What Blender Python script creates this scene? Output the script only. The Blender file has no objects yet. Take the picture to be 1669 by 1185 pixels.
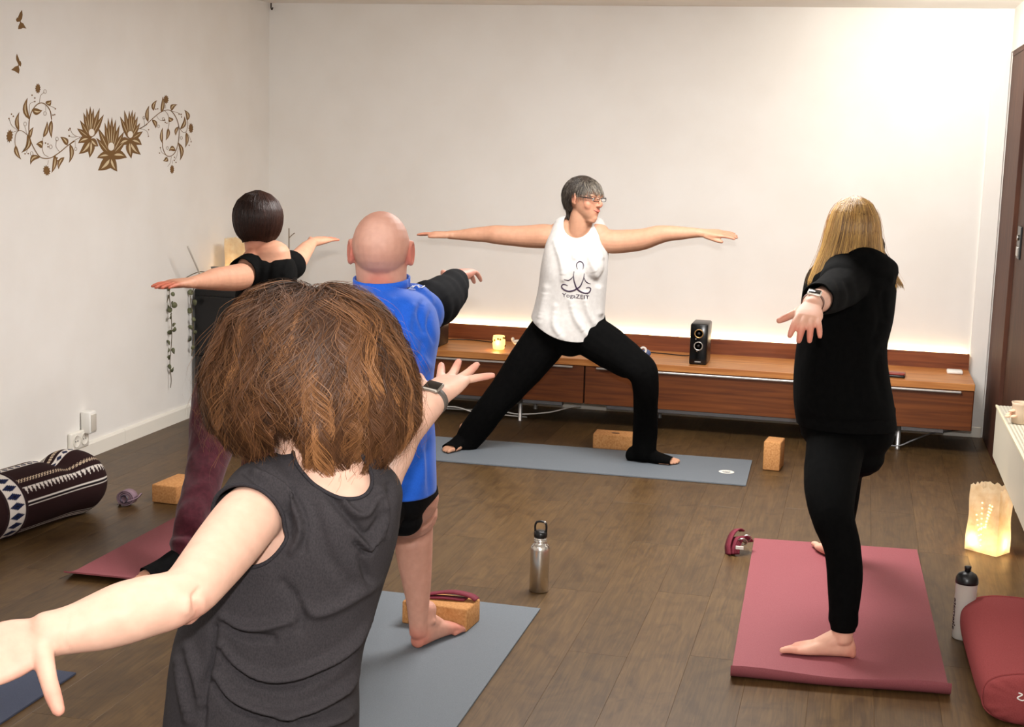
import bpy, bmesh, math, random
import numpy as np
from mathutils import Vector, Matrix
from mathutils.bvhtree import BVHTree

random.seed(7)
RNG = np.random.default_rng(11)
SC = bpy.context.scene
COL = SC.collection

# ------------------------------------------------------------------ camera
FPX, CX, CY, CAM_H = 2350.0, 834.5, 592.5, 1.55
YAW, PITCH, ROLL = 0.23292, 0.154402, 0.029604
def _basis():
    f = np.array([-math.sin(YAW) * math.cos(PITCH), math.cos(YAW) * math.cos(PITCH), -math.sin(PITCH)])
    r = np.array([math.cos(YAW), math.sin(YAW), 0.0])
    u = np.cross(r, f)
    return (math.cos(ROLL) * r + math.sin(ROLL) * u, -math.sin(ROLL) * r + math.cos(ROLL) * u, f)
CR, CU, CF = _basis()
CPOS = np.array([0.0, 0.0, CAM_H])
cam_data = bpy.data.cameras.new('camera')
cam_data.sensor_width = 36.0
cam_data.lens = FPX / 1669.0 * 36.0
cam_data.clip_start = 0.05
cam = bpy.data.objects.new('camera', cam_data)
COL.objects.link(cam)
cam.matrix_world = Matrix(((CR[0], CU[0], -CF[0], 0), (CR[1], CU[1], -CF[1], 0), (CR[2], CU[2], -CF[2], CAM_H), (0, 0, 0, 1)))
SC.camera = cam

# ------------------------------------------------------------------ light, world, exposure
SC.view_settings.view_transform = 'Standard'
SC.view_settings.look = 'None'
SC.view_settings.exposure = 0.0
SC.view_settings.gamma = 1.0
SC.view_settings.use_curve_mapping = False
W = bpy.data.worlds.new('world'); SC.world = W; W.use_nodes = True
W.node_tree.nodes['Background'].inputs[0].default_value = (0.02, 0.022, 0.03, 1)
W.node_tree.nodes['Background'].inputs[1].default_value = 1.0

def lamp(name, kind, loc, power, color, size=0.1, aim=None, **kw):
    d = bpy.data.lights.new(name, kind)
    d.energy = power; d.color = color
    if kind == 'AREA':
        d.shape = kw.get('shape', 'DISK'); d.size = size
        if 'size_y' in kw: d.size_y = kw['size_y']
        if 'spread' in kw: d.spread = kw['spread']
    else:
        d.shadow_soft_size = size
    if kind == 'SPOT':
        d.spot_size = kw.get('cone', 1.2); d.spot_blend = kw.get('blend', 0.6)
    o = bpy.data.objects.new(name, d); COL.objects.link(o)
    o.location = loc
    if aim is not None:
        o.rotation_euler = (Vector(aim) - Vector(loc)).to_track_quat('-Z', 'Y').to_euler()
    return o
# the camera's own flash, sitting above the lens
lamp('camera_flash', 'AREA', tuple(CPOS + CU * 0.19 + CR * 0.02 - CF * 0.02), 72, (1.0, 0.98, 0.96), 0.055, aim=tuple(CPOS + CF * 6.0 + CU * 0.2))
# the flash head's light bounced off the white ceiling above the photographer, and the room's ceiling lamps
lamp('ceiling_lamp', 'AREA', (-1.3, 2.2, 2.285), 24, (1.0, 0.98, 0.955), 1.6, aim=(-1.3, 2.2, 0), shape='SQUARE')
lamp('ceiling_lamp', 'AREA', (-0.75, 5.75, 2.285), 166, (1.0, 0.98, 0.955), 1.3, aim=(-0.8, 6.0, 0), shape='SQUARE')
# the halogen wall washer under the ceiling, right of centre
lamp('wall_washer', 'SPOT', (0.40, 7.25, 2.2), 38, (1.0, 0.94, 0.84), 0.06, aim=(0.30, 8.19, 1.8), cone=2.3, blend=0.9)

# ------------------------------------------------------------------ pixel <-> world helpers (photograph frame 1669 x 1185)
def ray(px, py): return CF + (px - CX) / FPX * CR - (py - CY) / FPX * CU
def at(px, py, y):
    d = ray(px, py); return CPOS + d * (y / d[1])
def on_floor(px, py, z=0.0):
    d = ray(px, py); return CPOS + d * ((z - CAM_H) / d[2])
def on_x(px, py, x):
    d = ray(px, py); return CPOS + d * (x / d[0])
def project(V):
    v = np.asarray(V, float) - CPOS
    z = v @ CF
    return CX + FPX * (v @ CR) / z, CY - FPX * (v @ CU) / z, z
def ppm(p):                                  # photograph pixels per metre at a point
    return FPX / float((np.asarray(p) - CPOS) @ CF)

# ------------------------------------------------------------------ colours and materials
def lin(v):
    v = v / 255.0
    return v / 12.92 if v <= 0.04045 else ((v + 0.055) / 1.055) ** 2.4
def rgb(r, g, b): return (lin(r), lin(g), lin(b), 1.0)

class NT:
    def __init__(self, m):
        self.t = m.node_tree; self.n = self.t.nodes
    def add(self, typ, **kw):
        nd = self.n.new(typ)
        for k, v in kw.items():
            if k.startswith('i_'):
                nd.inputs[int(k[2:])].default_value = v
            else:
                setattr(nd, k, v)
        return nd
    def link(self, a, ai, b, bi): self.t.links.new(a.outputs[ai], b.inputs[bi])
    def math(self, op, a, b=None):
        nd = self.n.new('ShaderNodeMath'); nd.operation = op
        for i, v in enumerate((a, b)):
            if v is None: continue
            if isinstance(v, (int, float)): nd.inputs[i].default_value = v
            else: self.t.links.new(v, nd.inputs[i])
        return nd.outputs[0]

def base_mat(name, color=(0.5, 0.5, 0.5, 1), rough=0.6, metal=0.0, spec=0.4, **kw):
    m = bpy.data.materials.new(name); m.use_nodes = True
    b = m.node_tree.nodes['Principled BSDF']
    b.inputs['Base Color'].default_value = color
    b.inputs['Roughness'].default_value = rough
    b.inputs['Metallic'].default_value = metal
    b.inputs['Specular IOR Level'].default_value = spec
    for k, v in kw.items():
        b.inputs[k.replace('_', ' ')].default_value = v
    return m

def ramp(nt, stops):
    r = nt.add('ShaderNodeValToRGB')
    e = r.color_ramp.elements
    while len(e) < len(stops): e.new(0.5)
    for i, (p, c) in enumerate(stops):
        e[i].position = p; e[i].color = c
    return r

def noise_mat(name, c1, c2, scale=20, stretch=(1, 1, 1), rough=0.7, bump=0.0, bump_scale=None, detail=4, spec=0.35, dist=0.002, lo=0.35, hi=0.65, **kw):
    m = base_mat(name, c1, rough, spec=spec, **kw)
    nt = NT(m); b = nt.n['Principled BSDF']
    tc = nt.add('ShaderNodeTexCoord'); mp = nt.add('ShaderNodeMapping')
    mp.inputs['Scale'].default_value = stretch
    nt.link(tc, 'Object', mp, 0)
    nz = nt.add('ShaderNodeTexNoise'); nz.inputs['Scale'].default_value = scale; nz.inputs['Detail'].default_value = detail
    nt.link(mp, 0, nz, 'Vector')
    r = ramp(nt, [(lo, c1), (hi, c2)])
    nt.link(nz, 'Fac', r, 0); nt.link(r, 0, b, 'Base Color')
    if bump:
        n2 = nt.add('ShaderNodeTexNoise'); n2.inputs['Scale'].default_value = bump_scale or scale; n2.inputs['Detail'].default_value = 3
        nt.link(mp, 0, n2, 'Vector')
        bp = nt.add('ShaderNodeBump'); bp.inputs['Strength'].default_value = bump; bp.inputs['Distance'].default_value = dist
        nt.link(n2, 'Fac', bp, 'Height'); nt.link(bp, 0, b, 'Normal')
    return m

def tint_mat(name, rough=0.55, spec=0.35, sss=0.0, noise=0.0, nscale=60, bump=0.0, sheen=0.0, mottled=None):
    """colour comes from the mesh's 'tint' colour attribute (cloth print, skin tone, hair tone)"""
    m = base_mat(name, rough=rough, spec=spec)
    nt = NT(m); b = nt.n['Principled BSDF']
    a = nt.add('ShaderNodeVertexColor'); a.layer_name = 'tint'
    out = a.outputs[0]
    tc = nt.add('ShaderNodeTexCoord')
    if noise:
        nz = nt.add('ShaderNodeTexNoise'); nz.inputs['Scale'].default_value = nscale; nz.inputs['Detail'].default_value = 5
        nt.link(tc, 'Object', nz, 'Vector')
        r = ramp(nt, [(0.3, (1 - noise, 1 - noise * 1.25, 1 - noise * 1.3, 1)), (0.7, (1, 1, 1, 1))])
        nt.link(nz, 'Fac', r, 0)
        mx = nt.add('ShaderNodeMix'); mx.data_type = 'RGBA'; mx.blend_type = 'MULTIPLY'; mx.inputs[0].default_value = 1.0
        nt.t.links.new(out, mx.inputs[6]); nt.link(r, 0, mx, 7)
        out = mx.outputs[2]
    nt.t.links.new(out, b.inputs['Base Color'])
    if sss:
        b.inputs['Subsurface Weight'].default_value = sss
        b.inputs['Subsurface Radius'].default_value = (0.012, 0.005, 0.003)
        b.inputs['Subsurface Scale'].default_value = 0.6
    if sheen: b.inputs['Sheen Weight'].default_value = sheen
    if bump:
        n2 = nt.add('ShaderNodeTexNoise'); n2.inputs['Scale'].default_value = 400
        nt.link(tc, 'Object', n2, 'Vector')
        bp = nt.add('ShaderNodeBump'); bp.inputs['Strength'].default_value = bump; bp.inputs['Distance'].default_value = 0.001
        nt.link(n2, 'Fac', bp, 'Height'); nt.link(bp, 0, b, 'Normal')
    return m

# ------------------------------------------------------------------ objects
def empty(name, loc, label=None, cat=None, group=None, rz=0.0):
    o = bpy.data.objects.new(name, None); COL.objects.link(o)
    o.location = loc; o.rotation_euler = (0, 0, rz); o.empty_display_size = 0.05
    tag(o, label, cat, group)
    return o
def tag(o, label=None, cat=None, group=None, kind=None):
    if label: o['label'] = label
    if cat: o['category'] = cat
    if group: o['group'] = group
    if kind: o['kind'] = kind
    return o
def link_mesh(name, me, mat=None, parent=None, keep_world=True):
    """an object whose mesh is in world coordinates; parented without moving it"""
    o = bpy.data.objects.new(name, me); COL.objects.link(o)
    if mat is not None and not me.materials: me.materials.append(mat)
    if parent is not None:
        o.parent = parent
        if keep_world: o.matrix_parent_inverse = world_of(parent).inverted()
    return o
def world_of(o):
    m = o.matrix_basis.copy()
    if o.parent: m = world_of(o.parent) @ o.matrix_parent_inverse @ m
    return m
def mesh_np(name, V, F, smooth=True, tint=None):
    V = np.asarray(V, np.float32); me = bpy.data.meshes.new(name)
    if isinstance(F, np.ndarray):
        k = F.shape[1]; nf = len(F)
        me.vertices.add(len(V)); me.vertices.foreach_set('co', V.ravel())
        me.loops.add(nf * k); me.loops.foreach_set('vertex_index', F.astype(np.int32).ravel())
        me.polygons.add(nf)
        me.polygons.foreach_set('loop_start', np.arange(0, nf * k, k, dtype=np.int32))
        me.update(calc_edges=True)
    else:
        me.from_pydata(V.tolist(), [], F); me.update()
    me.polygons.foreach_set('use_smooth', np.full(len(me.polygons), smooth))
    if tint is not None: set_tint(me, tint)
    return me
def set_tint(me, col):
    col = np.asarray(col, np.float32)
    if col.ndim == 1: col = np.tile(col, (len(me.vertices), 1))
    if col.shape[1] == 3: col = np.hstack([col, np.ones((len(col), 1), np.float32)])
    a = me.color_attributes.get('tint') or me.color_attributes.new('tint', 'FLOAT_COLOR', 'POINT')
    a.data.foreach_set('color', col.ravel())
def verts_of(me):
    v = np.empty(len(me.vertices) * 3, np.float32); me.vertices.foreach_get('co', v); return v.reshape(-1, 3).astype(float)
def normals_of(me):
    v = np.empty(len(me.vertices) * 3, np.float32); me.vertex_normals.foreach_get('vector', v); return v.reshape(-1, 3).astype(float)
def set_verts(me, V):
    me.vertices.foreach_set('co', np.asarray(V, np.float32).ravel()); me.update()

class Soup:
    """collects closed shapes (verts, faces)"""
    def __init__(self): self.V = []; self.F = []; self.n = 0
    def add(self, V, F):
        V = np.asarray(V, float); self.V.append(V)
        self.F += [tuple(i + self.n for i in f) for f in F]; self.n += len(V); return self
    def mesh(self, name, smooth=True):
        return mesh_np(name, np.vstack(self.V), self.F, smooth)
    def obj(self, name, mat, parent=None, smooth=True):
        return link_mesh(name, self.mesh(name, smooth), mat, parent)
    # ---- shapes
    def box(self, c, s, rz=0.0, bevel=0.0, rx=0.0):
        x, y, z = (k / 2.0 for k in s); b = min(bevel, x, y, z)
        if b <= 0:
            P = np.array([(i, j, k) for k in (-z, z) for j in (-y, y) for i in (-x, x)])
            F = [(0, 2, 3, 1), (4, 5, 7, 6), (0, 1, 5, 4), (2, 6, 7, 3), (0, 4, 6, 2), (1, 3, 7, 5)]
        else:
            bm = bmesh.new(); bmesh.ops.create_cube(bm, size=1.0)
            for v in bm.verts: v.co = Vector((v.co.x * 2 * x, v.co.y * 2 * y, v.co.z * 2 * z))
            bmesh.ops.bevel(bm, geom=bm.edges[:], offset=b, segments=2, affect='EDGES', profile=0.5)
            bm.verts.index_update()
            P = np.array([v.co[:] for v in bm.verts]); F = [tuple(v.index for v in f.verts) for f in bm.faces]; bm.free()
        if rx:
            ca, sa = math.cos(rx), math.sin(rx); P = P @ np.array([[1, 0, 0], [0, ca, sa], [0, -sa, ca]])
        ca, sa = math.cos(rz), math.sin(rz)
        P = P @ np.array([[ca, sa, 0], [-sa, ca, 0], [0, 0, 1]])
        return self.add(P + np.asarray(c, float), F)
    def rings(self, R, cap=True):
        """R: list of (n,3) rings"""
        k = len(R); n = len(R[0]); V = np.vstack(R); F = []
        for i in range(k - 1):
            for j in range(n):
                a = i * n + j; b = i * n + (j + 1) % n
                F.append((a, b, b + n, a + n))
        if cap:
            V = np.vstack([V, R[0].mean(0), R[-1].mean(0)])
            for j in range(n):
                F.append((k * n, (j + 1) % n, j)); F.append((k * n + 1, (k - 1) * n + j, (k - 1) * n + (j + 1) % n))
        return self.add(V, F)
    def loft(self, st, n=28, p=2.0, sub=4, round_ends=True):
        """st: list of (centre, u_vec, v_vec): half axes of an ellipse (superellipse power p)"""
        C = resample(np.array([s[0] for s in st], float), sub); U = resample(np.array([s[1] for s in st], float), sub); Vv = resample(np.array([s[2] for s in st], float), sub)
        t = np.linspace(0, 2 * math.pi, n, endpoint=False)
        cu = np.sign(np.cos(t)) * np.abs(np.cos(t)) ** (2 / p); sv = np.sign(np.sin(t)) * np.abs(np.sin(t)) ** (2 / p)
        R = [c + np.outer(cu, u) + np.outer(sv, v) for c, u, v in zip(C, U, Vv)]
        if round_ends:
            def caprings(c, d, u, v, rev):
                h = min(np.linalg.norm(u), np.linalg.norm(v)) * 0.9; out = []
                for a in (0.35, 0.7, 1.05, 1.35):
                    out.append(c + d * h * math.sin(a) + np.outer(cu, u) * math.cos(a) + np.outer(sv, v) * math.cos(a))
                return out[::-1] if rev else out
            d0 = C[0] - C[1]; d0 /= np.linalg.norm(d0) + 1e-9; d1 = C[-1] - C[-2]; d1 /= np.linalg.norm(d1) + 1e-9
            R = caprings(C[0], d0, U[0], Vv[0], True) + R + caprings(C[-1], d1, U[-1], Vv[-1], False)
        return self.rings(R)
    def limb(self, pts, rad, ref=(0, 0, 1), n=20, sub=4, flat=1.0, round_ends=True):
        """tube through pts; rad per point (number or (along side, along ref))"""
        pts = np.array(pts, float); T = np.gradient(pts, axis=0); st = []
        ref = np.asarray(ref, float)
        for p, t, r in zip(pts, T, rad):
            t = t / (np.linalg.norm(t) + 1e-9); s = np.cross(t, ref); s /= np.linalg.norm(s) + 1e-9; v = np.cross(s, t)
            ru, rv = r if isinstance(r, (tuple, list)) else (r, r * flat)
            st.append((p, s * ru, v * rv))
        return self.loft(st, n=n, sub=sub, round_ends=round_ends)
    def ball(self, c, r, axes=None, n=20):
        """ellipsoid; r number or 3 radii along axes rows"""
        r = np.array([r] * 3 if np.isscalar(r) else r, float); A = np.eye(3) if axes is None else np.array(axes, float)
        th = np.linspace(0.12, math.pi - 0.12, n // 2 + 1); ph = np.linspace(0, 2 * math.pi, n, endpoint=False)
        R = []
        for a in th[::-1]:
            q = np.stack([np.sin(a) * np.cos(ph) * r[0], np.sin(a) * np.sin(ph) * r[1], np.full(n, np.cos(a)) * r[2]], 1)
            R.append(np.asarray(c, float) + q @ A)
        return self.rings(R)
    def lathe(self, c, prof, n=32, axes=None):
        """prof: list of (radius, height) from bottom to top"""
        ph = np.linspace(0, 2 * math.pi, n, endpoint=False); A = np.eye(3) if axes is None else np.array(axes, float)
        R = [np.asarray(c, float) + np.stack([np.cos(ph) * r, np.sin(ph) * r, np.full(n, h)], 1) @ A for r, h in prof]
        return self.rings(R)
    def torus(self, c, R0, r, axes=None, n=32, m=10, arc=2 * math.pi):
        A = np.eye(3) if axes is None else np.array(axes, float)
        full = arc > 6.28; k = n
        a = np.linspace(0, arc, k, endpoint=not full); b = np.linspace(0, 2 * math.pi, m, endpoint=False)
        R = [np.asarray(c, float) + np.stack([(R0 + r * np.cos(b)) * np.cos(t), (R0 + r * np.cos(b)) * np.sin(t), r * np.sin(b)], 1) @ A for t in a]
        if full:
            V = np.vstack(R); F = []
            for i in range(k):
                for j in range(m):
                    i2 = (i + 1) % k; j2 = (j + 1) % m
                    F.append((i * m + j, i2 * m + j, i2 * m + j2, i * m + j2))
            return self.add(V, F)
        return self.rings(R)
    def wire(self, pts, r, n=8, sub=5):
        P = resample(np.array(pts, float), sub); T = np.gradient(P, axis=0); R = []
        t = np.linspace(0, 2 * math.pi, n, endpoint=False); s = None
        for p, d in zip(P, T):
            d = d / (np.linalg.norm(d) + 1e-9)
            if s is None:
                s = np.cross(d, (0.3, 0.2, 1.0))
                if np.linalg.norm(s) < 1e-3: s = np.cross(d, (1, 0, 0))
            s = s - d * (s @ d); s = s / (np.linalg.norm(s) + 1e-9); v = np.cross(d, s)
            R.append(p + r * (np.outer(np.cos(t), s) + np.outer(np.sin(t), v)))
        return self.rings(R)
    def strip(self, pts, w_vec, th):
        """band following pts, of width vector w_vec (per band or per point) and thickness th"""
        P = np.array(pts, float); T = np.gradient(P, axis=0); R = []
        Wv = np.broadcast_to(np.asarray(w_vec, float), P.shape)
        for p, d, w in zip(P, T, Wv):
            nrm = np.cross(d, w); nrm = nrm / (np.linalg.norm(nrm) + 1e-9) * th / 2
            R.append(np.array([p - w / 2 - nrm, p + w / 2 - nrm, p + w / 2 + nrm, p - w / 2 + nrm]))
        return self.rings(R)

def resample(A, sub):
    """Catmull-Rom"""
    if sub <= 1 or len(A) < 3:
        if sub <= 1: return A
        return np.vstack([A[0] + (A[1] - A[0]) * t for t in np.linspace(0, 1, sub + 1)])
    P = np.vstack([2 * A[0] - A[1], A, 2 * A[-1] - A[-2]]); out = []
    for i in range(1, len(P) - 2):
        p0, p1, p2, p3 = P[i - 1], P[i], P[i + 1], P[i + 2]
        for t in np.arange(sub) / sub:
            out.append(0.5 * (2 * p1 + (p2 - p0) * t + (2 * p0 - 5 * p1 + 4 * p2 - p3) * t * t + (3 * p1 - p0 - 3 * p2 + p3) * t ** 3))
    out.append(A[-1]); return np.array(out)

def remeshed(soup, voxel, smooth=4, name='body'):
    me = soup.mesh('tmp'); o = bpy.data.objects.new('tmp', me); COL.objects.link(o)
    m = o.modifiers.new('r', 'REMESH'); m.mode = 'VOXEL'; m.voxel_size = voxel; m.use_smooth_shade = True
    if smooth:
        s = o.modifiers.new('s', 'SMOOTH'); s.factor = 0.5; s.iterations = smooth
    dg = bpy.context.evaluated_depsgraph_get()
    out = bpy.data.meshes.new_from_object(o.evaluated_get(dg)); out.name = name
    bpy.data.objects.remove(o); bpy.data.meshes.remove(me)
    out.polygons.foreach_set('use_smooth', np.full(len(out.polygons), True))
    return out

def tris_of(me):
    me.calc_loop_triangles(); t = np.empty(len(me.loop_triangles) * 3, np.int32); me.loop_triangles.foreach_get('vertices', t); return t.reshape(-1, 3)
def clip(V, T, f):
    """keeps the part of the triangle mesh where f(V) > 0, cut cleanly along f = 0"""
    s = f(V); s = np.where(np.abs(s) < 1e-7, 1e-7, s); pos = s > 0
    k = pos[T].sum(1); keep = T[k == 3].tolist(); newV = []; base = len(V); cache = {}
    def cut(a, b):
        key = (a, b) if a < b else (b, a)
        if key not in cache:
            t = s[a] / (s[a] - s[b]); newV.append(V[a] + (V[b] - V[a]) * t); cache[key] = base + len(newV) - 1
        return cache[key]
    for tr in T[(k == 1) | (k == 2)].tolist():
        q = []
        for i in range(3):
            a, b = tr[i], tr[(i + 1) % 3]
            if pos[a]: q.append(a)
            if pos[a] != pos[b]: q.append(cut(a, b))
        for i in range(1, len(q) - 1): keep.append([q[0], q[i], q[i + 1]])
    V2 = np.vstack([V, np.array(newV)]) if newV else V
    T2 = np.array(keep, np.int32).reshape(-1, 3)
    used = np.unique(T2); mp = np.full(len(V2), -1); mp[used] = np.arange(len(used))
    return V2[used], mp[T2].astype(np.int32)
def garment(name, soup, voxel, smooth, fields, mat, parent, thick=0.003, deform=None, tint=None):
    me = remeshed(soup, voxel, smooth, name)
    if deform is not None:
        V = verts_of(me); N = normals_of(me); set_verts(me, V + N * deform(V, N)[:, None])
    V, T = verts_of(me), tris_of(me); bpy.data.meshes.remove(me)
    for f in fields: V, T = clip(V, T, f)
    me = mesh_np(name, V, T)
    if tint is not None: set_tint(me, tint(V) if callable(tint) else tint)
    o = link_mesh(name, me, mat, parent)
    if thick:
        m = o.modifiers.new('thickness', 'SOLIDIFY'); m.thickness = thick; m.offset = -1.0
    return o
def plane(point, normal):
    p = np.asarray(point, float); n = np.asarray(normal, float); n = n / np.linalg.norm(n)
    return lambda V: (V - p) @ n
def unit(v):
    v = np.asarray(v, float); return v / (np.linalg.norm(v) + 1e-12)
def seg_dist(P, a, b):
    """distance of points P (N,2|3) to segment ab"""
    ab = b - a; t = np.clip(((P - a) @ ab) / (ab @ ab + 1e-12), 0, 1)
    return np.linalg.norm(P - (a + t[:, None] * ab), axis=1)
# ================================================================== THE ROOM
XL, XR, YB, YF, ZC = -3.488, 0.721, 8.192, -0.9, 2.305
M_WALL = noise_mat('wall_paint', rgb(237, 234, 229), rgb(233, 229, 223), scale=3, rough=0.9, bump=0.25, bump_scale=260, dist=0.0006, spec=0.2)
M_CEIL = noise_mat('ceiling_paint', rgb(240, 237, 231), rgb(236, 233, 226), scale=4, rough=0.92, bump=0.15, bump_scale=200, dist=0.0006, spec=0.2)
M_TRIM = base_mat('white_trim', rgb(238, 233, 222), rough=0.42, spec=0.4)
M_WHITE = base_mat('white_plastic', rgb(240, 238, 232), rough=0.35)
M_BLACK = base_mat('black_plastic', rgb(16, 16, 17), rough=0.32, spec=0.5)
M_STEEL = base_mat('brushed_steel', rgb(190, 186, 180), rough=0.28, metal=1.0)
M_ALU = base_mat('satin_aluminium', rgb(205, 203, 200), rough=0.38, metal=0.85)

def structure(name, soup, mat, parent=None, smooth=False):
    o = soup.obj(name, mat, parent, smooth)
    if parent is None: o['kind'] = 'structure'
    return o
def wall(name, x0, x1, y0, y1, z0=0.0, z1=ZC, mat=None):
    return structure(name, Soup().box(((x0 + x1) / 2, (y0 + y1) / 2, (z0 + z1) / 2), (x1 - x0, y1 - y0, z1 - z0)), mat or M_WALL)
wall('wall_left', XL - 0.12, XL, YF, YB + 0.12)
wall('wall_back', XL, XR + 0.12, YB, YB + 0.12)
DOOR_Y0, DOOR_Z = 5.9, 2.081
wr = Soup()
wr.box((XR + 0.06, (YF + DOOR_Y0) / 2, ZC / 2), (0.12, DOOR_Y0 - YF, ZC))
wr.box((XR + 0.06, (DOOR_Y0 + YB) / 2, (DOOR_Z + ZC) / 2), (0.12, YB - DOOR_Y0, ZC - DOOR_Z))
structure('wall_right', wr, M_WALL)
wall('wall_front', XL, XR, YF - 0.12, YF)
wall('ceiling', XL - 0.12, XR + 0.12, YF - 0.12, YB + 0.12, ZC, ZC + 0.1, M_CEIL)
# shallow pier at the right end of the back wall
structure('trim_1', Soup().box(((0.632 + XR) / 2, YB - 0.006, ZC / 2), (XR - 0.632, 0.012, ZC)), M_WALL)

# floor: vinyl oak planks on a dark underlay
def plank_material():
    m = base_mat('oak_plank', rough=0.42, spec=0.35)
    nt = NT(m); b = nt.n['Principled BSDF']
    oi = nt.add('ShaderNodeObjectInfo'); tc = nt.add('ShaderNodeTexCoord')
    vm = nt.add('ShaderNodeCombineXYZ')
    nt.t.links.new(nt.math('MULTIPLY', oi.outputs['Random'], 37.0), vm.inputs[0]); nt.t.links.new(nt.math('MULTIPLY', oi.outputs['Random'], 91.0), vm.inputs[1])
    ad = nt.add('ShaderNodeVectorMath'); ad.operation = 'ADD'
    nt.link(tc, 'Object', ad, 0); nt.link(vm, 0, ad, 1)
    def noise(scale, st, detail, dist=0.0):
        mp = nt.add('ShaderNodeMapping'); mp.inputs['Scale'].default_value = st; nt.link(ad, 0, mp, 0)
        n = nt.add('ShaderNodeTexNoise'); n.inputs['Scale'].default_value = scale; n.inputs['Detail'].default_value = detail; n.inputs['Distortion'].default_value = dist
        nt.link(mp, 0, n, 'Vector'); return n
    grain = noise(9, (8, 0.40, 1), 8, 1.6)
    r1 = ramp(nt, [(0.22, rgb(66, 48, 26)), (0.5, rgb(84, 62, 35)), (0.78, rgb(99, 76, 45))])
    nt.link(grain, 'Fac', r1, 0)
    cloud = noise(4.0, (2.2, 1.1, 1), 5, 2.2)
    r2 = ramp(nt, [(0.32, (0.66, 0.62, 0.6, 1)), (0.56, (1, 1, 1, 1))]); nt.link(cloud, 'Fac', r2, 0)
    mx = nt.add('ShaderNodeMix'); mx.data_type = 'RGBA'; mx.blend_type = 'MULTIPLY'; mx.inputs[0].default_value = 0.85
    nt.link(r1, 0, mx, 6); nt.link(r2, 0, mx, 7)
    knot = noise(5.5, (1.6, 0.9, 1), 2, 1.2)
    r3 = ramp(nt, [(0.20, (0.42, 0.38, 0.36, 1)), (0.30, (1, 1, 1, 1))]); nt.link(knot, 'Fac', r3, 0)
    mk = nt.add('ShaderNodeMix'); mk.data_type = 'RGBA'; mk.blend_type = 'MULTIPLY'; mk.inputs[0].default_value = 0.7
    nt.link(mx, 2, mk, 6); nt.link(r3, 0, mk, 7)
    tone = nt.add('ShaderNodeMapRange'); tone.inputs[3].default_value = 0.84; tone.inputs[4].default_value = 1.14
    nt.link(oi, 'Random', tone, 0)
    hs = nt.add('ShaderNodeHueSaturation'); hs.inputs['Saturation'].default_value = 1.0
    nt.link(tone, 0, hs, 'Value'); nt.link(mk, 2, hs, 'Color'); nt.link(hs, 0, b, 'Base Color')
    bp = nt.add('ShaderNodeBump'); bp.inputs['Strength'].default_value = 0.18; bp.inputs['Distance'].default_value = 0.0008
    nt.link(grain, 'Fac', bp, 'Height'); nt.link(bp, 0, b, 'Normal')
    return m
M_PLANK = plank_material()
floor = structure('floor', Soup().box(((XL + XR) / 2 + 0.06, (YF + YB) / 2, -0.03), (XR - XL + 0.12, YB - YF, 0.05)), base_mat('underlay', rgb(112, 90, 64), rough=0.9))
PW, PL, GAP = 0.1825, 1.286, 0.0002
def plank_mesh(w, l):
    s = Soup(); b = 0.0005; x, y = w / 2 - GAP / 2, l / 2 - GAP / 2
    R = [np.array([(-x, -y, z), (x, -y, z), (x, y, z), (-x, y, z)]) for z in (-0.0049, -b)]
    R.append(np.array([(-x + b, -y + b, 0), (x - b, -y + b, 0), (x - b, y - b, 0), (-x + b, y - b, 0)]))
    s.rings(R); return s.mesh('plank', smooth=False)
full_plank = plank_mesh(PW, PL); full_plank.materials.append(M_PLANK)
i0 = int(math.floor((XL + 0.604) / PW)); col_i = 0
x = -0.604 + i0 * PW
while x < XR + 0.03:
    a, b = max(x, XL), min(x + PW, XR + 0.03)
    y = YF - (col_i * 0.47 % 1.0) * PL
    while y < YB:
        c, d = max(y, YF), min(y + PL, YB)
        if d - c > 0.03 and b - a > 0.01:
            whole = (b - a > PW - 1e-6) and (d - c > PL - 1e-6)
            me = full_plank if whole else plank_mesh(b - a, d - c)
            o = bpy.data.objects.new('plank', me); COL.objects.link(o)
            if not whole: me.materials.append(M_PLANK)
            o.location = ((a + b) / 2, (c + d) / 2, 0.0); o.parent = floor
        y += PL
    x += PW; col_i += 1

# skirting: boards butted end to end along the left wall, one along the back wall
bl = structure('baseboard_left', Soup().box((XL + 0.004, (YF + YB) / 2, 0.03), (0.008, YB - YF, 0.05)), M_TRIM)
yy = YF
for y1 in (1.4, 3.9, 6.375, YB):
    s = Soup(); p = [(0, 0), (0.016, 0), (0.016, 0.064), (0.011, 0.072), (0, 0.074)]
    s.rings([np.array([(XL + u, y, v) for u, v in p][::-1]) for y in (yy + 0.001, y1 - 0.001)])
    s.obj('skirting_board', M_TRIM, bl, smooth=False); yy = y1
bb = structure('baseboard_back', Soup().box(((XL + XR) / 2 + 0.01, YB - 0.008, 0.029), (XR - XL - 0.02, 0.016, 0.058), bevel=0.003), M_TRIM)

# dark wooden sliding door in the right wall: stile, leaf, latch plate
M_DOOR = noise_mat('dark_door_veneer', rgb(58, 32, 19), rgb(80, 46, 28), scale=5, stretch=(6, 6, 0.6), rough=0.62, detail=6)
M_DOOR2 = noise_mat('dark_door_frame', rgb(66, 34, 22), rgb(88, 50, 31), scale=5, stretch=(6, 6, 0.6), rough=0.62, detail=6)
door = structure('door_1', Soup().box((XR + 0.075, (DOOR_Y0 + YB) / 2, DOOR_Z / 2), (0.03, YB - DOOR_Y0, DOOR_Z)), M_DOOR)
Soup().box((XR + 0.035, 7.84, DOOR_Z / 2), (0.05, 0.70, DOOR_Z), bevel=0.003).obj('door_stile', M_DOOR2, door, False)
Soup().box((XR + 0.045, 6.99, DOOR_Z / 2), (0.03, 0.99, DOOR_Z - 0.01), bevel=0.003).obj('door_leaf', M_DOOR, door, False)
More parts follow.
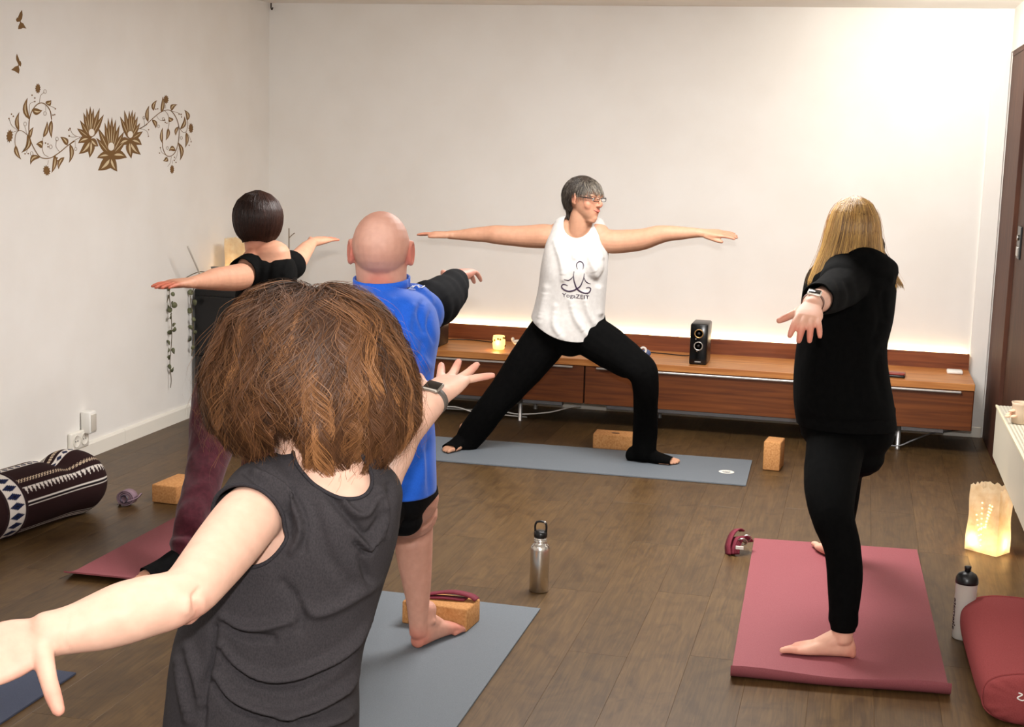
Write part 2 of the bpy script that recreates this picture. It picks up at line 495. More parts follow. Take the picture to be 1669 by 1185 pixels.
Soup().box((XR + 0.045, 6.19, DOOR_Z / 2), (0.034, 0.58, DOOR_Z - 0.01), bevel=0.003).obj('door_leaf', M_DOOR, door, False)
Soup().box((XR + 0.05, 7.0, DOOR_Z - 0.012), (0.09, 2.3, 0.024), bevel=0.003).obj('door_head', M_DOOR2, door, False)
plate = Soup().box((XR + 0.026, 7.275, 1.132), (0.01, 0.13, 0.155), bevel=0.003).obj('latch_plate', M_BLACK, door, False)
Soup().box((XR + 0.019, 7.27, 1.09), (0.008, 0.07, 0.045), bevel=0.003).obj('latch_pull', M_STEEL, plate, False)
Soup().lathe((XR + 0.02, 7.275, 1.155), [(0.014, 0), (0.014, 0.006), (0.009, 0.008)], 16, axes=[(0, 1, 0), (0, 0, 1), (-1, 0, 0)]).obj('latch_knob', M_STEEL, plate)

# ------------------------------------------------------------------ wall print: blossom garland and two butterflies on the left wall
M_DECAL = base_mat('bronze_wall_print', rgb(116, 80, 28), rough=0.5, spec=0.4)
M_DECAL2 = base_mat('pale_wall_print', rgb(214, 196, 160), rough=0.6)
def wpt(px, py, off=0.0012): return on_x(px, py, XL + off)
FILM = [0]
def flat_poly(px_pts, name, mat, parent, off=0.0012):
    """a thin film on the wall, cut to the outline given in photograph pixels"""
    FILM[0] = (FILM[0] + 7) % 23; off = off + FILM[0] * 0.00002
    P = np.array([wpt(x, y, off) for x, y in px_pts]); c = P.mean(0); n = len(P)
    B = P - np.array([off - 0.0002, 0, 0]); F = [(n + (i + 1) % n, n + i, i, (i + 1) % n) for i in range(n)]
    V = np.vstack([P, B, c]); F += [(i, (i + 1) % n, 2 * n) for i in range(n)]
    return link_mesh(name, mesh_np(name, V, F, False), mat, parent)
def leaf_outline(b, t, w, bend=0.0, n=7):
    b = np.array(b, float); t = np.array(t, float); d = t - b; nrm = np.array([-d[1], d[0]])
    s = np.linspace(0, 1, n); mid = b + np.outer(s, d) + np.outer(bend * 4 * s * (1 - s), nrm)
    prof = np.sin(np.pi * s ** 0.75) * w / np.linalg.norm(d) / 2 * 1.0
    up = mid + np.outer(prof, nrm); lo = mid - np.outer(prof, nrm)
    return np.vstack([up, lo[1:-1][::-1]])
def print_leaf(b, t, w, bend, parent, vein=True):
    o = flat_poly(leaf_outline(b, t, w, bend), 'leaf', M_DECAL, parent)
    if vein:
        bb_, tt_ = np.array(b, float), np.array(t, float)
        d = tt_ - bb_; nn = np.array([-d[1], d[0]])
        m0 = bb_ + d * 0.18 + nn * bend * 0.6; m1 = bb_ + d * 0.82 + nn * bend * 0.6
        flat_poly(leaf_outline(m0, m1, w * 0.24, bend * 0.66, 5), 'leaf_vein', M_DECAL2, o, 0.0018)
def print_stem(pts, w, parent):
    P = resample(np.array(pts, float), 5); T = np.gradient(P, axis=0); N = np.stack([-T[:, 1], T[:, 0]], 1); N /= np.linalg.norm(N, axis=1)[:, None] + 1e-9
    flat = np.vstack([P + N * w / 2, (P - N * w / 2)[::-1]]); k = len(P)
    V = np.array([wpt(x, y, 0.0010) for x, y in flat]); F = [(i, i + 1, 2 * k - 2 - i, 2 * k - 1 - i) for i in range(k - 1)]
    return link_mesh('stem', mesh_np('stem', V, F, False), M_DECAL, parent)
def print_dot(c, r, parent, name='berry', mat=None):
    a = np.linspace(0, 2 * math.pi, 9)[:-1]
    return flat_poly([(c[0] + r * 0.75 * math.cos(t), c[1] + r * math.sin(t)) for t in a], name, mat or M_DECAL, parent)
def print_bud(c, w, h, parent, rot=0.0):
    a = np.linspace(0, 2 * math.pi, 23)[:-1]; out = []
    for i, t in enumerate(a):
        k = 1.0 if i % 2 else 0.72
        u, v = math.cos(t) * w / 2 * k, math.sin(t) * h / 2 * k
        out.append((c[0] + u * math.cos(rot) - v * math.sin(rot), c[1] + u * math.sin(rot) + v * math.cos(rot)))
    flat_poly(out, 'bud', M_DECAL, parent)
garland = empty('wall_decal', tuple(wpt(160, 240)), 'bronze garland of blossoms and curling leaf sprays printed on the white left wall', 'decal')
A_ = lambda x, y: (x * 110 / 724.0, 120 + y * 180 / 1185.0)          # enlarged left spray -> photograph
B_ = lambda x, y: (225 + x * 105 / 830.0, 140 + y * 150 / 1185.0)    # right spray
C_ = lambda x, y: (110 + x * 130 / 1185.0, 160 + y * 130 / 1185.0)   # blossoms
for pts, w in (([A_(555, 495), A_(535, 390), A_(470, 320), A_(400, 330), A_(335, 420), A_(312, 540), A_(320, 690), A_(375, 820), A_(440, 900), A_(540, 905), A_(640, 845), A_(724, 775), A_(800, 725)], 1.5),
               ([A_(320, 690), A_(280, 645), A_(220, 610), A_(175, 640), A_(160, 720), A_(170, 790)], 1.0), ([A_(505, 330), A_(545, 350), A_(595, 372)], 0.7),
               ([A_(460, 690), A_(455, 790), A_(470, 860), A_(520, 895)], 0.7), ([A_(195, 612), A_(130, 560), A_(100, 490)], 0.6), ([A_(200, 610), A_(150, 625), A_(120, 640)], 0.6),
               ([A_(315, 430), A_(320, 330), A_(365, 300)], 0.6), ([A_(425, 310), A_(435, 240), A_(475, 200)], 0.6), ([A_(640, 840), A_(600, 780), A_(610, 710)], 0.6), ([A_(300, 690), A_(300, 780), A_(285, 850)], 0.6),
               ([A_(490, 330), A_(490, 400)], 0.5), ([A_(290, 650), A_(265, 560)], 0.5), ([A_(420, 890), A_(350, 870)], 0.5), ([A_(520, 930), A_(512, 980)], 0.5),
               ([B_(0, 560), B_(90, 510), B_(190, 420), B_(290, 340), B_(380, 310), B_(440, 335), B_(500, 430), B_(530, 560), B_(520, 720), B_(480, 850), B_(420, 905), B_(360, 890), B_(320, 800), B_(315, 720)], 1.2),
               ([B_(340, 315), B_(385, 370), B_(400, 470), B_(390, 545)], 0.7), ([B_(520, 520), B_(570, 590), B_(620, 590), B_(640, 500), B_(635, 440)], 0.8), ([B_(440, 325), B_(520, 350), B_(560, 380)], 0.6),
               ([B_(620, 600), B_(660, 650), B_(685, 710)], 0.5), ([B_(30, 550), B_(110, 580), B_(135, 640)], 0.6), ([B_(85, 510), B_(75, 410)], 0.5), ([B_(240, 390), B_(280, 440), B_(350, 450)], 0.5), ([B_(430, 910), B_(415, 990), B_(380, 1040)], 0.5), ([B_(360, 890), B_(310, 860), B_(285, 800)], 0.5), ([B_(520, 800), B_(500, 900), B_(475, 950)], 0.5), ([B_(445, 1000), B_(440, 960)], 0.5), ([B_(355, 290), B_(352, 240)], 0.5),
               ([C_(220, 580), C_(130, 565), C_(70, 520), C_(40, 455)], 0.7), ([C_(150, 570), C_(80, 580), C_(30, 565)], 0.6), ([C_(190, 585), C_(100, 630), C_(20, 690)], 0.8), ([C_(1080, 455), C_(1185, 390)], 0.8), ([C_(115, 630), C_(120, 730)], 0.5)):
    print_stem(pts, w, garland)
for b, t, w, bd in ((A_(320, 495), A_(297, 260), 8, -0.16), (A_(205, 615), A_(208, 415), 6.5, -0.12), (A_(345, 385), A_(455, 395), 11, 0.18), (A_(490, 318), A_(550, 285), 9, 0.25), (A_(322, 695), A_(360, 575), 6, -0.1),
                    (A_(465, 685), A_(508, 515), 6.5, 0.08), (A_(555, 500), A_(555, 690), 6.5, 0.05), (A_(295, 650), A_(232, 850), 8, -0.22), (A_(170, 770), A_(228, 920), 7, 0.12), (A_(455, 795), A_(388, 760), 11, 0.4),
                    (A_(435, 895), A_(328, 975), 9, 0.3), (A_(590, 870), A_(555, 1065), 7.5, -0.08), (A_(690, 895), A_(630, 1025), 7, 0.14), (A_(724, 770), A_(648, 680), 9, 0.15), 
                    (B_(130, 465), B_(145, 255), 6, -0.1), (B_(200, 320), B_(245, 185), 6, -0.16), (B_(300, 345), B_(318, 140), 6, 0.06), (B_(430, 320), B_(508, 240), 7, -0.25), (B_(185, 435), B_(228, 545), 6.5, -0.16),
                    (B_(455, 440), B_(405, 400), 8, -0.35), (B_(545, 560), B_(598, 395), 6, 0.16), (B_(635, 450), B_(597, 308), 6.5, 0.18), (B_(520, 525), B_(488, 640), 5, 0.12), (B_(312, 735), B_(318, 540), 5, -0.06),
                    (B_(390, 545), B_(362, 700), 5.5, -0.08), (B_(620, 600), B_(608, 795), 5.5, -0.1), (B_(520, 730), B_(542, 960), 6.5, -0.15), (B_(485, 830), B_(400, 838), 8.5, 0.35), (B_(375, 915), B_(322, 965), 7, -0.3), (C_(40, 680), C_(25, 960), 7, -0.12)):
    print_leaf(b, t, w, bd, garland)
for c in ((125, 435), (145, 458), (98, 482), (345, 232), (375, 262), (375, 300), (595, 378), (570, 445), (588, 440), (490, 745), (516, 755), (518, 785), (265, 820), (270, 860), (305, 858), (615, 905), (622, 935), (652, 915)):
    print_dot(A_(*c), 1.3, garland)
for c in ((530, 365), (558, 365), (562, 400), (345, 440), (352, 470), (373, 480), (290, 795), (278, 865), (470, 920), (468, 960), (490, 985), (685, 720), (660, 765), (138, 565), (135, 650), (255, 295), (230, 300)):
    print_dot(B_(*c), 1.1, garland)
for c in ((22, 475), (40, 452), (28, 562)): print_dot(C_(*c), 1.5, garland)
def ring(c, r):
    a = np.linspace(0, 2 * math.pi, 13); print_stem([(c[0] + r * 0.7 * math.cos(t), c[1] + r * math.sin(t)) for t in a], 0.6, garland)
for c in ((483, 193), (483, 428), (270, 540), (340, 858), (545, 785), (612, 702)): ring(A_(*c), 3.2)
for c in ((75, 410), (265, 520), (325, 425), (378, 800), (558, 670)): ring(B_(*c), 2.4)
ring(C_(122, 755), 2.6)
print_bud(A_(408, 160), 9, 17, garland); print_bud(A_(105, 670), 11, 22, garland, 0.1); print_bud(A_(502, 1040), 12, 18, garland, -0.2)
print_bud(B_(362, 175), 9, 15, garland); print_bud(B_(683, 545), 8, 17, garland); print_bud(B_(440, 1075), 7, 15, garland)
def blossom(c, tips, lower, eye, ew):
    for t, w in tips: 
        o = flat_poly(leaf_outline(c, t, w * 130 / 1185), 'petal', M_DECAL, garland)
        cc, tt = np.array(c, float), np.array(t, float)
        flat_poly(leaf_outline(cc + (tt - cc) * 0.25, cc + (tt - cc) * 0.85, w * 0.10 * 130 / 1185, 0, 5), 'petal_vein', M_DECAL2, o, 0.0018)
    for t, w, bd in lower:
        print_leaf(c, t, w * 130 / 1185, bd, garland)
    a = np.linspace(0, 2 * math.pi, 15)[:-1]
    e = flat_poly([(eye[0] + ew * 0.42 * math.cos(t), eye[1] + ew * 0.55 * math.sin(t)) for t in a], 'flower_eye', base_mat('flower_eye', rgb(240, 232, 220), 0.6), garland, 0.0024)
    print_stem([(eye[0] - ew * 0.2, eye[1] + ew * 0.1), (eye[0] - ew * 0.12, eye[1] - ew * 0.2), (eye[0] + ew * 0.15, eye[1] - ew * 0.3)], 0.8, garland)
blossom(C_(345, 600), [(C_(190, 330), 75), (C_(240, 215), 75), (C_(285, 150), 70), (C_(340, 125), 75), (C_(388, 155), 70), (C_(480, 150), 85), (C_(540, 245), 85), (C_(145, 450), 95)],
        [(C_(160, 670), 110, 0.12), (C_(170, 830), 130, -0.12), (C_(330, 885), 110, -0.05), (C_(460, 715), 120, 0.1)], C_(360, 510), 11)
blossom(C_(930, 620), [(C_(785, 275), 75), (C_(845, 180), 75), (C_(920, 190), 65), (C_(965, 175), 65), (C_(1008, 205), 65), (C_(1045, 275), 70), (C_(1080, 370), 75), (C_(1120, 495), 95)],
        [(C_(1105, 695), 120, -0.1), (C_(1090, 840), 130, 0.12), (C_(950, 895), 110, 0.05), (C_(760, 700), 120, 0.1)], C_(935, 540), 10)
blossom(C_(648, 860), [(C_(455, 440), 100), (C_(430, 590), 90), (C_(555, 365), 80), (C_(605, 295), 80), (C_(662, 285), 80), (C_(718, 320), 80), (C_(775, 400), 80), (C_(840, 500), 95), (C_(880, 610), 95)],
        [(C_(440, 890), 110, 0.12), (C_(455, 1075), 170, -0.1), (C_(740, 1090), 130, 0.1), (C_(885, 885), 150, -0.14)], C_(650, 720), 12)
def butterfly(px, label):
    b = empty('wall_decal', tuple(wpt(*px[0][0])), label, 'decal')
    flat_poly(px[0], 'wing', M_DECAL, b); flat_poly(px[1], 'wing', M_DECAL, b); flat_poly(px[2], 'wing', M_DECAL, b)
    print_stem(px[3], 1.6, b)
K = 420 / 1659.0
kb = lambda L: [(x * K, y * K) for x, y in L]
butterfly([kb([(130, 140), (118, 110), (128, 85), (142, 65), (146, 95), (142, 120)]), kb([(130, 138), (112, 142), (104, 128), (112, 112), (124, 118)]), kb([(132, 142), (150, 150), (160, 168), (170, 184), (148, 180), (136, 186), (118, 188), (120, 168)]), kb([(124, 128), (132, 142), (138, 152)])], 'bronze butterfly print near the ceiling, upper of the two on the left wall')
butterfly([kb([(122, 420), (106, 385), (105, 365), (110, 347), (120, 372), (128, 396)]), kb([(122, 420), (120, 398), (132, 392), (138, 410), (134, 428)]), kb([(120, 422), (100, 428), (74, 450), (92, 456), (104, 462), (122, 474), (126, 450)]), kb([(128, 412), (120, 422), (112, 434)])], 'bronze butterfly print above the garland, lower of the two on the left wall')

# wall socket with a plug-in timer
M_SOCK = base_mat('socket_white', rgb(236, 232, 222), rough=0.4)
sock = empty('wall_socket', (XL, 5.93, 0.10), 'white double wall socket above the skirting of the left wall', 'socket')
Soup().box((XL + 0.012, 5.94, 0.105), (0.022, 0.16, 0.085), bevel=0.008).obj('socket_plate', M_SOCK, sock)
for yk in (5.905, 5.975):
    w_ = Soup().lathe((XL + 0.023, yk, 0.105), [(0.0305, 0.0002), (0.0305, 0.003), (0.026, 0.003), (0.0245, 0.001), (0.004, 0.001)], 20, axes=[(0, 1, 0), (0, 0, 1), (1, 0, 0)]).obj('socket_well', M_TRIM, sock)
    for dz in (-0.009, 0.009): Soup().lathe((XL + 0.0238, yk + dz, 0.105), [(0.0035, 0), (0.0035, 0.001)], 8, axes=[(0, 1, 0), (0, 0, 1), (1, 0, 0)]).obj('contact_hole', M_BLACK, w_)
tm = empty('plug_timer', (XL, 6.0, 0.17), 'white plug-in adapter standing above the double wall socket', 'plug')
Soup().box((XL + 0.03, 6.003, 0.18), (0.05, 0.062, 0.105), bevel=0.008).obj('adapter_body', M_WHITE, tm)
Soup().box((XL + 0.057, 6.003, 0.178), (0.005, 0.044, 0.08), bevel=0.002).obj('adapter_face', base_mat('adapter_grey', rgb(205, 198, 186), 0.5), tm)
Soup().wire([(XL + 0.03, 5.86, 0.085), (XL + 0.028, 5.85, 0.03), (XL + 0.03, 5.84, 0.012), (XL + 0.035, 5.7, 0.008)], 0.0035).obj('cord', M_WHITE, tm)
hk = Soup().wire([(XL + 0.02, YB - 0.02, ZC - 0.002), (XL + 0.022, YB - 0.024, ZC - 0.03), (XL + 0.03, YB - 0.03, ZC - 0.04), (XL + 0.036, YB - 0.03, ZC - 0.028)], 0.004).obj('ceiling_hook', base_mat('dark_metal', rgb(60, 50, 42), 0.5, 0.6))
tag(hk, 'small dark hook at the ceiling corner of the left and back walls', 'hook')
# ================================================================== SIDEBOARD AND WHAT STANDS ON IT
def wood(name, c1, c2, c3, axis='x', rough=0.42):
    m = base_mat(name, rough=rough, spec=0.4)
    nt = NT(m); b = nt.n['Principled BSDF']; tc = nt.add('ShaderNodeTexCoord')
    mp = nt.add('ShaderNodeMapping'); mp.inputs['Scale'].default_value = {'x': (0.7, 9, 14), 'z': (9, 9, 0.7)}[axis]
    nt.link(tc, 'Object', mp, 0)
    n = nt.add('ShaderNodeTexNoise'); n.inputs['Scale'].default_value = 3.2; n.inputs['Detail'].default_value = 8; n.inputs['Distortion'].default_value = 0.7
    nt.link(mp, 0, n, 'Vector')
    r = ramp(nt, [(0.28, c1), (0.5, c2), (0.75, c3)]); nt.link(n, 'Fac', r, 0); nt.link(r, 0, b, 'Base Color')
    bp = nt.add('ShaderNodeBump'); bp.inputs['Strength'].default_value = 0.12; bp.inputs['Distance'].default_value = 0.0006
    nt.link(n, 'Fac', bp, 'Height'); nt.link(bp, 0, b, 'Normal'); return m
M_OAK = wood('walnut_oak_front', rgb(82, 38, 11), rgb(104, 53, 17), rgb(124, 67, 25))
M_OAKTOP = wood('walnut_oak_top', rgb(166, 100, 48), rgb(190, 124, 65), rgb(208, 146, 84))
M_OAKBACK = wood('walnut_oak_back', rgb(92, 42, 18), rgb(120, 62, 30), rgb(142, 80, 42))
M_DARK = base_mat('cabinet_inside', rgb(40, 26, 18), 0.7)
M_RAIL = base_mat('grey_metal_rail', rgb(140, 140, 144), 0.4, 0.6)
SX0, SX1, SYF = -2.96, 0.628, 7.64
SEAM = -1.405
side = empty('sideboard', ((SX0 + SX1) / 2, 7.9, 0), 'long low walnut sideboard with bar handles under the glowing back wall', 'sideboard')
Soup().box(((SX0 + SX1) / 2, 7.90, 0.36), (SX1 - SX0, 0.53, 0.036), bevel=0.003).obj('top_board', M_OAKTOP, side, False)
for a, b in ((SX0, SEAM), (SEAM, SX1)):
    Soup().box(((a + b) / 2, 7.90, 0.236), (b - a - 0.006, 0.48, 0.208)).obj('carcass', M_DARK, side, False)
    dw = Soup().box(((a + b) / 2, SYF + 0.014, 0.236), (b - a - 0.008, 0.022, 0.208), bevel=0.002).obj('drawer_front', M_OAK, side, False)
    Soup().box(((a + b) / 2, SYF - 0.008, 0.333), (b - a - 0.13, 0.016, 0.011), bevel=0.003).obj('bar_handle', M_ALU, dw, False)
Soup().box((SX1 - 0.009, 7.90, 0.236), (0.018, 0.5, 0.208), bevel=0.002).obj('end_panel', M_OAK, side, False)
Soup().box((SX0 + 0.009, 7.90, 0.236), (0.018, 0.5, 0.208), bevel=0.002).obj('end_panel', M_OAK, side, False)
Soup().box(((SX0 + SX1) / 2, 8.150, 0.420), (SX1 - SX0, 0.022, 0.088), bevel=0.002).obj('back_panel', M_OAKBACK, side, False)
M_LED = base_mat('led_strip', rgb(255, 240, 215), 0.5, Emission_Color=(1.0, 0.76, 0.42, 1), Emission_Strength=10.0)
Soup().box(((SX0 + SX1) / 2, 8.172, 0.462), (SX1 - SX0 - 0.02, 0.014, 0.008)).obj('light_strip', M_LED, side, False)
for xk in (-2.6, -1.769, -1.04, 0.268):
    Soup().lathe((xk, 7.69, 0.0), [(0.013, 0.0), (0.013, 0.004), (0.011, 0.006), (0.011, 0.131)], 16).obj('leg', M_ALU, side)
    Soup().lathe((xk, 8.08, 0.0), [(0.013, 0.0), (0.013, 0.004), (0.011, 0.006), (0.011, 0.131)], 16).obj('leg', M_ALU, side)
for a, b in ((-2.75, -1.55), (-1.3, 0.5)):
    Soup().box(((a + b) / 2, 7.80, 0.108), (b - a, 0.05, 0.045), bevel=0.004).obj('rail', M_RAIL, side, False)

def cable(name, pts, r, mat, label, parent=None):
    o = Soup().wire(pts, r).obj(name, mat, parent)
    if parent is None: tag(o, label, 'cable')
    return o
M_CABLE = base_mat('white_cable', rgb(215, 212, 206), 0.5)
cable('power_cable', [(-2.35, 7.85, 0.006), (-2.1, 7.8, 0.02), (-1.95, 7.75, 0.045), (-1.80, 7.74, 0.028), (-1.62, 7.74, 0.05), (-1.5, 7.8, 0.08), (-1.45, 7.82, 0.085)], 0.004, M_CABLE, 'pale cable sagging under the sideboard beside the instructor back leg')
cable('power_cable', [(-2.3, 7.72, 0.03), (-2.15, 7.7, 0.05), (-2.02, 7.68, 0.03), (-1.85, 7.72, 0.02), (-1.75, 7.78, 0.006)], 0.0035, M_CABLE, 'thin white cable crossing another beneath the sideboard drawers')
cable('power_cable', [(0.12, 7.72, 0.08), (0.19, 7.68, 0.03), (0.27, 7.66, 0.025), (0.34, 7.7, 0.05), (0.45, 7.85, 0.07), (0.60, 8.1, 0.05)], 0.004, base_mat('grey_cable', rgb(120, 120, 122), 0.5), 'grey cable looping round the chrome leg at the sideboard right end')
cable('power_cable', [(-2.33, 7.98, 0.385), (-2.2, 8.06, 0.384), (-2.05, 8.03, 0.384), (-1.95, 7.99, 0.384)], 0.003, M_BLACK, 'black cable lying on the sideboard top beside the left loudspeaker')
plug = Soup().ball((-2.25, 7.5, 0.022), (0.042, 0.03, 0.022)).obj('power_strip', M_WHITE); tag(plug, 'white rounded plug on the floor behind the back foot of the instructor', 'plug')

# loudspeakers
def speaker(loc, label, s=1.0):
    e = empty('loudspeaker', loc, label, 'speaker', 'loudspeakers on the sideboard')
    x, y, z = loc
    w, d, h = 0.088 * s, 0.20, 0.205 * s
    Soup().box((x, y, z + h / 2), (w, d, h), bevel=0.009).obj('cabinet', M_BLACK, e)
    f = y - d / 2
    ax = [(1, 0, 0), (0, 0, 1), (0, -1, 0)]
    Soup().box((x, f - 0.001, z + h / 2), (w * 0.93, 0.004, h * 0.97), bevel=0.0018).obj('baffle', base_mat('gloss_baffle', rgb(10, 10, 11), 0.18), e)
    for hz, col, nm in ((0.765, rgb(190, 150, 96), 'tweeter'), (0.46, rgb(196, 190, 182), 'woofer')):
        c = (x, f - 0.003, z + h * hz)
        dr = Soup().lathe(c, [(0.023 * s, 0), (0.023 * s, 0.003), (0.020 * s, 0.004), (0.0185 * s, 0.002)], 28, axes=ax).obj(nm, base_mat(nm + '_ring', col, 0.3, 0.7), e)
        Soup().lathe(c, [(0.018 * s, 0.002), (0.012 * s, -0.001), (0.009 * s, 0.0), (0.006 * s, 0.004), (0.001, 0.005)], 24, axes=ax).obj(nm + '_cone', base_mat('cone_black', rgb(24, 22, 22), 0.5), dr)
    for hz, dx in ((0.63, -0.014), (0.335, -0.006)):
        Soup().ball((x + dx * s, f - 0.004, z + h * hz), 0.0042 * s, n=10).obj('control_stud', M_STEEL, e)
    Soup().box((x, f - 0.0035, z + h * 0.075), (0.03 * s, 0.002, 0.005)).obj('badge', M_ALU, e, False)
    return e
speaker((-0.800, 7.80, 0.378), 'black two-driver loudspeaker on the sideboard between the instructor and blonde woman', 1.08)
speaker((-2.315, 7.82, 0.378), 'black loudspeaker on the sideboard half hidden behind the bald man', 1.3)
cable('speaker_cable', [(-0.83, 7.92, 0.40), (-0.9, 7.97, 0.384), (-1.0, 8.0, 0.383), (-1.12, 8.02, 0.383)], 0.003, M_BLACK, 'black cable lying on the sideboard left of the two-driver loudspeaker')

# glowing candle glass, white figurine, small things on the top board
M_GLASSY = base_mat('gold_glass', rgb(250, 214, 130), 0.3, Emission_Color=(1.0, 0.62, 0.2, 1), Emission_Strength=1.6)
cg = empty('candle_glass', (-1.93, 7.80, 0.378), 'golden glowing candle glass on the sideboard left of the instructor', 'candle')
Soup().lathe((-1.93, 7.80, 0.378), [(0.026, 0.0), (0.032, 0.004), (0.036, 0.03), (0.036, 0.05), (0.032, 0.078), (0.0295, 0.078), (0.033, 0.05), (0.033, 0.03), (0.024, 0.006)], 32).obj('glass', M_GLASSY, cg)
lamp('candle_flame', 'POINT', (-1.93, 7.745, 0.42), 0.35, (1.0, 0.62, 0.25), 0.02)
gb = Soup()
for k in range(14):
    a = k * 2.4; gb.ball((-1.93 + 0.036 * math.cos(a), 7.80 + 0.036 * math.sin(a), 0.40 + 0.055 * ((k * 0.37) % 1)), 0.006, n=6)
gb.obj('flake', base_mat('gold_flake', rgb(120, 84, 30), 0.3, 0.8), cg)
M_PORC = base_mat('white_porcelain', rgb(226, 218, 206), 0.25)
fg = empty('figurine', (-1.80, 7.82, 0.378), 'white porcelain oil burner on the sideboard beside the candle glass', 'figurine')
Soup().lathe((-1.80, 7.82, 0.378), [(0.024, 0.0), (0.030, 0.006), (0.016, 0.014), (0.040, 0.028), (0.054, 0.044), (0.048, 0.046), (0.014, 0.03)], 28).obj('dish', M_PORC, fg)
Soup().ball((-1.85, 7.80, 0.440), (0.010, 0.010, 0.012), n=12).obj('knob', M_PORC, fg)
Soup().limb([(-1.85, 7.80, 0.43), (-1.81, 7.81, 0.432), (-1.77, 7.82, 0.434)], [0.006, 0.008, 0.006]).obj('bar', M_PORC, fg)
st = empty('statuette', (-1.735, 7.86, 0.378), 'beige seated statuette on the sideboard behind the instructor hip', 'statuette')
M_STAT = base_mat('beige_stone', rgb(180, 160, 142), 0.6)
s_ = Soup(); s_.lathe((-1.735, 7.86, 0.378), [(0.036, 0), (0.042, 0.02), (0.034, 0.05), (0.026, 0.085), (0.012, 0.10)], 24); s_.obj('robe', M_STAT, st)
Soup().ball((-1.735, 7.855, 0.50), (0.019, 0.021, 0.024), n=14).obj('head', M_STAT, st)
Soup().ball((-1.735, 7.86, 0.527), (0.009, 0.009, 0.009), n=10).obj('topknot', M_STAT, st)
bt = empty('trinket', (-1.115, 7.84, 0.378), 'small blue and white bauble on the sideboard by the instructor bent knee', 'bauble')
Soup().ball((-1.105, 7.86, 0.400), (0.030, 0.022, 0.022), n=18).obj('blue_base', base_mat('slate_blue', rgb(84, 100, 140), 0.4), bt)
Soup().torus((-1.118, 7.84, 0.418), 0.016, 0.006, axes=[(1, 0, 0), (0, 0.3, 0.95), (0, -0.95, 0.3)], n=20, m=8).obj('white_ring', M_WHITE, bt)
pc = empty('spectacle_case', (0.24, 7.72, 0.378), 'red and black spectacle case on the sideboard beside the blonde woman', 'case')
Soup().box((0.24, 7.72, 0.386), (0.085, 0.07, 0.016), bevel=0.006, rz=-0.1).obj('lower_shell', M_BLACK, pc)
Soup().box((0.24, 7.72, 0.398), (0.084, 0.068, 0.012), bevel=0.005, rz=-0.1).obj('lid', base_mat('dull_red', rgb(140, 52, 44), 0.35), pc)
rb = empty('remote_box', (0.545, 7.98, 0.378), 'small white box on the right end of the sideboard', 'box')
Soup().box((0.545, 7.98, 0.388), (0.082, 0.07, 0.02), bevel=0.006).obj('casing', M_WHITE, rb)
Soup().box((0.545, 7.944, 0.386), (0.06, 0.003, 0.006), bevel=0.001).obj('slot', M_TRIM, rb)

# ------------------------------------------------------------------ black corner cabinet with vase, vine and paper lantern
M_CAB = base_mat('black_lacquer', rgb(20, 19, 20), 0.35)
cab = empty('corner_cabinet', (-3.27, 7.34, 0), 'tall black cabinet in the corner behind the woman with the dark bob', 'cabinet')
Soup().box((-3.26, 7.345, 0.35), (0.42, 0.40, 0.70), bevel=0.004).obj('body', M_CAB, cab, False)
for zk in (0.17, 0.5):
    d_ = Soup().box((-3.26, 7.136, zk + 0.01), (0.40, 0.018, 0.315 if zk < 0.3 else 0.31), bevel=0.003).obj('door', M_CAB, cab, False)
    Soup().box((-3.09, 7.122, zk), (0.012, 0.02, 0.09), bevel=0.003).obj('handle', M_ALU, d_, False)
M_PAPER = base_mat('lantern_paper', rgb(250, 232, 190), 0.8, Transmission_Weight=0.0)
def paper_material():
    m = bpy.data.materials.new('translucent_paper'); m.use_nodes = True; nt = NT(m); nt.n.clear()
    out = nt.add('ShaderNodeOutputMaterial'); mix = nt.add('ShaderNodeMixShader', i_0=0.6)
    d = nt.add('ShaderNodeBsdfDiffuse'); t = nt.add('ShaderNodeBsdfTranslucent')
    tc = nt.add('ShaderNodeTexCoord'); nz = nt.add('ShaderNodeTexNoise'); nz.inputs['Scale'].default_value = 30; nz.inputs['Detail'].default_value = 5
    nt.link(tc, 'Object', nz, 'Vector'); r = ramp(nt, [(0.3, rgb(238, 214, 176)), (0.7, rgb(252, 238, 210))]); nt.link(nz, 'Fac', r, 0)
    nt.link(r, 0, d, 0); nt.link(r, 0, t, 0); nt.link(d, 0, mix, 1); nt.link(t, 0, mix, 2); nt.link(mix, 0, out, 0); return m
M_PAPER = paper_material()
M_TEA = base_mat('tea_light_flame', rgb(255, 220, 150), 0.5, Emission_Color=(1.0, 0.62, 0.22, 1), Emission_Strength=60)
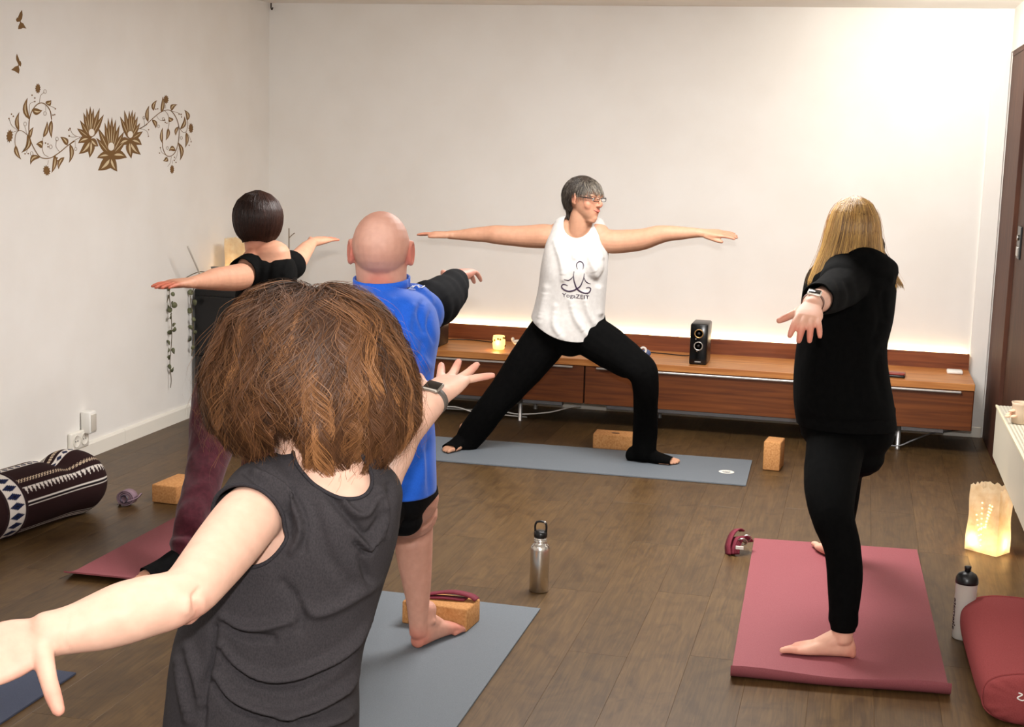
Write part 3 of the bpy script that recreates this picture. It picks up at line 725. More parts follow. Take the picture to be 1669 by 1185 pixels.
def paper_bag(e, p, s, h, power, glow_uv, flames):
    """open paper bag; p: four floor corners (front-left, front-right, back-right, back-left)"""
    p = np.array(p, float); n = 12; per = []
    for i in range(4):
        for t in np.arange(n) / n: per.append(p[i] + (p[(i + 1) % 4] - p[i]) * t)
    per = np.array(per); c = p.mean(0); R = []
    zs = np.linspace(0, 1, 14)
    for zi in zs:
        r = c + (per - c) * (1 - 0.06 * zi * s)
        r = r + np.array([0, 0, 1.0]) * zi * h
        k = np.arange(len(per))
        if zi == 1: r[:, 2] += 0.0035 * np.sin(k * 2.1) + 0.003 * np.sin(k * 4.7)
        wob = 0.003 * np.sin(k * 0.8 + zi * 9) * math.sin(zi * 3)
        d = (per - c); d /= np.linalg.norm(d, axis=1)[:, None]
        R.append(r + d * wob[:, None])
    k = len(per); V = np.vstack(R); F = [(i * k + j, i * k + (j + 1) % k, (i + 1) * k + (j + 1) % k, (i + 1) * k + j) for i in range(len(zs) - 1) for j in range(k)]
    F.append(tuple(range(k))[::-1])
    link_mesh('paper_bag', mesh_np('paper_bag', V, F, False), M_PAPER, e)
    for f in flames:
        Soup().lathe(tuple(f), [(0.017, 0.0), (0.018, 0.002), (0.018, 0.016), (0.014, 0.016)], 20).obj('tea_light', M_ALU, e)
        Soup().ball((f[0], f[1], f[2] + 0.026), (0.006, 0.006, 0.011), n=10).obj('flame', M_TEA, e)
        lamp('lantern_flame', 'POINT', (f[0], f[1], f[2] + 0.04), power, (1.0, 0.74, 0.42), 0.012)
    hs = Soup()
    for u, v in glow_uv:
        q = p[0] + (p[1] - p[0]) * u; q = c + (q - c) * (1 - 0.06 * v * s); out = np.cross(p[1] - p[0], (0, 0, 1)); out /= np.linalg.norm(out)
        q = q + np.array([0, 0, v * h]) + out * 0.004
        e1 = unit(p[1] - p[0]); hs.lathe(q, [(0.0042, 0), (0.0042, 0.0008)], 8, axes=[e1, (0, 0, 1), out])
    if glow_uv: hs.obj('glow_dots', base_mat('glowing_dot', rgb(255, 236, 190), 0.8, Emission_Color=(1.0, 0.78, 0.36, 1), Emission_Strength=1.3), e)  # small discs that emit, standing in for light through punched holes
pl = empty('paper_lantern', (-3.33, 7.40, 0.70), 'lit paper bag lantern on the black corner cabinet', 'lantern')
paper_bag(pl, [(-3.395, 7.36, 0.701), (-3.265, 7.36, 0.701), (-3.265, 7.46, 0.701), (-3.395, 7.46, 0.701)], 0.3, 0.262, 0.5, [], [(-3.33, 7.41, 0.702)])
vase = empty('branch_vase', (-3.40, 7.25, 0.70), 'small vase with pale bare twig on the corner cabinet', 'vase')
Soup().lathe((-3.40, 7.25, 0.70), [(0.03, 0), (0.038, 0.03), (0.03, 0.08), (0.018, 0.10), (0.022, 0.115), (0.018, 0.115), (0.014, 0.1)], 24).obj('pot', base_mat('grey_glaze', rgb(120, 116, 110), 0.3), vase)
Soup().wire([(-3.40, 7.25, 0.72), (-3.402, 7.2, 0.80), tuple(at(330, 456, 7.05)), tuple(at(322, 438, 6.94)), tuple(at(306, 402, 6.83))], 0.0045).obj('twig', base_mat('birch_twig', rgb(196, 188, 178), 0.7), vase)
vase2 = empty('branch_vase', (-2.9, 7.75, 0.378), 'dark slim vase with one thin twig behind the bob-haired woman', 'vase')
Soup().lathe((-2.93, 7.75, 0.378), [(0.026, 0), (0.03, 0.05), (0.016, 0.16), (0.02, 0.18), (0.016, 0.18)], 20).obj('pot', M_CAB, vase2)
tw = [tuple(at(471, 470, 7.75)), tuple(at(471, 430, 7.75)), tuple(at(471, 372, 7.75))]
Soup().wire([(-2.93, 7.75, 0.5)] + tw, 0.0032).obj('twig', base_mat('brown_twig', rgb(130, 112, 92), 0.7), vase2)
Soup().wire([tuple(at(471, 388, 7.75)), tuple(at(476, 383, 7.74)), tuple(at(480, 380, 7.73))], 0.0025).obj('side_twig', base_mat('brown_twig', rgb(130, 112, 92), 0.7), vase2)
# trailing vine
vine = empty('trailing_vine', (-3.42, 7.2, 0.70), 'trailing string plant hanging down beside the black corner cabinet', 'plant')
Soup().lathe((-3.35, 7.20, 0.70), [(0.035, 0), (0.045, 0.05), (0.047, 0.07), (0.042, 0.07), (0.04, 0.05)], 24).obj('pot', base_mat('dark_pot', rgb(40, 38, 38), 0.5), vine)
M_STEM = base_mat('vine_stem', rgb(96, 84, 62), 0.7); M_VLEAF = base_mat('vine_leaf', rgb(104, 106, 78), 0.6)
vl_mesh = None
def vine_leaf(p, a, tilt, s):
    global vl_mesh
    if vl_mesh is None:
        t = np.linspace(0, 2 * math.pi, 13)[:-1]; r = 1 - 0.25 * np.abs(np.sin(t / 2)) ** 6
        P = np.stack([np.cos(t) * r, np.sin(t) * r, 0.18 * np.cos(2 * t)], 1); n = len(P)
        V = np.vstack([P, P - (0, 0, 0.1), [[0, 0, -0.05]], [[0, 0, -0.15]]])
        F = [(i, (i + 1) % n, 2 * n) for i in range(n)] + [(n + (i + 1) % n, n + i, 2 * n + 1) for i in range(n)] + [(i, n + i, n + (i + 1) % n, (i + 1) % n) for i in range(n)]
        vl_mesh = mesh_np('leaf', V, F); vl_mesh.materials.append(M_VLEAF)
    o = bpy.data.objects.new('leaf', vl_mesh); COL.objects.link(o); o.parent = vine; o.matrix_parent_inverse = world_of(vine).inverted()
    o.location = tuple(p); o.rotation_euler = (tilt, 0.5, a); o.scale = (s, s, s)
def vine_strand(pts, leaves, seed):
    rg = random.Random(seed)
    Soup().wire(pts, 0.0022, n=6).obj('stem', M_STEM, vine)
    for px, py, y in leaves:
        p = at(px, py, y); vine_leaf(p, rg.uniform(0, 6.28), rg.uniform(0.9, 1.9), rg.uniform(0.012, 0.018))
vy = 6.86
L1 = [(275, 470), (282, 479), (272, 484), (267, 491), (280, 495), (284, 497), (273, 501), (276, 505), (266, 509), (268, 521), (272, 517), (278, 515), (283, 529), (284, 537), (277, 541), (275, 558), (273, 570), (282, 572), (275, 582), (276, 598), (281, 602)]
vine_strand([(-3.36, 7.20, 0.765), (-3.41, 7.1, 0.80), (-3.44, 6.95, 0.77), tuple(at(277, 470, vy)), tuple(at(279, 510, vy)), tuple(at(280, 550, vy)), tuple(at(277, 590, vy)), tuple(at(279, 618, vy)), tuple(at(278, 632, vy))], [(a, b, vy - 0.01 if i % 2 else vy + 0.01) for i, (a, b) in enumerate(L1)], 3)
vine_strand([tuple(at(276, 480, vy)), tuple(at(270, 500, vy)), tuple(at(268, 520, vy))], [], 4)
vine_strand([(-3.36, 7.20, 0.765), (-3.40, 7.15, 0.78), tuple(at(312, 478, 7.1)), tuple(at(313, 510, 7.1)), tuple(at(316, 545, 7.1)), tuple(at(312, 580, 7.1))], [(311, 476, 7.1), (317, 493, 7.09), (309, 506, 7.1), (316, 520, 7.09), (311, 533, 7.1), (318, 541, 7.09), (310, 552, 7.1), (314, 566, 7.09)], 5)

# ------------------------------------------------------------------ radiator with grille, hung on the right wall
M_RAD = base_mat('cream_radiator', rgb(206, 200, 182), 0.45)
rad = empty('radiator', (0.66, 5.4, 0.27), 'cream low convector radiator with perforated top on the right wall', 'radiator')
ry0, ry1, rx0, rx1, rz0, rz1 = 4.4, 6.32, 0.612, 0.716, 0.276, 0.492
Soup().box((rx0 + 0.006, (ry0 + ry1) / 2, (rz0 + rz1) / 2), (0.012, ry1 - ry0, rz1 - rz0), bevel=0.003).obj('front_panel', M_RAD, rad, False)
Soup().box(((rx0 + rx1) / 2, ry1 - 0.006, (rz0 + rz1) / 2), (rx1 - rx0 - 0.026, 0.012, rz1 - rz0 - 0.004), bevel=0.003).obj('side_panel', M_RAD, rad, False)
Soup().box(((rx0 + rx1) / 2, ry0 + 0.006, (rz0 + rz1) / 2), (rx1 - rx0 - 0.026, 0.012, rz1 - rz0 - 0.004), bevel=0.003).obj('side_panel', M_RAD, rad, False)
Soup().box((rx1 - 0.006, (ry0 + ry1) / 2, (rz0 + rz1) / 2), (0.012, ry1 - ry0, rz1 - rz0), bevel=0.003).obj('back_panel', M_RAD, rad, False)
Soup().box(((rx0 + rx1) / 2, (ry0 + ry1) / 2, rz1 - 0.03), (rx1 - rx0 - 0.026, ry1 - ry0 - 0.03, 0.03)).obj('fin_block', base_mat('fin_dark', rgb(70, 62, 54), 0.7), rad, False)
g = Soup()
for k in range(8): g.box((rx0 + 0.004 + k * (rx1 - rx0 - 0.008) / 7, (ry0 + ry1) / 2, rz1 + 0.003), (0.0065, ry1 - ry0, 0.006))
ng = int((ry1 - ry0) / 0.0145)
for k in range(ng + 1): g.box(((rx0 + rx1) / 2, ry0 + 0.004 + k * (ry1 - ry0 - 0.008) / ng, rz1 + 0.0025), (rx1 - rx0, 0.0065, 0.005))
tag(g.obj('grille', M_RAD, rad, False), kind='stuff')
Soup().box((rx0 - 0.001, (ry0 + ry1) / 2, rz1 + 0.004), (0.007, ry1 - ry0, 0.008)).obj('edge_trim', base_mat('pale_edge', rgb(226, 218, 188), 0.4), rad, False)
for yk in (4.7, 6.0): Soup().box((0.70, yk, 0.20), (0.03, 0.03, 0.16), bevel=0.003).obj('bracket', M_RAD, rad, False)
Soup().wire([(0.68, 4.9, 0.28), (0.68, 4.9, 0.15), (0.68, 4.9, 0.0)], 0.009).obj('pipe', M_RAD, rad)
# tea-light holder with petal decoration standing on the radiator
th = empty('tealight_holder', (0.668, 5.92, 0.498), 'frosted glass tealight holder with peach petals on the radiator', 'candle holder')
Soup().lathe((0.668, 5.92, 0.498), [(0.030, 0), (0.036, 0.004), (0.038, 0.05), (0.036, 0.075), (0.040, 0.085), (0.037, 0.085), (0.033, 0.07), (0.034, 0.02)], 28).obj('glass', base_mat('frosted_glass', rgb(206, 184, 158), 0.35), th)
for k, (dx, dy, dz) in enumerate(((-0.035, -0.02, 0.05), (-0.045, -0.01, 0.035), (-0.03, -0.03, 0.03), (-0.05, -0.02, 0.028))):
    Soup().ball((0.668 + dx, 5.92 + dy, 0.50 + dz), (0.016, 0.011, 0.006), axes=[unit((1, 0.3 * k, 0.2)), unit((-0.3 * k, 1, 0)), unit((-0.2, 0, 1))], n=10).obj('petal', base_mat('peach_petal', rgb(232, 190, 160), 0.6), th)
# big paper lantern on the floor
bl_ = empty('paper_lantern', (0.58, 5.79, 0), 'tall lit paper bag lantern with glowing dots on the floor by the radiator', 'lantern')
glow_pts = []
for k in range(7): glow_pts.append((0.30 + 0.035 * k, 0.56 - 0.075 * k))
for k in range(8): glow_pts.append((0.45 + 0.008 * k, 0.76 - 0.08 * k))
for k in range(8): glow_pts.append((0.70 - 0.012 * k, 0.75 - 0.05 * k)); 
for k in range(6): glow_pts.append((0.78 - 0.03 * k, 0.74 - 0.05 * k))
for k in range(4): glow_pts.append((0.44 + 0.06 * k, 0.36 + 0.02 * k))
paper_bag(bl_, [(0.485, 5.80, 0.002), (0.597, 5.715, 0.002), (0.655, 5.80, 0.002), (0.55, 5.88, 0.002)], 1.0, 0.262, 0.24, glow_pts, [(0.525, 5.80, 0.004), (0.61, 5.785, 0.004)])
# ================================================================== PEOPLE: builders
def axis_dist(V, p, d):
    q = V - np.asarray(p); return np.linalg.norm(q - np.outer(q @ d, d), axis=1)
def V3(*a): return np.array(a, float)
def frame_from(f, up=(0, 0, 1)):
    """rows: right-hand side of the person, forward, up"""
    f = unit(f); u = np.asarray(up, float); r = unit(np.cross(f, u)); u = np.cross(r, f)
    return np.array([r, f, u])
def px_limb(soup, st, n=20, sub=4, grow=0.0, scale=1.0, flat=1.0, round_ends=True):
    """limb through photograph points (px, py, depth y, radius in photograph pixels) at their real place and size"""
    P = [at(a, b, y) for a, b, y, r in st]; R = [r / ppm(p) * scale + grow for p, (a, b, y, r) in zip(P, st)]
    soup.limb(P, R, ref=-CF + np.array([0, 0, .3]), n=n, sub=sub, flat=flat, round_ends=round_ends); return P
def px_trunk(soup, st, scale=1.0, grow=0.0, p=2.3, n=40, sub=4):
    """trunk sections (left px, right px, py, depth y, half depth m)"""
    S = []
    for xl, xr, py, y, hd in st:
        c = at((xl + xr) / 2, py, y); hw = (xr - xl) / 2 / ppm(c) * scale + grow
        fw = np.array([CF[0], CF[1], 0]); fw /= np.linalg.norm(fw)
        S.append((c, CR * hw, -fw * (hd * scale + grow)))
    soup.loft(S, n=n, p=p, sub=sub)

def head(soup, c, A, H, ears=1.0, chin=1.0, long_neck=None):
    """skull, face and ears about centre c; A rows = right, forward, up; H = head height"""
    L = lambda x, y, z: np.asarray(c) + (np.array([x, y, z]) * H) @ A
    E = lambda p, r: soup.ball(L(*p), [k * H for k in r], axes=A, n=24)
    E((0, -0.055, 0.10), (0.335, 0.425, 0.395))
    st = []
    for z, y, rx, ry in ((0.20, 0.03, 0.27, 0.31), (0.05, 0.07, 0.30, 0.325), (-0.12, 0.085, 0.285, 0.315), (-0.26, 0.105, 0.245, 0.285), (-0.37, 0.14, 0.185, 0.235), (-0.45, 0.185, 0.12, 0.16)):
        st.append((L(0, y, z), A[0] * rx * H, A[1] * ry * H))
    soup.loft(st, n=28, p=2.2)
    soup.limb([L(0, 0.385, 0.07), L(0, 0.43, -0.02), L(0, 0.475, -0.10), L(0, 0.46, -0.145)], [0.03 * H, 0.036 * H, 0.05 * H, 0.042 * H], ref=A[1], n=14)
    for s in (-1, 1):
        E((s * 0.055, 0.425, -0.135), (0.034, 0.045, 0.03))
        E((s * 0.14, 0.345, 0.10), (0.13, 0.06, 0.038))
        E((s * 0.16, 0.245, -0.11), (0.13, 0.10, 0.14))
        E((s * 0.155, 0.335, 0.022), (0.075, 0.05, 0.028))
        if ears:
            B = np.array([unit(A[0] * s + A[1] * -0.35), unit(A[1] + A[0] * s * 0.35), A[2]])
            soup.ball(L(s * 0.345, -0.03, 0.0), [0.026 * H * ears, 0.075 * H * ears, 0.125 * H * ears], axes=B, n=18)
            soup.torus(L(s * 0.362, -0.045, 0.015), 0.082 * H * ears, 0.021 * H, axes=[B[1] * 0.72, B[2] * 1.35, B[0]], n=26, m=8)
            soup.ball(L(s * 0.352, -0.005, -0.105), [0.02 * H, 0.035 * H, 0.04 * H], axes=B, n=12)
    E((0, 0.375, -0.235), (0.10, 0.042, 0.020)); E((0, 0.37, -0.285), (0.085, 0.04, 0.022)); E((0, 0.30, -0.42), (0.095 * chin, 0.085, 0.07))
    return L

FING = ((0.026, 0.072, 0.0085, 0.10), (0.009, 0.080, 0.0088, 0.02), (-0.009, 0.074, 0.0084, -0.06), (-0.026, 0.060, 0.0076, -0.16))
def hand(soup, wrist, d, back, side, curl=0.15, spread=1.0, thumb=(0.62, 0.72, -0.2), s=1.0, curls=None, thumb_bend=0.2, palm_w=0.040, fr=1.0, fans=None):
    """wrist point; d = direction of the fingers, back = out of the back of the hand, side = +1 when the thumb lies along back x d"""
    d = unit(d); back = unit(np.asarray(back) - d * (np.asarray(back) @ d)); t = np.cross(back, d) * side
    L = lambda x, y, z: np.asarray(wrist) + (d * x + t * y + back * z) * s
    S = []
    for x, hw, hz, z in ((-0.012, 0.026, 0.020, 0), (0.012, 0.029, 0.019, 0), (0.04, palm_w - 0.003, 0.0165, 0.001), (0.07, palm_w, 0.0145, 0.002), (0.092, palm_w - 0.001, 0.012, 0.001)):
        S.append((L(x, 0, z), t * hw * s, back * hz * s))
    soup.loft(S, n=24, p=2.6)
    tips = []
    for k, (y, ln, r, fan) in enumerate(FING):
        c = curls[k] if curls else curl
        p = L(0.078, y, 0.001); ang = 0.0; pts = [p, L(0.094, y + fan * 0.012, 0.001)]; fd = fans[k] if fans else fan * spread
        for seg, cc in ((0.46, c * 0.7), (0.31, c * 1.1), (0.23, c * 0.7)):
            ang += cc
            v = (d * math.cos(ang) + -back * math.sin(ang)); v = unit(v + t * fd)
            pts.append(pts[-1] + v * ln * seg * s)
        rr = [r * k_ * s * fr for k_ in (1.02, 1.06, 0.99, 0.93, 0.74)]
        soup.limb(pts, rr, ref=back, n=12, sub=3); tips.append((pts[-1], pts[-2], r * s))
    td = unit(d * thumb[0] + t * thumb[1] + back * thumb[2])
    p0 = L(0.016, 0.020, -0.006); p1 = p0 + td * 0.040 * s; td2 = unit(td + d * thumb_bend); p2 = p1 + td2 * 0.029 * s; p3 = p2 + unit(td2 + d * thumb_bend) * 0.021 * s
    soup.limb([p0, p1, p2, p3], [0.0155 * s, 0.0122 * s, 0.0112 * s, 0.0088 * s], ref=back, n=12, sub=3); tips.append((p3, p2, 0.009 * s))
    return tips
def nails(tips, back, mat, parent):
    s = Soup()
    for p3, p2, r in tips:
        a = unit(p3 - p2); n = unit(np.asarray(back) - a * (np.asarray(back) @ a)); b = np.cross(n, a)
        s.ball(p3 + n * r * 0.55 + a * r * 0.2, [r * 0.75, r * 0.58, r * 0.22], axes=[a, b, n], n=10)
    s.obj('nails', mat, parent)

def foot(soup, ankle, toe_dir, big, s=1.0, floor_z=None):
    """ankle centre above the floor; toe_dir horizontal; big = +1 when the big toe lies to the left of toe_dir"""
    f = unit(np.array([toe_dir[0], toe_dir[1], 0.0])); t = np.cross((0, 0, 1), f) * big; z0 = floor_z
    L = lambda x, y, z: np.array([ankle[0], ankle[1], z0]) + f * x * s + t * y * s + np.array([0, 0, z * s])
    S = []
    for x, y, hw, hz in ((-0.036, 0.0, 0.026, 0.026), (-0.022, 0, 0.031, 0.034), (0.005, 0.0, 0.031, 0.040), (0.045, 0.003, 0.034, 0.032), (0.09, 0.006, 0.042, 0.023), (0.125, 0.004, 0.045, 0.017), (0.145, 0.0, 0.043, 0.0125)):
        S.append((L(x, y, hz), t * hw * s, np.array([0, 0, hz * s])))
    soup.loft(S, n=24, p=2.4)
    soup.limb([np.asarray(ankle) + (0, 0, 0.03), L(-0.005, 0, 0.075), L(0.03, 0.004, 0.05), L(0.075, 0.008, 0.032)], [0.031 * s, 0.033 * s, 0.032 * s, 0.024 * s], ref=t, n=18)
    for sd in (-1, 1): soup.ball(L(-0.006, sd * 0.027, 0.075), 0.012 * s, n=12)
    soup.limb([L(-0.033, 0, 0.03), L(-0.027, 0, 0.075), np.asarray(ankle) + np.array([0, 0, 0.05]) - f * 0.018 * s], [0.022 * s, 0.013 * s, 0.014 * s], ref=t, n=12)
    tips = []
    for y, x, ln, r in ((0.031, 0.140, 0.048, 0.0125), (0.011, 0.146, 0.040, 0.0088), (-0.006, 0.142, 0.036, 0.0083), (-0.021, 0.134, 0.031, 0.0078), (-0.035, 0.122, 0.027, 0.0075)):
        a, b_, c_ = L(x - 0.02, y * 0.95, r * 1.15), L(x + ln * 0.5, y, r * 1.3), L(x + ln, y * 1.02, r * 0.95)
        soup.limb([a, b_, c_], [r * 1.05 * s, r * s, r * 0.85 * s], ref=(0, 0, 1), n=12, sub=3); tips.append((c_, b_, r * s))
    return tips

def body_object(name, soup, voxel, smooth, skin, parent, marks=(), base=(0.6, 0.35, 0.22), deform=None):
    """one continuous skin; marks = (centre, radius, colour, strength) patches of the skin's own colour"""
    me = remeshed(soup, voxel, smooth, name); V = verts_of(me)
    if deform is not None:
        V = V + normals_of(me) * deform(V, normals_of(me))[:, None]; set_verts(me, V)
    c = np.tile(np.array(base[:3], float), (len(V), 1))
    for p, r, col, k in marks:
        r = np.asarray(r, float); d = np.linalg.norm((V - np.asarray(p)) / r, axis=1)
        w = np.clip(1 - d, 0, 1); w = w * w * (3 - 2 * w) * k
        w = np.clip(w * 1.6, 0, k)[:, None]; c = c * (1 - w) + np.array(col[:3]) * w
    set_tint(me, c)
    return link_mesh(name, me, skin, parent)

def skin_mat(name): return tint_mat(name, rough=0.55, spec=0.3, sss=0.12, noise=0.10, nscale=45)

def cloth_mat(name, c1, c2, rough=0.85, weave=900, bump=0.25, sheen=0.25, scale=60):
    m = noise_mat(name, c1, c2, scale=scale, rough=rough, bump=bump, bump_scale=weave, dist=0.0006, spec=0.2 if c1[0] > 0.02 else 0.06)
    m.node_tree.nodes['Principled BSDF'].inputs['Sheen Weight'].default_value = sheen
    return m

def folds_fn(fold_list, spread_normal=True):
    """raised or sunk creases: ((px,py) polyline in photograph pixels, width px, height m) on the cloth facing the photographer"""
    def f(V, N):
        x, y, z = project(V); Q = np.stack([x, y], 1)
        face = np.clip(-(N @ CF) * 2.0, 0, 1); out = np.zeros(len(V))
        for line, w, h in fold_list:
            L = resample(np.array(line, float), 4) if len(line) > 2 else np.array(line, float)
            d = np.full(len(V), 1e9); tpos = np.zeros(len(V)); n = len(L) - 1
            for i in range(n):
                di = seg_dist(Q, L[i], L[i + 1]); m = di < d; d[m] = di[m]; tpos[m] = (i + 0.5) / n
            out += h * np.exp(-(d / w) ** 2) * np.sin(np.pi * np.clip(tpos * 0.9 + 0.05, 0, 1)) ** 0.5
        return out * face
    return f
def ripple(amp, k, seed=0, stretch=(1, 1, 0.35)):
    rg = np.random.default_rng(seed); D = rg.normal(size=(7, 3)) * np.array(stretch); ph = rg.uniform(0, 6.28, 7); fr = rg.uniform(0.5, 1.4, 7) * k
    def f(V, N):
        o = np.zeros(len(V))
        for d, p, q in zip(D, ph, fr): o += np.sin(V @ d * q + p + 1.5 * np.sin(V @ d[[1, 2, 0]] * q * 0.6))
        return o / 7 * amp * 2
    return f
def add_fn(*fs): return lambda V, N: sum(f(V, N) for f in fs)

# ------------------------------------------------------------------ hair
def strand_mesh(name, P, rad, col, taper=0.35):
    """P (N,K,3) paths -> three-sided hairs with a 'tint' per point (N,3) or (N,K,3)"""
    N, K, _ = P.shape
    T = np.gradient(P, axis=1); T /= np.linalg.norm(T, axis=2, keepdims=True) + 1e-9
    ref = RNG.normal(size=(N, 1, 3)); s = np.cross(T, ref); s /= np.linalg.norm(s, axis=2, keepdims=True) + 1e-9; v = np.cross(T, s)
    k = np.linspace(0, 1, K); tp = (1 - (1 - taper) * k ** 1.5)[None, :, None]
    r = np.broadcast_to(np.asarray(rad, float).reshape(-1, 1, 1), (N, 1, 1)) * tp
    V = np.stack([P + r * (math.cos(a) * s + math.sin(a) * v) for a in (0, 2.094, 4.189)], axis=2)       # N,K,3,3
    V = V.reshape(-1, 3)
    b = (np.arange(N) * K * 3)[:, None, None] + (np.arange(K - 1) * 3)[None, :, None]; j = np.arange(3)[None, None, :]; j2 = (j + 1) % 3
    F = np.stack([b + j, b + j2, b + 3 + j2, b + 3 + j], axis=3).reshape(-1, 4)
    c = np.asarray(col, float)
    if c.ndim == 2: c = np.repeat(c[:, None, :], K, axis=1)
    c = np.repeat(c[:, :, None, :], 3, axis=2).reshape(-1, 3)
    return V, F, c
def hair_object(name, parts, mat, parent):
    """joins triangle and quad pieces, each with a tint, into one hair mesh"""
    V = []; C = []; loops = []; sizes = []; n = 0
    for v, f, c in parts:
        V.append(v); C.append(c); loops.append((np.asarray(f) + n).astype(np.int32).ravel()); sizes.append(np.full(len(f), f.shape[1], np.int32)); n += len(v)
    V = np.vstack(V).astype(np.float32); C = np.vstack(C); lp = np.concatenate(loops); sz = np.concatenate(sizes)
    me = bpy.data.meshes.new(name); me.vertices.add(len(V)); me.vertices.foreach_set('co', V.ravel())
    me.loops.add(len(lp)); me.loops.foreach_set('vertex_index', lp)
    me.polygons.add(len(sz)); me.polygons.foreach_set('loop_start', np.concatenate([[0], np.cumsum(sz)[:-1]]).astype(np.int32)); me.update(calc_edges=True)
    me.polygons.foreach_set('use_smooth', np.full(len(sz), True)); set_tint(me, C)
    return link_mesh(name, me, mat, parent)
def ribbon_mesh(P, centre, w, col, taper=0.5):
    """flat hairs whose broad side looks away from the head"""
    N, K, _ = P.shape
    T = np.gradient(P, axis=1); s = np.cross(T, P - np.asarray(centre) + RNG.normal(size=(N, 1, 3)) * 0.05); s /= np.linalg.norm(s, axis=2, keepdims=True) + 1e-9
    r = w * (1 - (1 - taper) * np.linspace(0, 1, K) ** 1.5)[None, :, None]
    V = np.stack([P - s * r, P + s * r], axis=2).reshape(-1, 3)
    b = (np.arange(N) * K * 2)[:, None] + (np.arange(K - 1) * 2)[None, :]
    F = np.stack([b, b + 1, b + 3, b + 2], axis=2).reshape(-1, 4)
    c = np.asarray(col, float)
    if c.ndim == 2: c = np.repeat(c[:, None, :], K, axis=1)
    c = np.repeat(c[:, :, None, :], 2, axis=2).reshape(-1, 3)
    return V, F, c
def ease_path(P0, P1, P2, K):
    t = np.linspace(0, 1, K)[None, :, None]
    return (1 - t) ** 2 * P0[:, None] + 2 * t * (1 - t) * P1[:, None] + t * t * P2[:, None]
def hair_mat(name, rough=0.42, spec=0.5): 
    m = tint_mat(name, rough=rough, spec=spec)
    return m
def wristwatch(wrist, d, back, r, band_mat, face_mat, rim_mat, parent_label, size=(0.040, 0.032), square=True, off=0.0):
    """strap round the wrist, case on the back of it: a thing of its own"""
    d = unit(d); back = unit(np.asarray(back) - d * (np.asarray(back) @ d)); t = np.cross(back, d)
    c = np.asarray(wrist) + d * off
    e = empty('wristwatch', tuple(c), parent_label, 'watch')
    s = Soup(); a = np.linspace(0, 2 * math.pi, 33); pts = [c + (t * math.cos(k) * r[0] + back * math.sin(k) * r[1]) for k in a]
    s.strip(pts, d * 0.019, 0.0025); s.obj('strap', band_mat, e)
    A = np.array([d, t, back]); q = c + back * (r[1] + 0.004)
    def slab(cc, sx, sy, sz, b):
        sp = Soup(); sp.box((0, 0, 0), (sx, sy, sz), bevel=b); V = sp.V[0] @ A + cc; o = Soup(); o.add(V, sp.F); return o
    cs = slab(q, size[1], size[0], 0.009, 0.004).obj('case', rim_mat, e)
    slab(q + back * 0.0046, size[1] * 0.80, size[0] * 0.84, 0.001, 0.0004).obj('screen', face_mat, cs)
    return e
# ================================================================== THE INSTRUCTOR (faces the class, warrior stance along her mat)
SK_I = rgb(194, 146, 118)
RED = rgb(196, 104, 84)
def sgnpow(v, p): return math.copysign(abs(v) ** p, v)
def cap_field(c, A, H, table):
    zs = [t[0] for t in table]; ys = [t[1] for t in table]
    def f(V):
        q = (V - np.asarray(c)) @ np.array(A).T / H
        return (np.interp(q[:, 2], zs, ys) - q[:, 1]) * H
    return f
SHORT_LINE = [(-0.60, -0.27), (-0.36, -0.20), (-0.14, -0.14), (-0.02, -0.11), (0.06, 0.08), (0.10, 0.13), (0.17, 0.17), (0.27, 0.30), (0.36, 0.46), (0.6, 0.8)]
def scalp(c, A, H, n, table, grow=1.0, zmin=-0.42, seed=1):
    """random points and normals on the hair-bearing scalp"""
    rg = np.random.default_rng(seed); f = cap_field(c, A, H, table); out = []; nn = []
    while sum(len(o) for o in out) < n:
        u = rg.normal(size=(n * 2, 3)); u /= np.linalg.norm(u, axis=1)[:, None]
        q = u * np.array([0.335, 0.425, 0.395]) * grow + np.array([0, -0.055, 0.10])
        low = u[:, 2] < -0.55
        V = np.asarray(c) + (q * H) @ A; N = (u / np.array([0.335, 0.425, 0.395])) @ A; N /= np.linalg.norm(N, axis=1)[:, None]
        ok = (f(V) > 0) & (q[:, 2] > zmin); out.append(V[ok]); nn.append(N[ok])
    return np.vstack(out)[:n], np.vstack(nn)[:n]

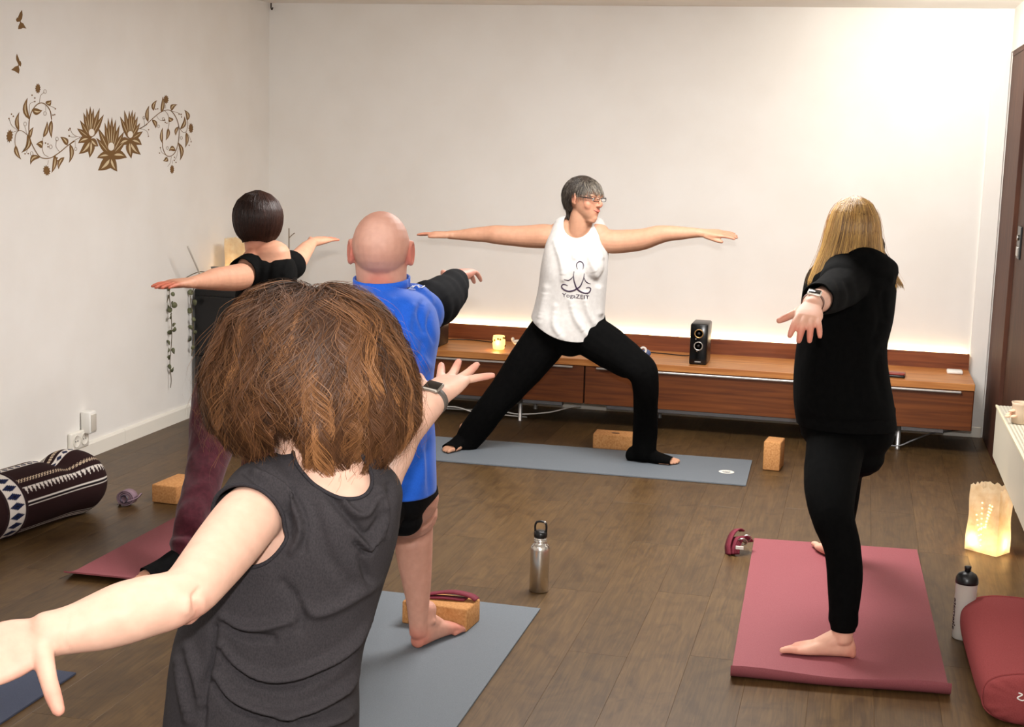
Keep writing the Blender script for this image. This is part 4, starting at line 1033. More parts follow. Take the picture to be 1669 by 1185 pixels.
def build_instructor():
    e = empty('person', (-1.32, 6.85, 0.006), 'grey haired woman with glasses and white tank top, lunging in front of the sideboard', 'person', 'people holding the warrior pose')
    Y = 6.85; b = Soup()
    # trunk (inside the clothes), neck, shoulders
    TR = [(900, 990, 372, Y, 0.060), (893, 993, 392, Y, 0.082), (889, 990, 415, Y, 0.098), (886, 987, 450, Y, 0.10), (884, 982, 490, Y, 0.095), (880, 983, 520, Y, 0.10), (890, 975, 542, Y, 0.095)]
    px_trunk(b, TR, scale=0.93)
    px_limb(b, [(940, 388, 6.84, 21), (943, 372, 6.82, 18), (947, 352, 6.81, 17.5), (950, 338, 6.81, 17)], n=24)
    for sgn, x in ((-1, 905), (1, 978)): px_limb(b, [(942, 366, 6.84, 13), ((942 + x) / 2, 371, 6.845, 15), (x, 382, 6.85, 17)])
    c = at(952, 324, 6.80); A = frame_from((0.90, -0.40, -0.02), (0.05, 0, 1)); H = 0.207
    L = head(b, c, A, H)
    # arms straight out to the sides
    ra = [(905, 386, 6.85, 19), (885, 385, 6.85, 20), (862, 385.5, 6.85, 18.5), (835, 384.5, 6.84, 16.5), (808, 382.5, 6.83, 15.5), (790, 382, 6.83, 13), (768, 382.5, 6.82, 10.8), (748, 383, 6.81, 8), (733, 383, 6.80, 7)]
    la = [(978, 391, 6.85, 19), (998, 394, 6.85, 19.5), (1022, 393, 6.85, 18.8), (1048, 390, 6.84, 17.5), (1072, 383, 6.83, 15.5), (1090, 380.5, 6.82, 13), (1112, 380, 6.81, 10.8), (1134, 379.5, 6.80, 8), (1147, 380, 6.80, 7.2)]
    pr_ = px_limb(b, ra); pl_ = px_limb(b, la)
    tr = hand(b, pr_[-1], pr_[-1] - pr_[-3] + V3(0, 0.01, 0.006), (0, 0.12, 1), 1, curl=0.08, thumb=(0.97, 0.24, -0.12), s=0.92, spread=0.5)
    tl = hand(b, pl_[-1], pl_[-1] - pl_[-3] + V3(0, 0, -0.006), (0, -0.35, 1), -1, curl=0.10, thumb=(0.95, 0.25, -0.25), s=0.92, spread=0.5)
    # legs
    RL = [(899, 548, 6.87, 33), (866, 590, 6.86, 30), (836, 628, 6.85, 24.5), (815, 650, 6.84, 21), (793, 676, 6.86, 19), (772, 700, 6.87, 15), (757, 717, 6.87, 12)]
    LL = [(957, 548, 6.87, 33), (990, 568, 6.80, 31), (1022, 589, 6.72, 26), (1046, 606, 6.68, 22), (1051, 630, 6.71, 20), (1052, 665, 6.78, 19), (1050, 700, 6.85, 14.5), (1048, 730, 6.88, 12)]
    px_limb(b, RL, scale=0.92); px_limb(b, LL, scale=0.92)
    FZ = 0.0075
    ar = at(757, 717, 6.87); ar[2] = 0.08; al = at(1046, 735, 6.88); al[2] = 0.08
    fr = (-0.36, -0.93, 0); fl = (0.97, -0.06, 0)
    foot(b, ar, fr, 1, 0.90, FZ); foot(b, al, fl, 1, 0.95, FZ)
    marks = [(L(0, 0.40, -0.26), 0.10 * H, RED, 0.8), (L(0, 0.47, -0.11), 0.13 * H, RED, 0.45), (L(0.2, 0.28, -0.1), 0.25 * H, RED, 0.22), (L(-0.2, 0.28, -0.1), 0.25 * H, RED, 0.22),
             (L(0.35, -0.04, 0), 0.16 * H, RED, 0.35), (L(-0.35, -0.04, 0), 0.16 * H, RED, 0.35), (tr[1][0], 0.12, RED, 0.35), (tl[1][0], 0.12, RED, 0.35)]
    body = body_object('body', b, 0.0042, 3, skin_mat('skin_instructor'), e, marks, SK_I)
    # eyes, brows, lips
    M_EYE = base_mat('eye_white', rgb(226, 220, 212), 0.2); M_IRIS = base_mat('iris', rgb(70, 58, 44), 0.15); M_BROW = base_mat('eyebrow', rgb(112, 88, 70), 0.8); M_LIP = base_mat('lips', rgb(184, 104, 92), 0.45)
    for s in (-1, 1):
        ey = Soup().ball(L(s * 0.15, 0.352, 0.022), 0.052 * H, n=16).obj('eye', M_EYE, body)
        Soup().ball(L(s * 0.15, 0.392, 0.020), [0.024 * H, 0.014 * H, 0.024 * H], axes=A, n=12).obj('iris', M_IRIS, body)
        Soup().limb([L(s * 0.06, 0.412, 0.105), L(s * 0.15, 0.405, 0.128), L(s * 0.235, 0.345, 0.105)], [0.012 * H, 0.015 * H, 0.008 * H], n=10).obj('eyebrow', M_BROW, body)
        Soup().limb([L(s * 0.075, 0.39, 0.045), L(s * 0.15, 0.412, 0.062), L(s * 0.225, 0.365, 0.04)], [0.008 * H, 0.012 * H, 0.008 * H], n=10).obj('eyelid', skin_lid, body)
    Soup().limb([L(-0.12, 0.362, -0.228), L(-0.055, 0.412, -0.252), L(0, 0.424, -0.258), L(0.055, 0.412, -0.252), L(0.12, 0.362, -0.228)], [0.008 * H, 0.016 * H, 0.019 * H, 0.016 * H, 0.008 * H], n=12).obj('lips', M_LIP, body)
    # hair: short, layered, dark at the back and silver over the brow
    M_H = hair_mat('grey_hair')
    cs = Soup(); cs.ball(np.asarray(c) + (np.array([0, -0.06, 0.11]) * H) @ A, [0.362 * H, 0.455 * H, 0.425 * H], axes=A, n=40)
    cs.limb([L(0, -0.38, -0.10), L(0, -0.37, -0.30), L(0, -0.34, -0.50)], [(0.20 * H, 0.08 * H), (0.17 * H, 0.07 * H), (0.12 * H, 0.05 * H)], ref=A[1], n=20)
    cap = garment('hair_cap', cs, 0.004, 3, [cap_field(c, A, H, SHORT_LINE)], M_H, None, thick=0.002, tint=rgb(52, 44, 38)[:3])
    R, N = scalp(c, A, H, 3600, SHORT_LINE, 1.06, -0.34, 3)
    q = (R - np.asarray(c)) @ np.array(A).T / H
    ok_ = ~((np.abs(q[:, 1] + 0.02) < 0.17) & (q[:, 2] < 0.20) & (q[:, 2] > -0.2)); R, N, q = R[ok_], N[ok_], q[ok_]; nh = len(R)
    down = -A[2]; fwd = A[1]
    front = np.clip((q[:, 1] - 0.05) / 0.3, 0, 1)[:, None]; back = 1 - front
    sweep = down * (0.75 + 0.3 * back) + fwd * (1.05 * front - 0.35 * back) + RNG.normal(size=(nh, 3)) * 0.13
    sweep = sweep * np.where(np.abs(q[:, :1]) > 0.22, 0.9, 1.0); sweep -= N * np.sum(sweep * N, 1)[:, None] * 0.85; sweep /= np.linalg.norm(sweep, axis=1)[:, None]
    ln = (RNG.uniform(0.035, 0.058, nh) * np.where(q[:, 2] < -0.1, 0.6, 1.0))[:, None]
    P = ease_path(R, R + N * ln * 0.26 + sweep * ln * 0.5, R + N * ln * 0.02 + sweep * ln * 0.95 + down * ln * 0.15, 7)
    g = np.clip(front * 0.62 + RNG.normal(size=(nh, 1)) * 0.22, 0, 1)
    colr = np.array(rgb(46, 38, 33)[:3]) * (1 - g) + np.array(rgb(158, 148, 132)[:3]) * g
    V, F, C = strand_mesh('h', P, 0.0011, colr)
    cme = cap.data; CV, CT = verts_of(cme), tris_of(cme); bpy.data.objects.remove(cap)
    hair_object('hair', [(CV, CT, np.tile(np.array(rgb(52, 44, 38)[:3]), (len(CV), 1))), (V, F, C)], M_H, e)
    # white tank top
    M_TANK = cloth_mat('white_jersey', rgb(196, 192, 188), rgb(203, 200, 196), 0.8)
    t = Soup()
    TT = [(904, 985, 364, 6.845, 0.055), (898, 989, 376, 6.845, 0.078), (890, 991, 395, 6.84, 0.100), (885, 991, 415, 6.83, 0.118), (881, 990, 440, 6.83, 0.128), (876, 988, 470, 6.84, 0.124), (870, 986, 500, 6.85, 0.124), (864, 986, 522, 6.85, 0.130), (863, 986, 545, 6.85, 0.132), (868, 980, 572, 6.85, 0.125)]
    px_trunk(t, TT)
    for x in (916, 962): t.ball(at(x, 434, 6.77), [0.066, 0.055, 0.07], n=20)
    xm = at(940, 560, 6.72)[0]; zm = at(940, 559, 6.72)[2]
    def hem(V): dx = V[:, 0] - xm; return V[:, 2] - (zm + np.where(dx < 0, 1.7, 3.6) * dx * dx)
    nk = at(942, 363, 6.80)
    def neck(V): d = (V - nk) / np.array([0.068, 0.13, 0.076]); return np.linalg.norm(d, axis=1) - 1
    fl_ = folds_fn([([(905, 395), (915, 425), (918, 455)], 5, 0.0128), ([(930, 400), (936, 420)], 4, 0.0085), ([(955, 395), (962, 420), (972, 450)], 5, 0.0128), ([(972, 390), (980, 420)], 4, 0.0106),
                    ([(930, 490), (938, 520), (955, 545)], 5, 0.0128), ([(952, 480), (958, 510), (972, 535)], 5, 0.0149), ([(890, 470), (885, 500), (878, 525)], 6, 0.0128), ([(905, 500), (903, 530), (915, 550)], 5, 0.0106), ([(975, 470), (978, 510)], 5, 0.0128)])
    tank = garment('tank_top', t, 0.0048, 5, [hem, neck], M_TANK, e, thick=0.0025, deform=add_fn(fl_, ripple(0.003, 22, 5)))
    # printed seated figure and lettering on the chest
    V_, T_ = verts_of(tank.data), tris_of(tank.data); bvh = BVHTree.FromPolygons(V_.tolist(), T_.tolist())
    M_PRINT = base_mat('violet_black_print', rgb(44, 26, 52), 0.6)
    def onto(px, py, off=0.0012):
        d = ray(px, py); h = bvh.ray_cast(Vector(CPOS), Vector(d).normalized())
        p = np.array(h[0]) if h[0] is not None else at(px, py, 6.72); n = np.array(h[1]) if h[0] is not None else -CF
        if n @ CF > 0: n = -n
        return p + n * off
    Z = lambda x, y: (905 + x * 70 / 1037.0, 420 + y * 80 / 1185.0)
    lg = Soup()
    for pts, w in (([(540, 275), (515, 215), (520, 150), (560, 105), (600, 95), (650, 115), (680, 170), (678, 235), (660, 285)], 1.5), ([(455, 330), (440, 420), (450, 530), (475, 630), (520, 740), (600, 810), (700, 855), (790, 850), (840, 800), (850, 740), (800, 715), (740, 730)], 2.0),
                   ([(700, 380), (690, 480), (650, 590), (600, 690), (525, 745), (440, 790), (330, 808), (230, 780), (160, 720), (165, 660), (220, 640), (300, 670)], 2.0), ([(440, 440), (390, 500), (320, 545), (210, 525)], 1.3), ([(690, 470), (730, 560), (780, 605), (855, 630)], 1.2)):
        Q = resample(np.array([Z(*p) for p in pts], float), 6); P3 = np.array([onto(a, b_) for a, b_ in Q])
        kk = np.linspace(0, 1, len(P3)); r = w / 2 / 340 * (0.45 + 0.75 * np.sin(np.pi * kk))
        lg.limb(P3, list(r), ref=CF, n=8, sub=1, flat=0.3)
    lo = lg.obj('print_figure', M_PRINT, tank)
    cu = bpy.data.curves.new('t', 'FONT'); cu.body = 'YogaZEIT'; cu.size = 1.0; cu.resolution_u = 3
    to = bpy.data.objects.new('t', cu); COL.objects.link(to)
    me = bpy.data.meshes.new_from_object(to.evaluated_get(bpy.context.evaluated_depsgraph_get())); bpy.data.objects.remove(to)
    bm = bmesh.new(); bm.from_mesh(me); bmesh.ops.triangulate(bm, faces=bm.faces[:]); bm.to_mesh(me); bm.free()
    W_ = verts_of(me); x0, x1 = W_[:, 0].min(), W_[:, 0].max()
    u = (W_[:, 0] - x0) / (x1 - x0); pxs = 916.2 + u * 44.0; pys = 483.6 + u * 4.4 - W_[:, 1] * 9.4
    set_verts(me, np.array([onto(a, b_, 0.0015) for a, b_ in zip(pxs, pys)])); me.name = 'print_lettering'
    link_mesh('print_lettering', me, M_PRINT, tank)
    # black yoga trousers
    M_TR = cloth_mat('black_jersey', rgb(6, 6, 6), rgb(9, 9, 9), 0.95, sheen=0.0)
    tr_ = Soup()
    px_trunk(tr_, [(872, 985, 505, Y, 0.105), (868, 988, 530, Y, 0.112), (880, 980, 545, Y, 0.11), (896, 964, 556, Y, 0.085)])
    px_limb(tr_, [(896, 545, 6.87, 36), (862, 590, 6.86, 33), (829, 632, 6.85, 27), (803, 662, 6.84, 24), (783, 690, 6.86, 23), (766, 712, 6.87, 21), (756, 726, 6.86, 17)], grow=0.003)
    px_limb(tr_, [(958, 545, 6.87, 35), (994, 568, 6.80, 33), (1026, 590, 6.72, 28), (1048, 607, 6.68, 24), (1052, 635, 6.71, 20.5), (1052, 670, 6.78, 19.5), (1051, 705, 6.85, 20), (1050, 735, 6.88, 19)], grow=0.002)
    def foot_cover(a, f, s):
        f = unit(f); t_ = np.cross((0, 0, 1), f); S = []
        for x, hw, hz in ((-0.055, 0.032, 0.036), (-0.02, 0.042, 0.045), (0.03, 0.040, 0.043), (0.08, 0.046, 0.029), (0.125, 0.049, 0.021), (0.16, 0.047, 0.017)):
            S.append((np.array([a[0], a[1], FZ + hz * s]) + f * x * s, t_ * hw * s, np.array([0, 0, hz * s + 0.001])))
        tr_.loft(S, n=24, p=2.4)
    foot_cover(ar, fr, 0.90); foot_cover(al, fl, 0.95)
    def waist(V): return -(V[:, 2] - at(930, 512, 6.85)[2])
    toes_r = plane(ar + unit(fr) * 0.128, -unit(fr)); toes_l = plane(al + unit(fl) * 0.150, -unit(fl))
    def toe_r(V): return np.where((V[:, 2] < 0.10) & (np.linalg.norm(V[:, :2] - ar[:2], axis=1) < 0.3), toes_r(V), 0.05)
    def toe_l(V): return np.where((V[:, 2] < 0.10) & (np.linalg.norm(V[:, :2] - al[:2], axis=1) < 0.3), toes_l(V), 0.05)
    def ground(V): return V[:, 2] - 0.0068
    garment('trousers', tr_, 0.0055, 3, [waist, toe_r, toe_l, ground], M_TR, e, thick=0.002, deform=ripple(0.002, 30, 8))
    # glasses: a thing of their own, worn on her nose
    g_ = empty('eyeglasses', tuple(L(0, 0.45, 0.02)), 'thin dark framed glasses worn by the grey haired instructor', 'glasses')
    M_FR = base_mat('glasses_frame', rgb(34, 26, 26), 0.3); M_LENS = base_mat('lens', rgb(255, 255, 255), 0.03, Transmission_Weight=1.0, IOR=1.1)
    for s in (-1, 1):
        a = np.linspace(0, 2 * math.pi, 25)
        rim = [L(s * 0.155 + 0.112 * sgnpow(math.cos(k), 0.55), 0.455 - 0.05 * abs(s * 0.155 + 0.108 * math.cos(k)) * 2, 0.012 + 0.050 * sgnpow(math.sin(k), 0.55)) for k in a]
        Soup().wire(rim, 0.0011, n=6, sub=1).obj('rim', M_FR, g_)
        P3 = np.array(rim[:-1]); cc = P3.mean(0)
        link_mesh('lens', mesh_np('lens', np.vstack([P3, cc]), [(i, (i + 1) % 24, 24) for i in range(24)]), M_LENS, g_)
        Soup().limb([L(s * 0.262, 0.425, 0.03), L(s * 0.335, 0.24, 0.045), L(s * 0.362, 0.02, 0.055), L(s * 0.362, -0.09, 0.02)], [0.0026, 0.0026, 0.0018, 0.0014], n=8).obj('temple_arm', M_FR, g_)
    Soup().wire([L(-0.048, 0.455, 0.02), L(0, 0.478, 0.035), L(0.048, 0.455, 0.02)], 0.0013, n=6).obj('bridge', M_FR, g_)
    return e
skin_lid = base_mat('eyelid_skin', rgb(190, 134, 104), 0.5)
build_instructor()
# ================================================================== THE BLONDE WOMAN on the right mat
def build_blonde():
    e = empty('person', (0.02, 4.8, 0.008), 'woman with long blonde hair and black hoodie lunging on the right maroon mat', 'person', 'people holding the warrior pose')
    SK = rgb(226, 176, 152); REDB = rgb(206, 120, 98); b = Soup(); Y = 4.85; FZ = 0.0085
    px_trunk(b, [(1352, 1438, 420, Y, 0.07), (1335, 1446, 445, Y, 0.10), (1322, 1443, 480, Y, 0.105), (1315, 1435, 540, Y, 0.105), (1312, 1440, 600, Y, 0.11), (1312, 1446, 660, Y, 0.12), (1316, 1446, 700, Y, 0.12)], scale=0.92)
    px_limb(b, [(1394, 435, 4.85, 30), (1393, 412, 4.84, 27), (1391, 385, 4.83, 26)], n=24)
    c = at(1391, 378, 4.83); A = frame_from((-0.42, 0.90, -0.03)); H = 0.205
    L = head(b, c, A, H)
    for sx, y in ((1372, 4.72), (1405, 4.97)): px_limb(b, [(1393, 432, 4.85, 20), (sx, 452, y, 24), (sx, 460, y, 25)])
    la = [(1382, 458, 4.74, 26), (1366, 474, 4.60, 25), (1350, 485, 4.47, 23), (1339, 489, 4.37, 21), (1331, 491, 4.29, 19), (1325, 494, 4.23, 16.5), (1322, 500, 4.19, 15.5)]
    P = px_limb(b, la)
    d = unit(CR * -0.05 + V3(0, -0.95, -0.26)); back = unit(V3(0.10, -0.27, 0.95))
    tl = hand(b, P[-1], d, back, -1, curls=(0.40, 0.48, 0.50, 0.36), spread=1.6, thumb=(0.72, 0.66, -0.22), s=1.0, thumb_bend=0.02, fr=1.18)
    px_limb(b, [(1405, 448, 4.97, 26), (1403, 446, 5.12, 24), (1402, 444, 5.26, 20), (1401, 442, 5.40, 17), (1400, 441, 5.52, 13)])
    hand(b, at(1400, 441, 5.53), (0, 1, 0), (0, 0, 1), -1, s=0.95)
    LL = [(1366, 690, 4.86, 44), (1360, 740, 4.74, 45), (1353, 795, 4.58, 41), (1358, 845, 4.47, 33), (1372, 890, 4.43, 28.5), (1377, 935, 4.41, 27.5), (1376, 980, 4.385, 24), (1374, 1012, 4.37, 20), (1374, 1040, 4.365, 16.5)]
    RL = [(1412, 695, 4.97, 42), (1398, 725, 5.12, 37), (1386, 752, 5.28, 31), (1378, 770, 5.40, 26), (1374, 810, 5.42, 24), (1370, 850, 5.43, 21), (1366, 885, 5.44, 15)]
    px_limb(b, LL, scale=0.93); px_limb(b, RL, scale=0.93)
    al = at(1374, 1045, 4.365); al[2] = 0.075; fl = on_floor(1277, 1064)[:2] - on_floor(1390, 1074)[:2]
    al[:2] = on_floor(1367, 1073)[:2]
    ar = at(1366, 888, 5.44); ar[2] = 0.075
    foot(b, al, (fl[0], fl[1], 0), 1, 0.92, FZ); foot(b, ar, (-0.35, 0.93, 0), 1, 0.98, FZ)
    fp = np.array([al[0], al[1], 0.02])
    marks = [(tl[k][0], 0.06, REDB, 0.5) for k in range(5)] + [(fp - unit((fl[0], fl[1], 0)) * 0.05, 0.07, REDB, 0.5), (fp + unit((fl[0], fl[1], 0)) * 0.14, 0.07, REDB, 0.4), (np.array([ar[0], ar[1], 0.02]), 0.06, REDB, 0.4)]
    body = body_object('body', b, 0.0035, 2, skin_mat('skin_blonde'), e, marks, SK)
    # leggings
    M_LG = cloth_mat('black_leggings', rgb(5, 5, 5), rgb(8, 8, 8), 0.92, sheen=0.0)
    g = Soup(); px_trunk(g, [(1309, 1456, 640, Y, 0.135), (1306, 1457, 680, Y, 0.14), (1308, 1455, 712, Y, 0.13), (1330, 1440, 735, Y, 0.10)])
    px_limb(g, LL, grow=0.003); px_limb(g, RL, grow=0.004); g.limb([at(1375, 985, 4.385), at(1374, 1020, 4.37), al + V3(0, 0, 0.055)], [0.045, 0.0405, 0.0405])
    zc = at(1374, 1026, 4.37)[2]; zr = 0.12
    def cuff(V): return np.where(V[:, 1] < 4.95, V[:, 2] - zc, V[:, 2] - zr)
    garment('leggings', g, 0.0055, 3, [cuff, lambda V: at(1385, 660, Y)[2] - V[:, 2]], M_LG, e, thick=0.002, deform=ripple(0.0012, 40, 2))
    # hoodie
    M_HD = cloth_mat('black_sweatshirt', rgb(7, 7, 7), rgb(10, 10, 10), 0.95, sheen=0.0, weave=700)
    h = Soup()
    px_trunk(h, [(1362, 1440, 408, 4.86, 0.085), (1338, 1452, 426, 4.85, 0.12), (1318, 1457, 448, 4.85, 0.145), (1310, 1456, 480, 4.85, 0.15), (1306, 1452, 520, 4.85, 0.15), (1301, 1446, 565, 4.85, 0.15), (1297, 1450, 615, 4.85, 0.155), (1296, 1457, 660, 4.85, 0.165), (1300, 1460, 690, 4.85, 0.17), (1303, 1458, 715, 4.85, 0.168), (1306, 1456, 735, 4.85, 0.16)])
    SL = [(1392, 455, 4.80, 38), (1376, 466, 4.68, 36), (1360, 476, 4.56, 33), (1346, 483, 4.45, 30), (1336, 486, 4.36, 27), (1330, 489, 4.29, 24), (1327, 492, 4.25, 21)]
    PS = px_limb(h, SL); px_limb(h, [(1408, 450, 4.95, 34), (1405, 446, 5.12, 31), (1402, 444, 5.28, 27), (1401, 442, 5.42, 24), (1400, 441, 5.52, 20)])
    px_limb(h, [(1388, 428, 4.84, 36), (1376, 446, 4.76, 36), (1368, 462, 4.66, 35)])
    # fallen hood: a rolled drape round the back of the neck
    hc = at(1405, 428, 4.80)
    for k in (0, 1):
        h.limb([at(1362, 424, 4.86), at(1385, 419 + k * 10, 4.765), at(1420, 421 + k * 12, 4.735), at(1449, 436 + k * 8, 4.80), at(1450, 440, 4.90)], [0.020, 0.030, 0.034, 0.028, 0.018], n=18)
    h.limb([at(1430, 430, 4.78), at(1446, 452, 4.78), at(1446, 478, 4.79)], [0.03, 0.026, 0.012], n=16)
    sd = unit(PS[-1] - PS[-3]); cuffp = at(1332, 487, 4.325)
    def sleeve(V): near = np.linalg.norm(V - cuffp, axis=1) < 0.16; return np.where(near, -(V - cuffp) @ sd, 0.05)
    def sleeve2(V): return 5.50 - V[:, 1]
    hz = at(1380, 704, 4.72)[2]
    nkb = at(1392, 404, 4.84)
    def neck(V): return np.linalg.norm((V - nkb) / np.array([0.062, 0.075, 0.05]), axis=1) - 1
    fo = folds_fn([([(1345, 455), (1352, 470), (1350, 492)], 4, -0.005), ([(1358, 448), (1368, 470), (1364, 500)], 5, -0.006), ([(1372, 446), (1386, 480), (1378, 515)], 6, -0.007), ([(1395, 450), (1404, 490), (1392, 540)], 7, -0.006),
                   ([(1425, 470), (1436, 520), (1425, 560)], 7, -0.008), ([(1440, 480), (1444, 520)], 5, -0.006), ([(1445, 560), (1430, 600), (1440, 650)], 8, -0.007), ([(1345, 560), (1338, 610), (1345, 670)], 9, -0.006),
                   ([(1400, 585), (1395, 640), (1405, 690)], 9, -0.005), ([(1304, 680), (1380, 690), (1458, 686)], 4, -0.005)])
    garment('hoodie', h, 0.0055, 4, [sleeve, sleeve2, lambda V: V[:, 2] - hz, neck], M_HD, e, thick=0.004, deform=add_fn(fo, ripple(0.004, 16, 4)))
    # long straight hair
    M_H = hair_mat('blonde_hair', 0.36, 0.6)
    n = 7500; rg = np.random.default_rng(5)
    K = 14; Cc = np.asarray(c) + V3(0, 0, 0.004)
    toward = -np.array([CF[0], CF[1], 0]) / np.linalg.norm(CF[:2]); side = np.cross((0, 0, 1), toward)
    # azimuth round the head: 0 = towards the viewer, + = viewer's right
    cl = rg.integers(0, 70, n); ca = rg.uniform(-2.25, 1.95, 70); ctone = rg.normal(size=70)
    az = ca[cl] + rg.normal(size=n) * 0.13
    z0 = rg.uniform(0.03, 0.1115, n); az = az + np.where(z0 > 0.1, 1.0, 0.0) * rg.normal(size=n) * 0.8; endz = np.where(np.abs(np.sin(az)) > 0.45, -0.158, -0.12) + np.where(az < -0.6, -0.012, 0) + rg.normal(size=n) * 0.010
    zt = np.array([0.112, 0.104, 0.088, 0.06, 0.03, 0.0, -0.04, -0.08, -0.12, -0.17]); lt = np.array([0.0, 0.030, 0.052, 0.069, 0.078, 0.084, 0.092, 0.102, 0.116, 0.132]); dt = np.array([0.0, 0.04, 0.066, 0.088, 0.098, 0.100, 0.094, 0.090, 0.090, 0.092])
    t = np.linspace(0, 1, K)
    zz = z0[:, None] * (1 - t[None]) + endz[:, None] * t[None]; lay = 1.0 + 0.05 * rg.random((n, 1))
    wav = 0.03 * np.sin(t[None] * 7 + cl[:, None] * 1.7) * t[None]
    lat = np.interp(-zz, -zt, lt) * lay * np.where((az > 0.9)[:, None] & (zz < -0.06), 1 + (-(zz + 0.06)) * 2.2, 1.0); dep = np.interp(-zz, -zt, dt) * lay
    P = Cc + (np.sin(az[:, None] + wav) * lat)[:, :, None] * side + (np.cos(az[:, None] + wav) * dep)[:, :, None] * toward + zz[:, :, None] * np.array([0, 0, 1.0])
    N = P[:, 3] - Cc; N /= np.linalg.norm(N, axis=1)[:, None]
    light = np.array(rgb(232, 186, 108)[:3]); mid_c = np.array(rgb(176, 128, 66)[:3]); dark = np.array(rgb(92, 62, 36)[:3])
    w = np.clip(0.46 + ctone[cl] * 0.40 + rg.normal(size=n) * 0.10, 0, 1)[:, None, None]
    tipw = t[None, :, None]
    col = (dark * (1 - w) + light * w); col = col * (0.85 + 0.15 * tipw) * 0.85 + mid_c * 0.15
    V, F, C = strand_mesh('h', P, 0.0009, col, 0.6)
    fly = rg.integers(0, n, 36); Pf = P[fly].copy(); Pf += (np.linspace(0, 1, K) ** 1.3)[None, :, None] * rg.normal(size=(36, 1, 3)) * 0.009 + N[fly][:, None] * 0.006
    V2, F2, C2 = strand_mesh('h', Pf, 0.0006, np.tile(mid_c, (36, 1)))
    hair_object('hair', [(V, F, C), (V2, F2, C2)], M_H, e)
    wp = P_w = PSkin = at(1326, 493, 4.235)
    wristwatch(at(1325, 494, 4.235), unit(V3(0, -0.8, -0.25) + CR * -0.1), (0.1, -0.30, 0.95), (0.031, 0.029), base_mat('brown_strap', rgb(116, 80, 66), 0.6), base_mat('watch_glass', rgb(8, 8, 9), 0.12), base_mat('watch_silver', rgb(226, 220, 208), 0.25, 0.5), 'silver rimmed watch with brown strap on the wrist of the blonde woman', (0.040, 0.034))
build_blonde()

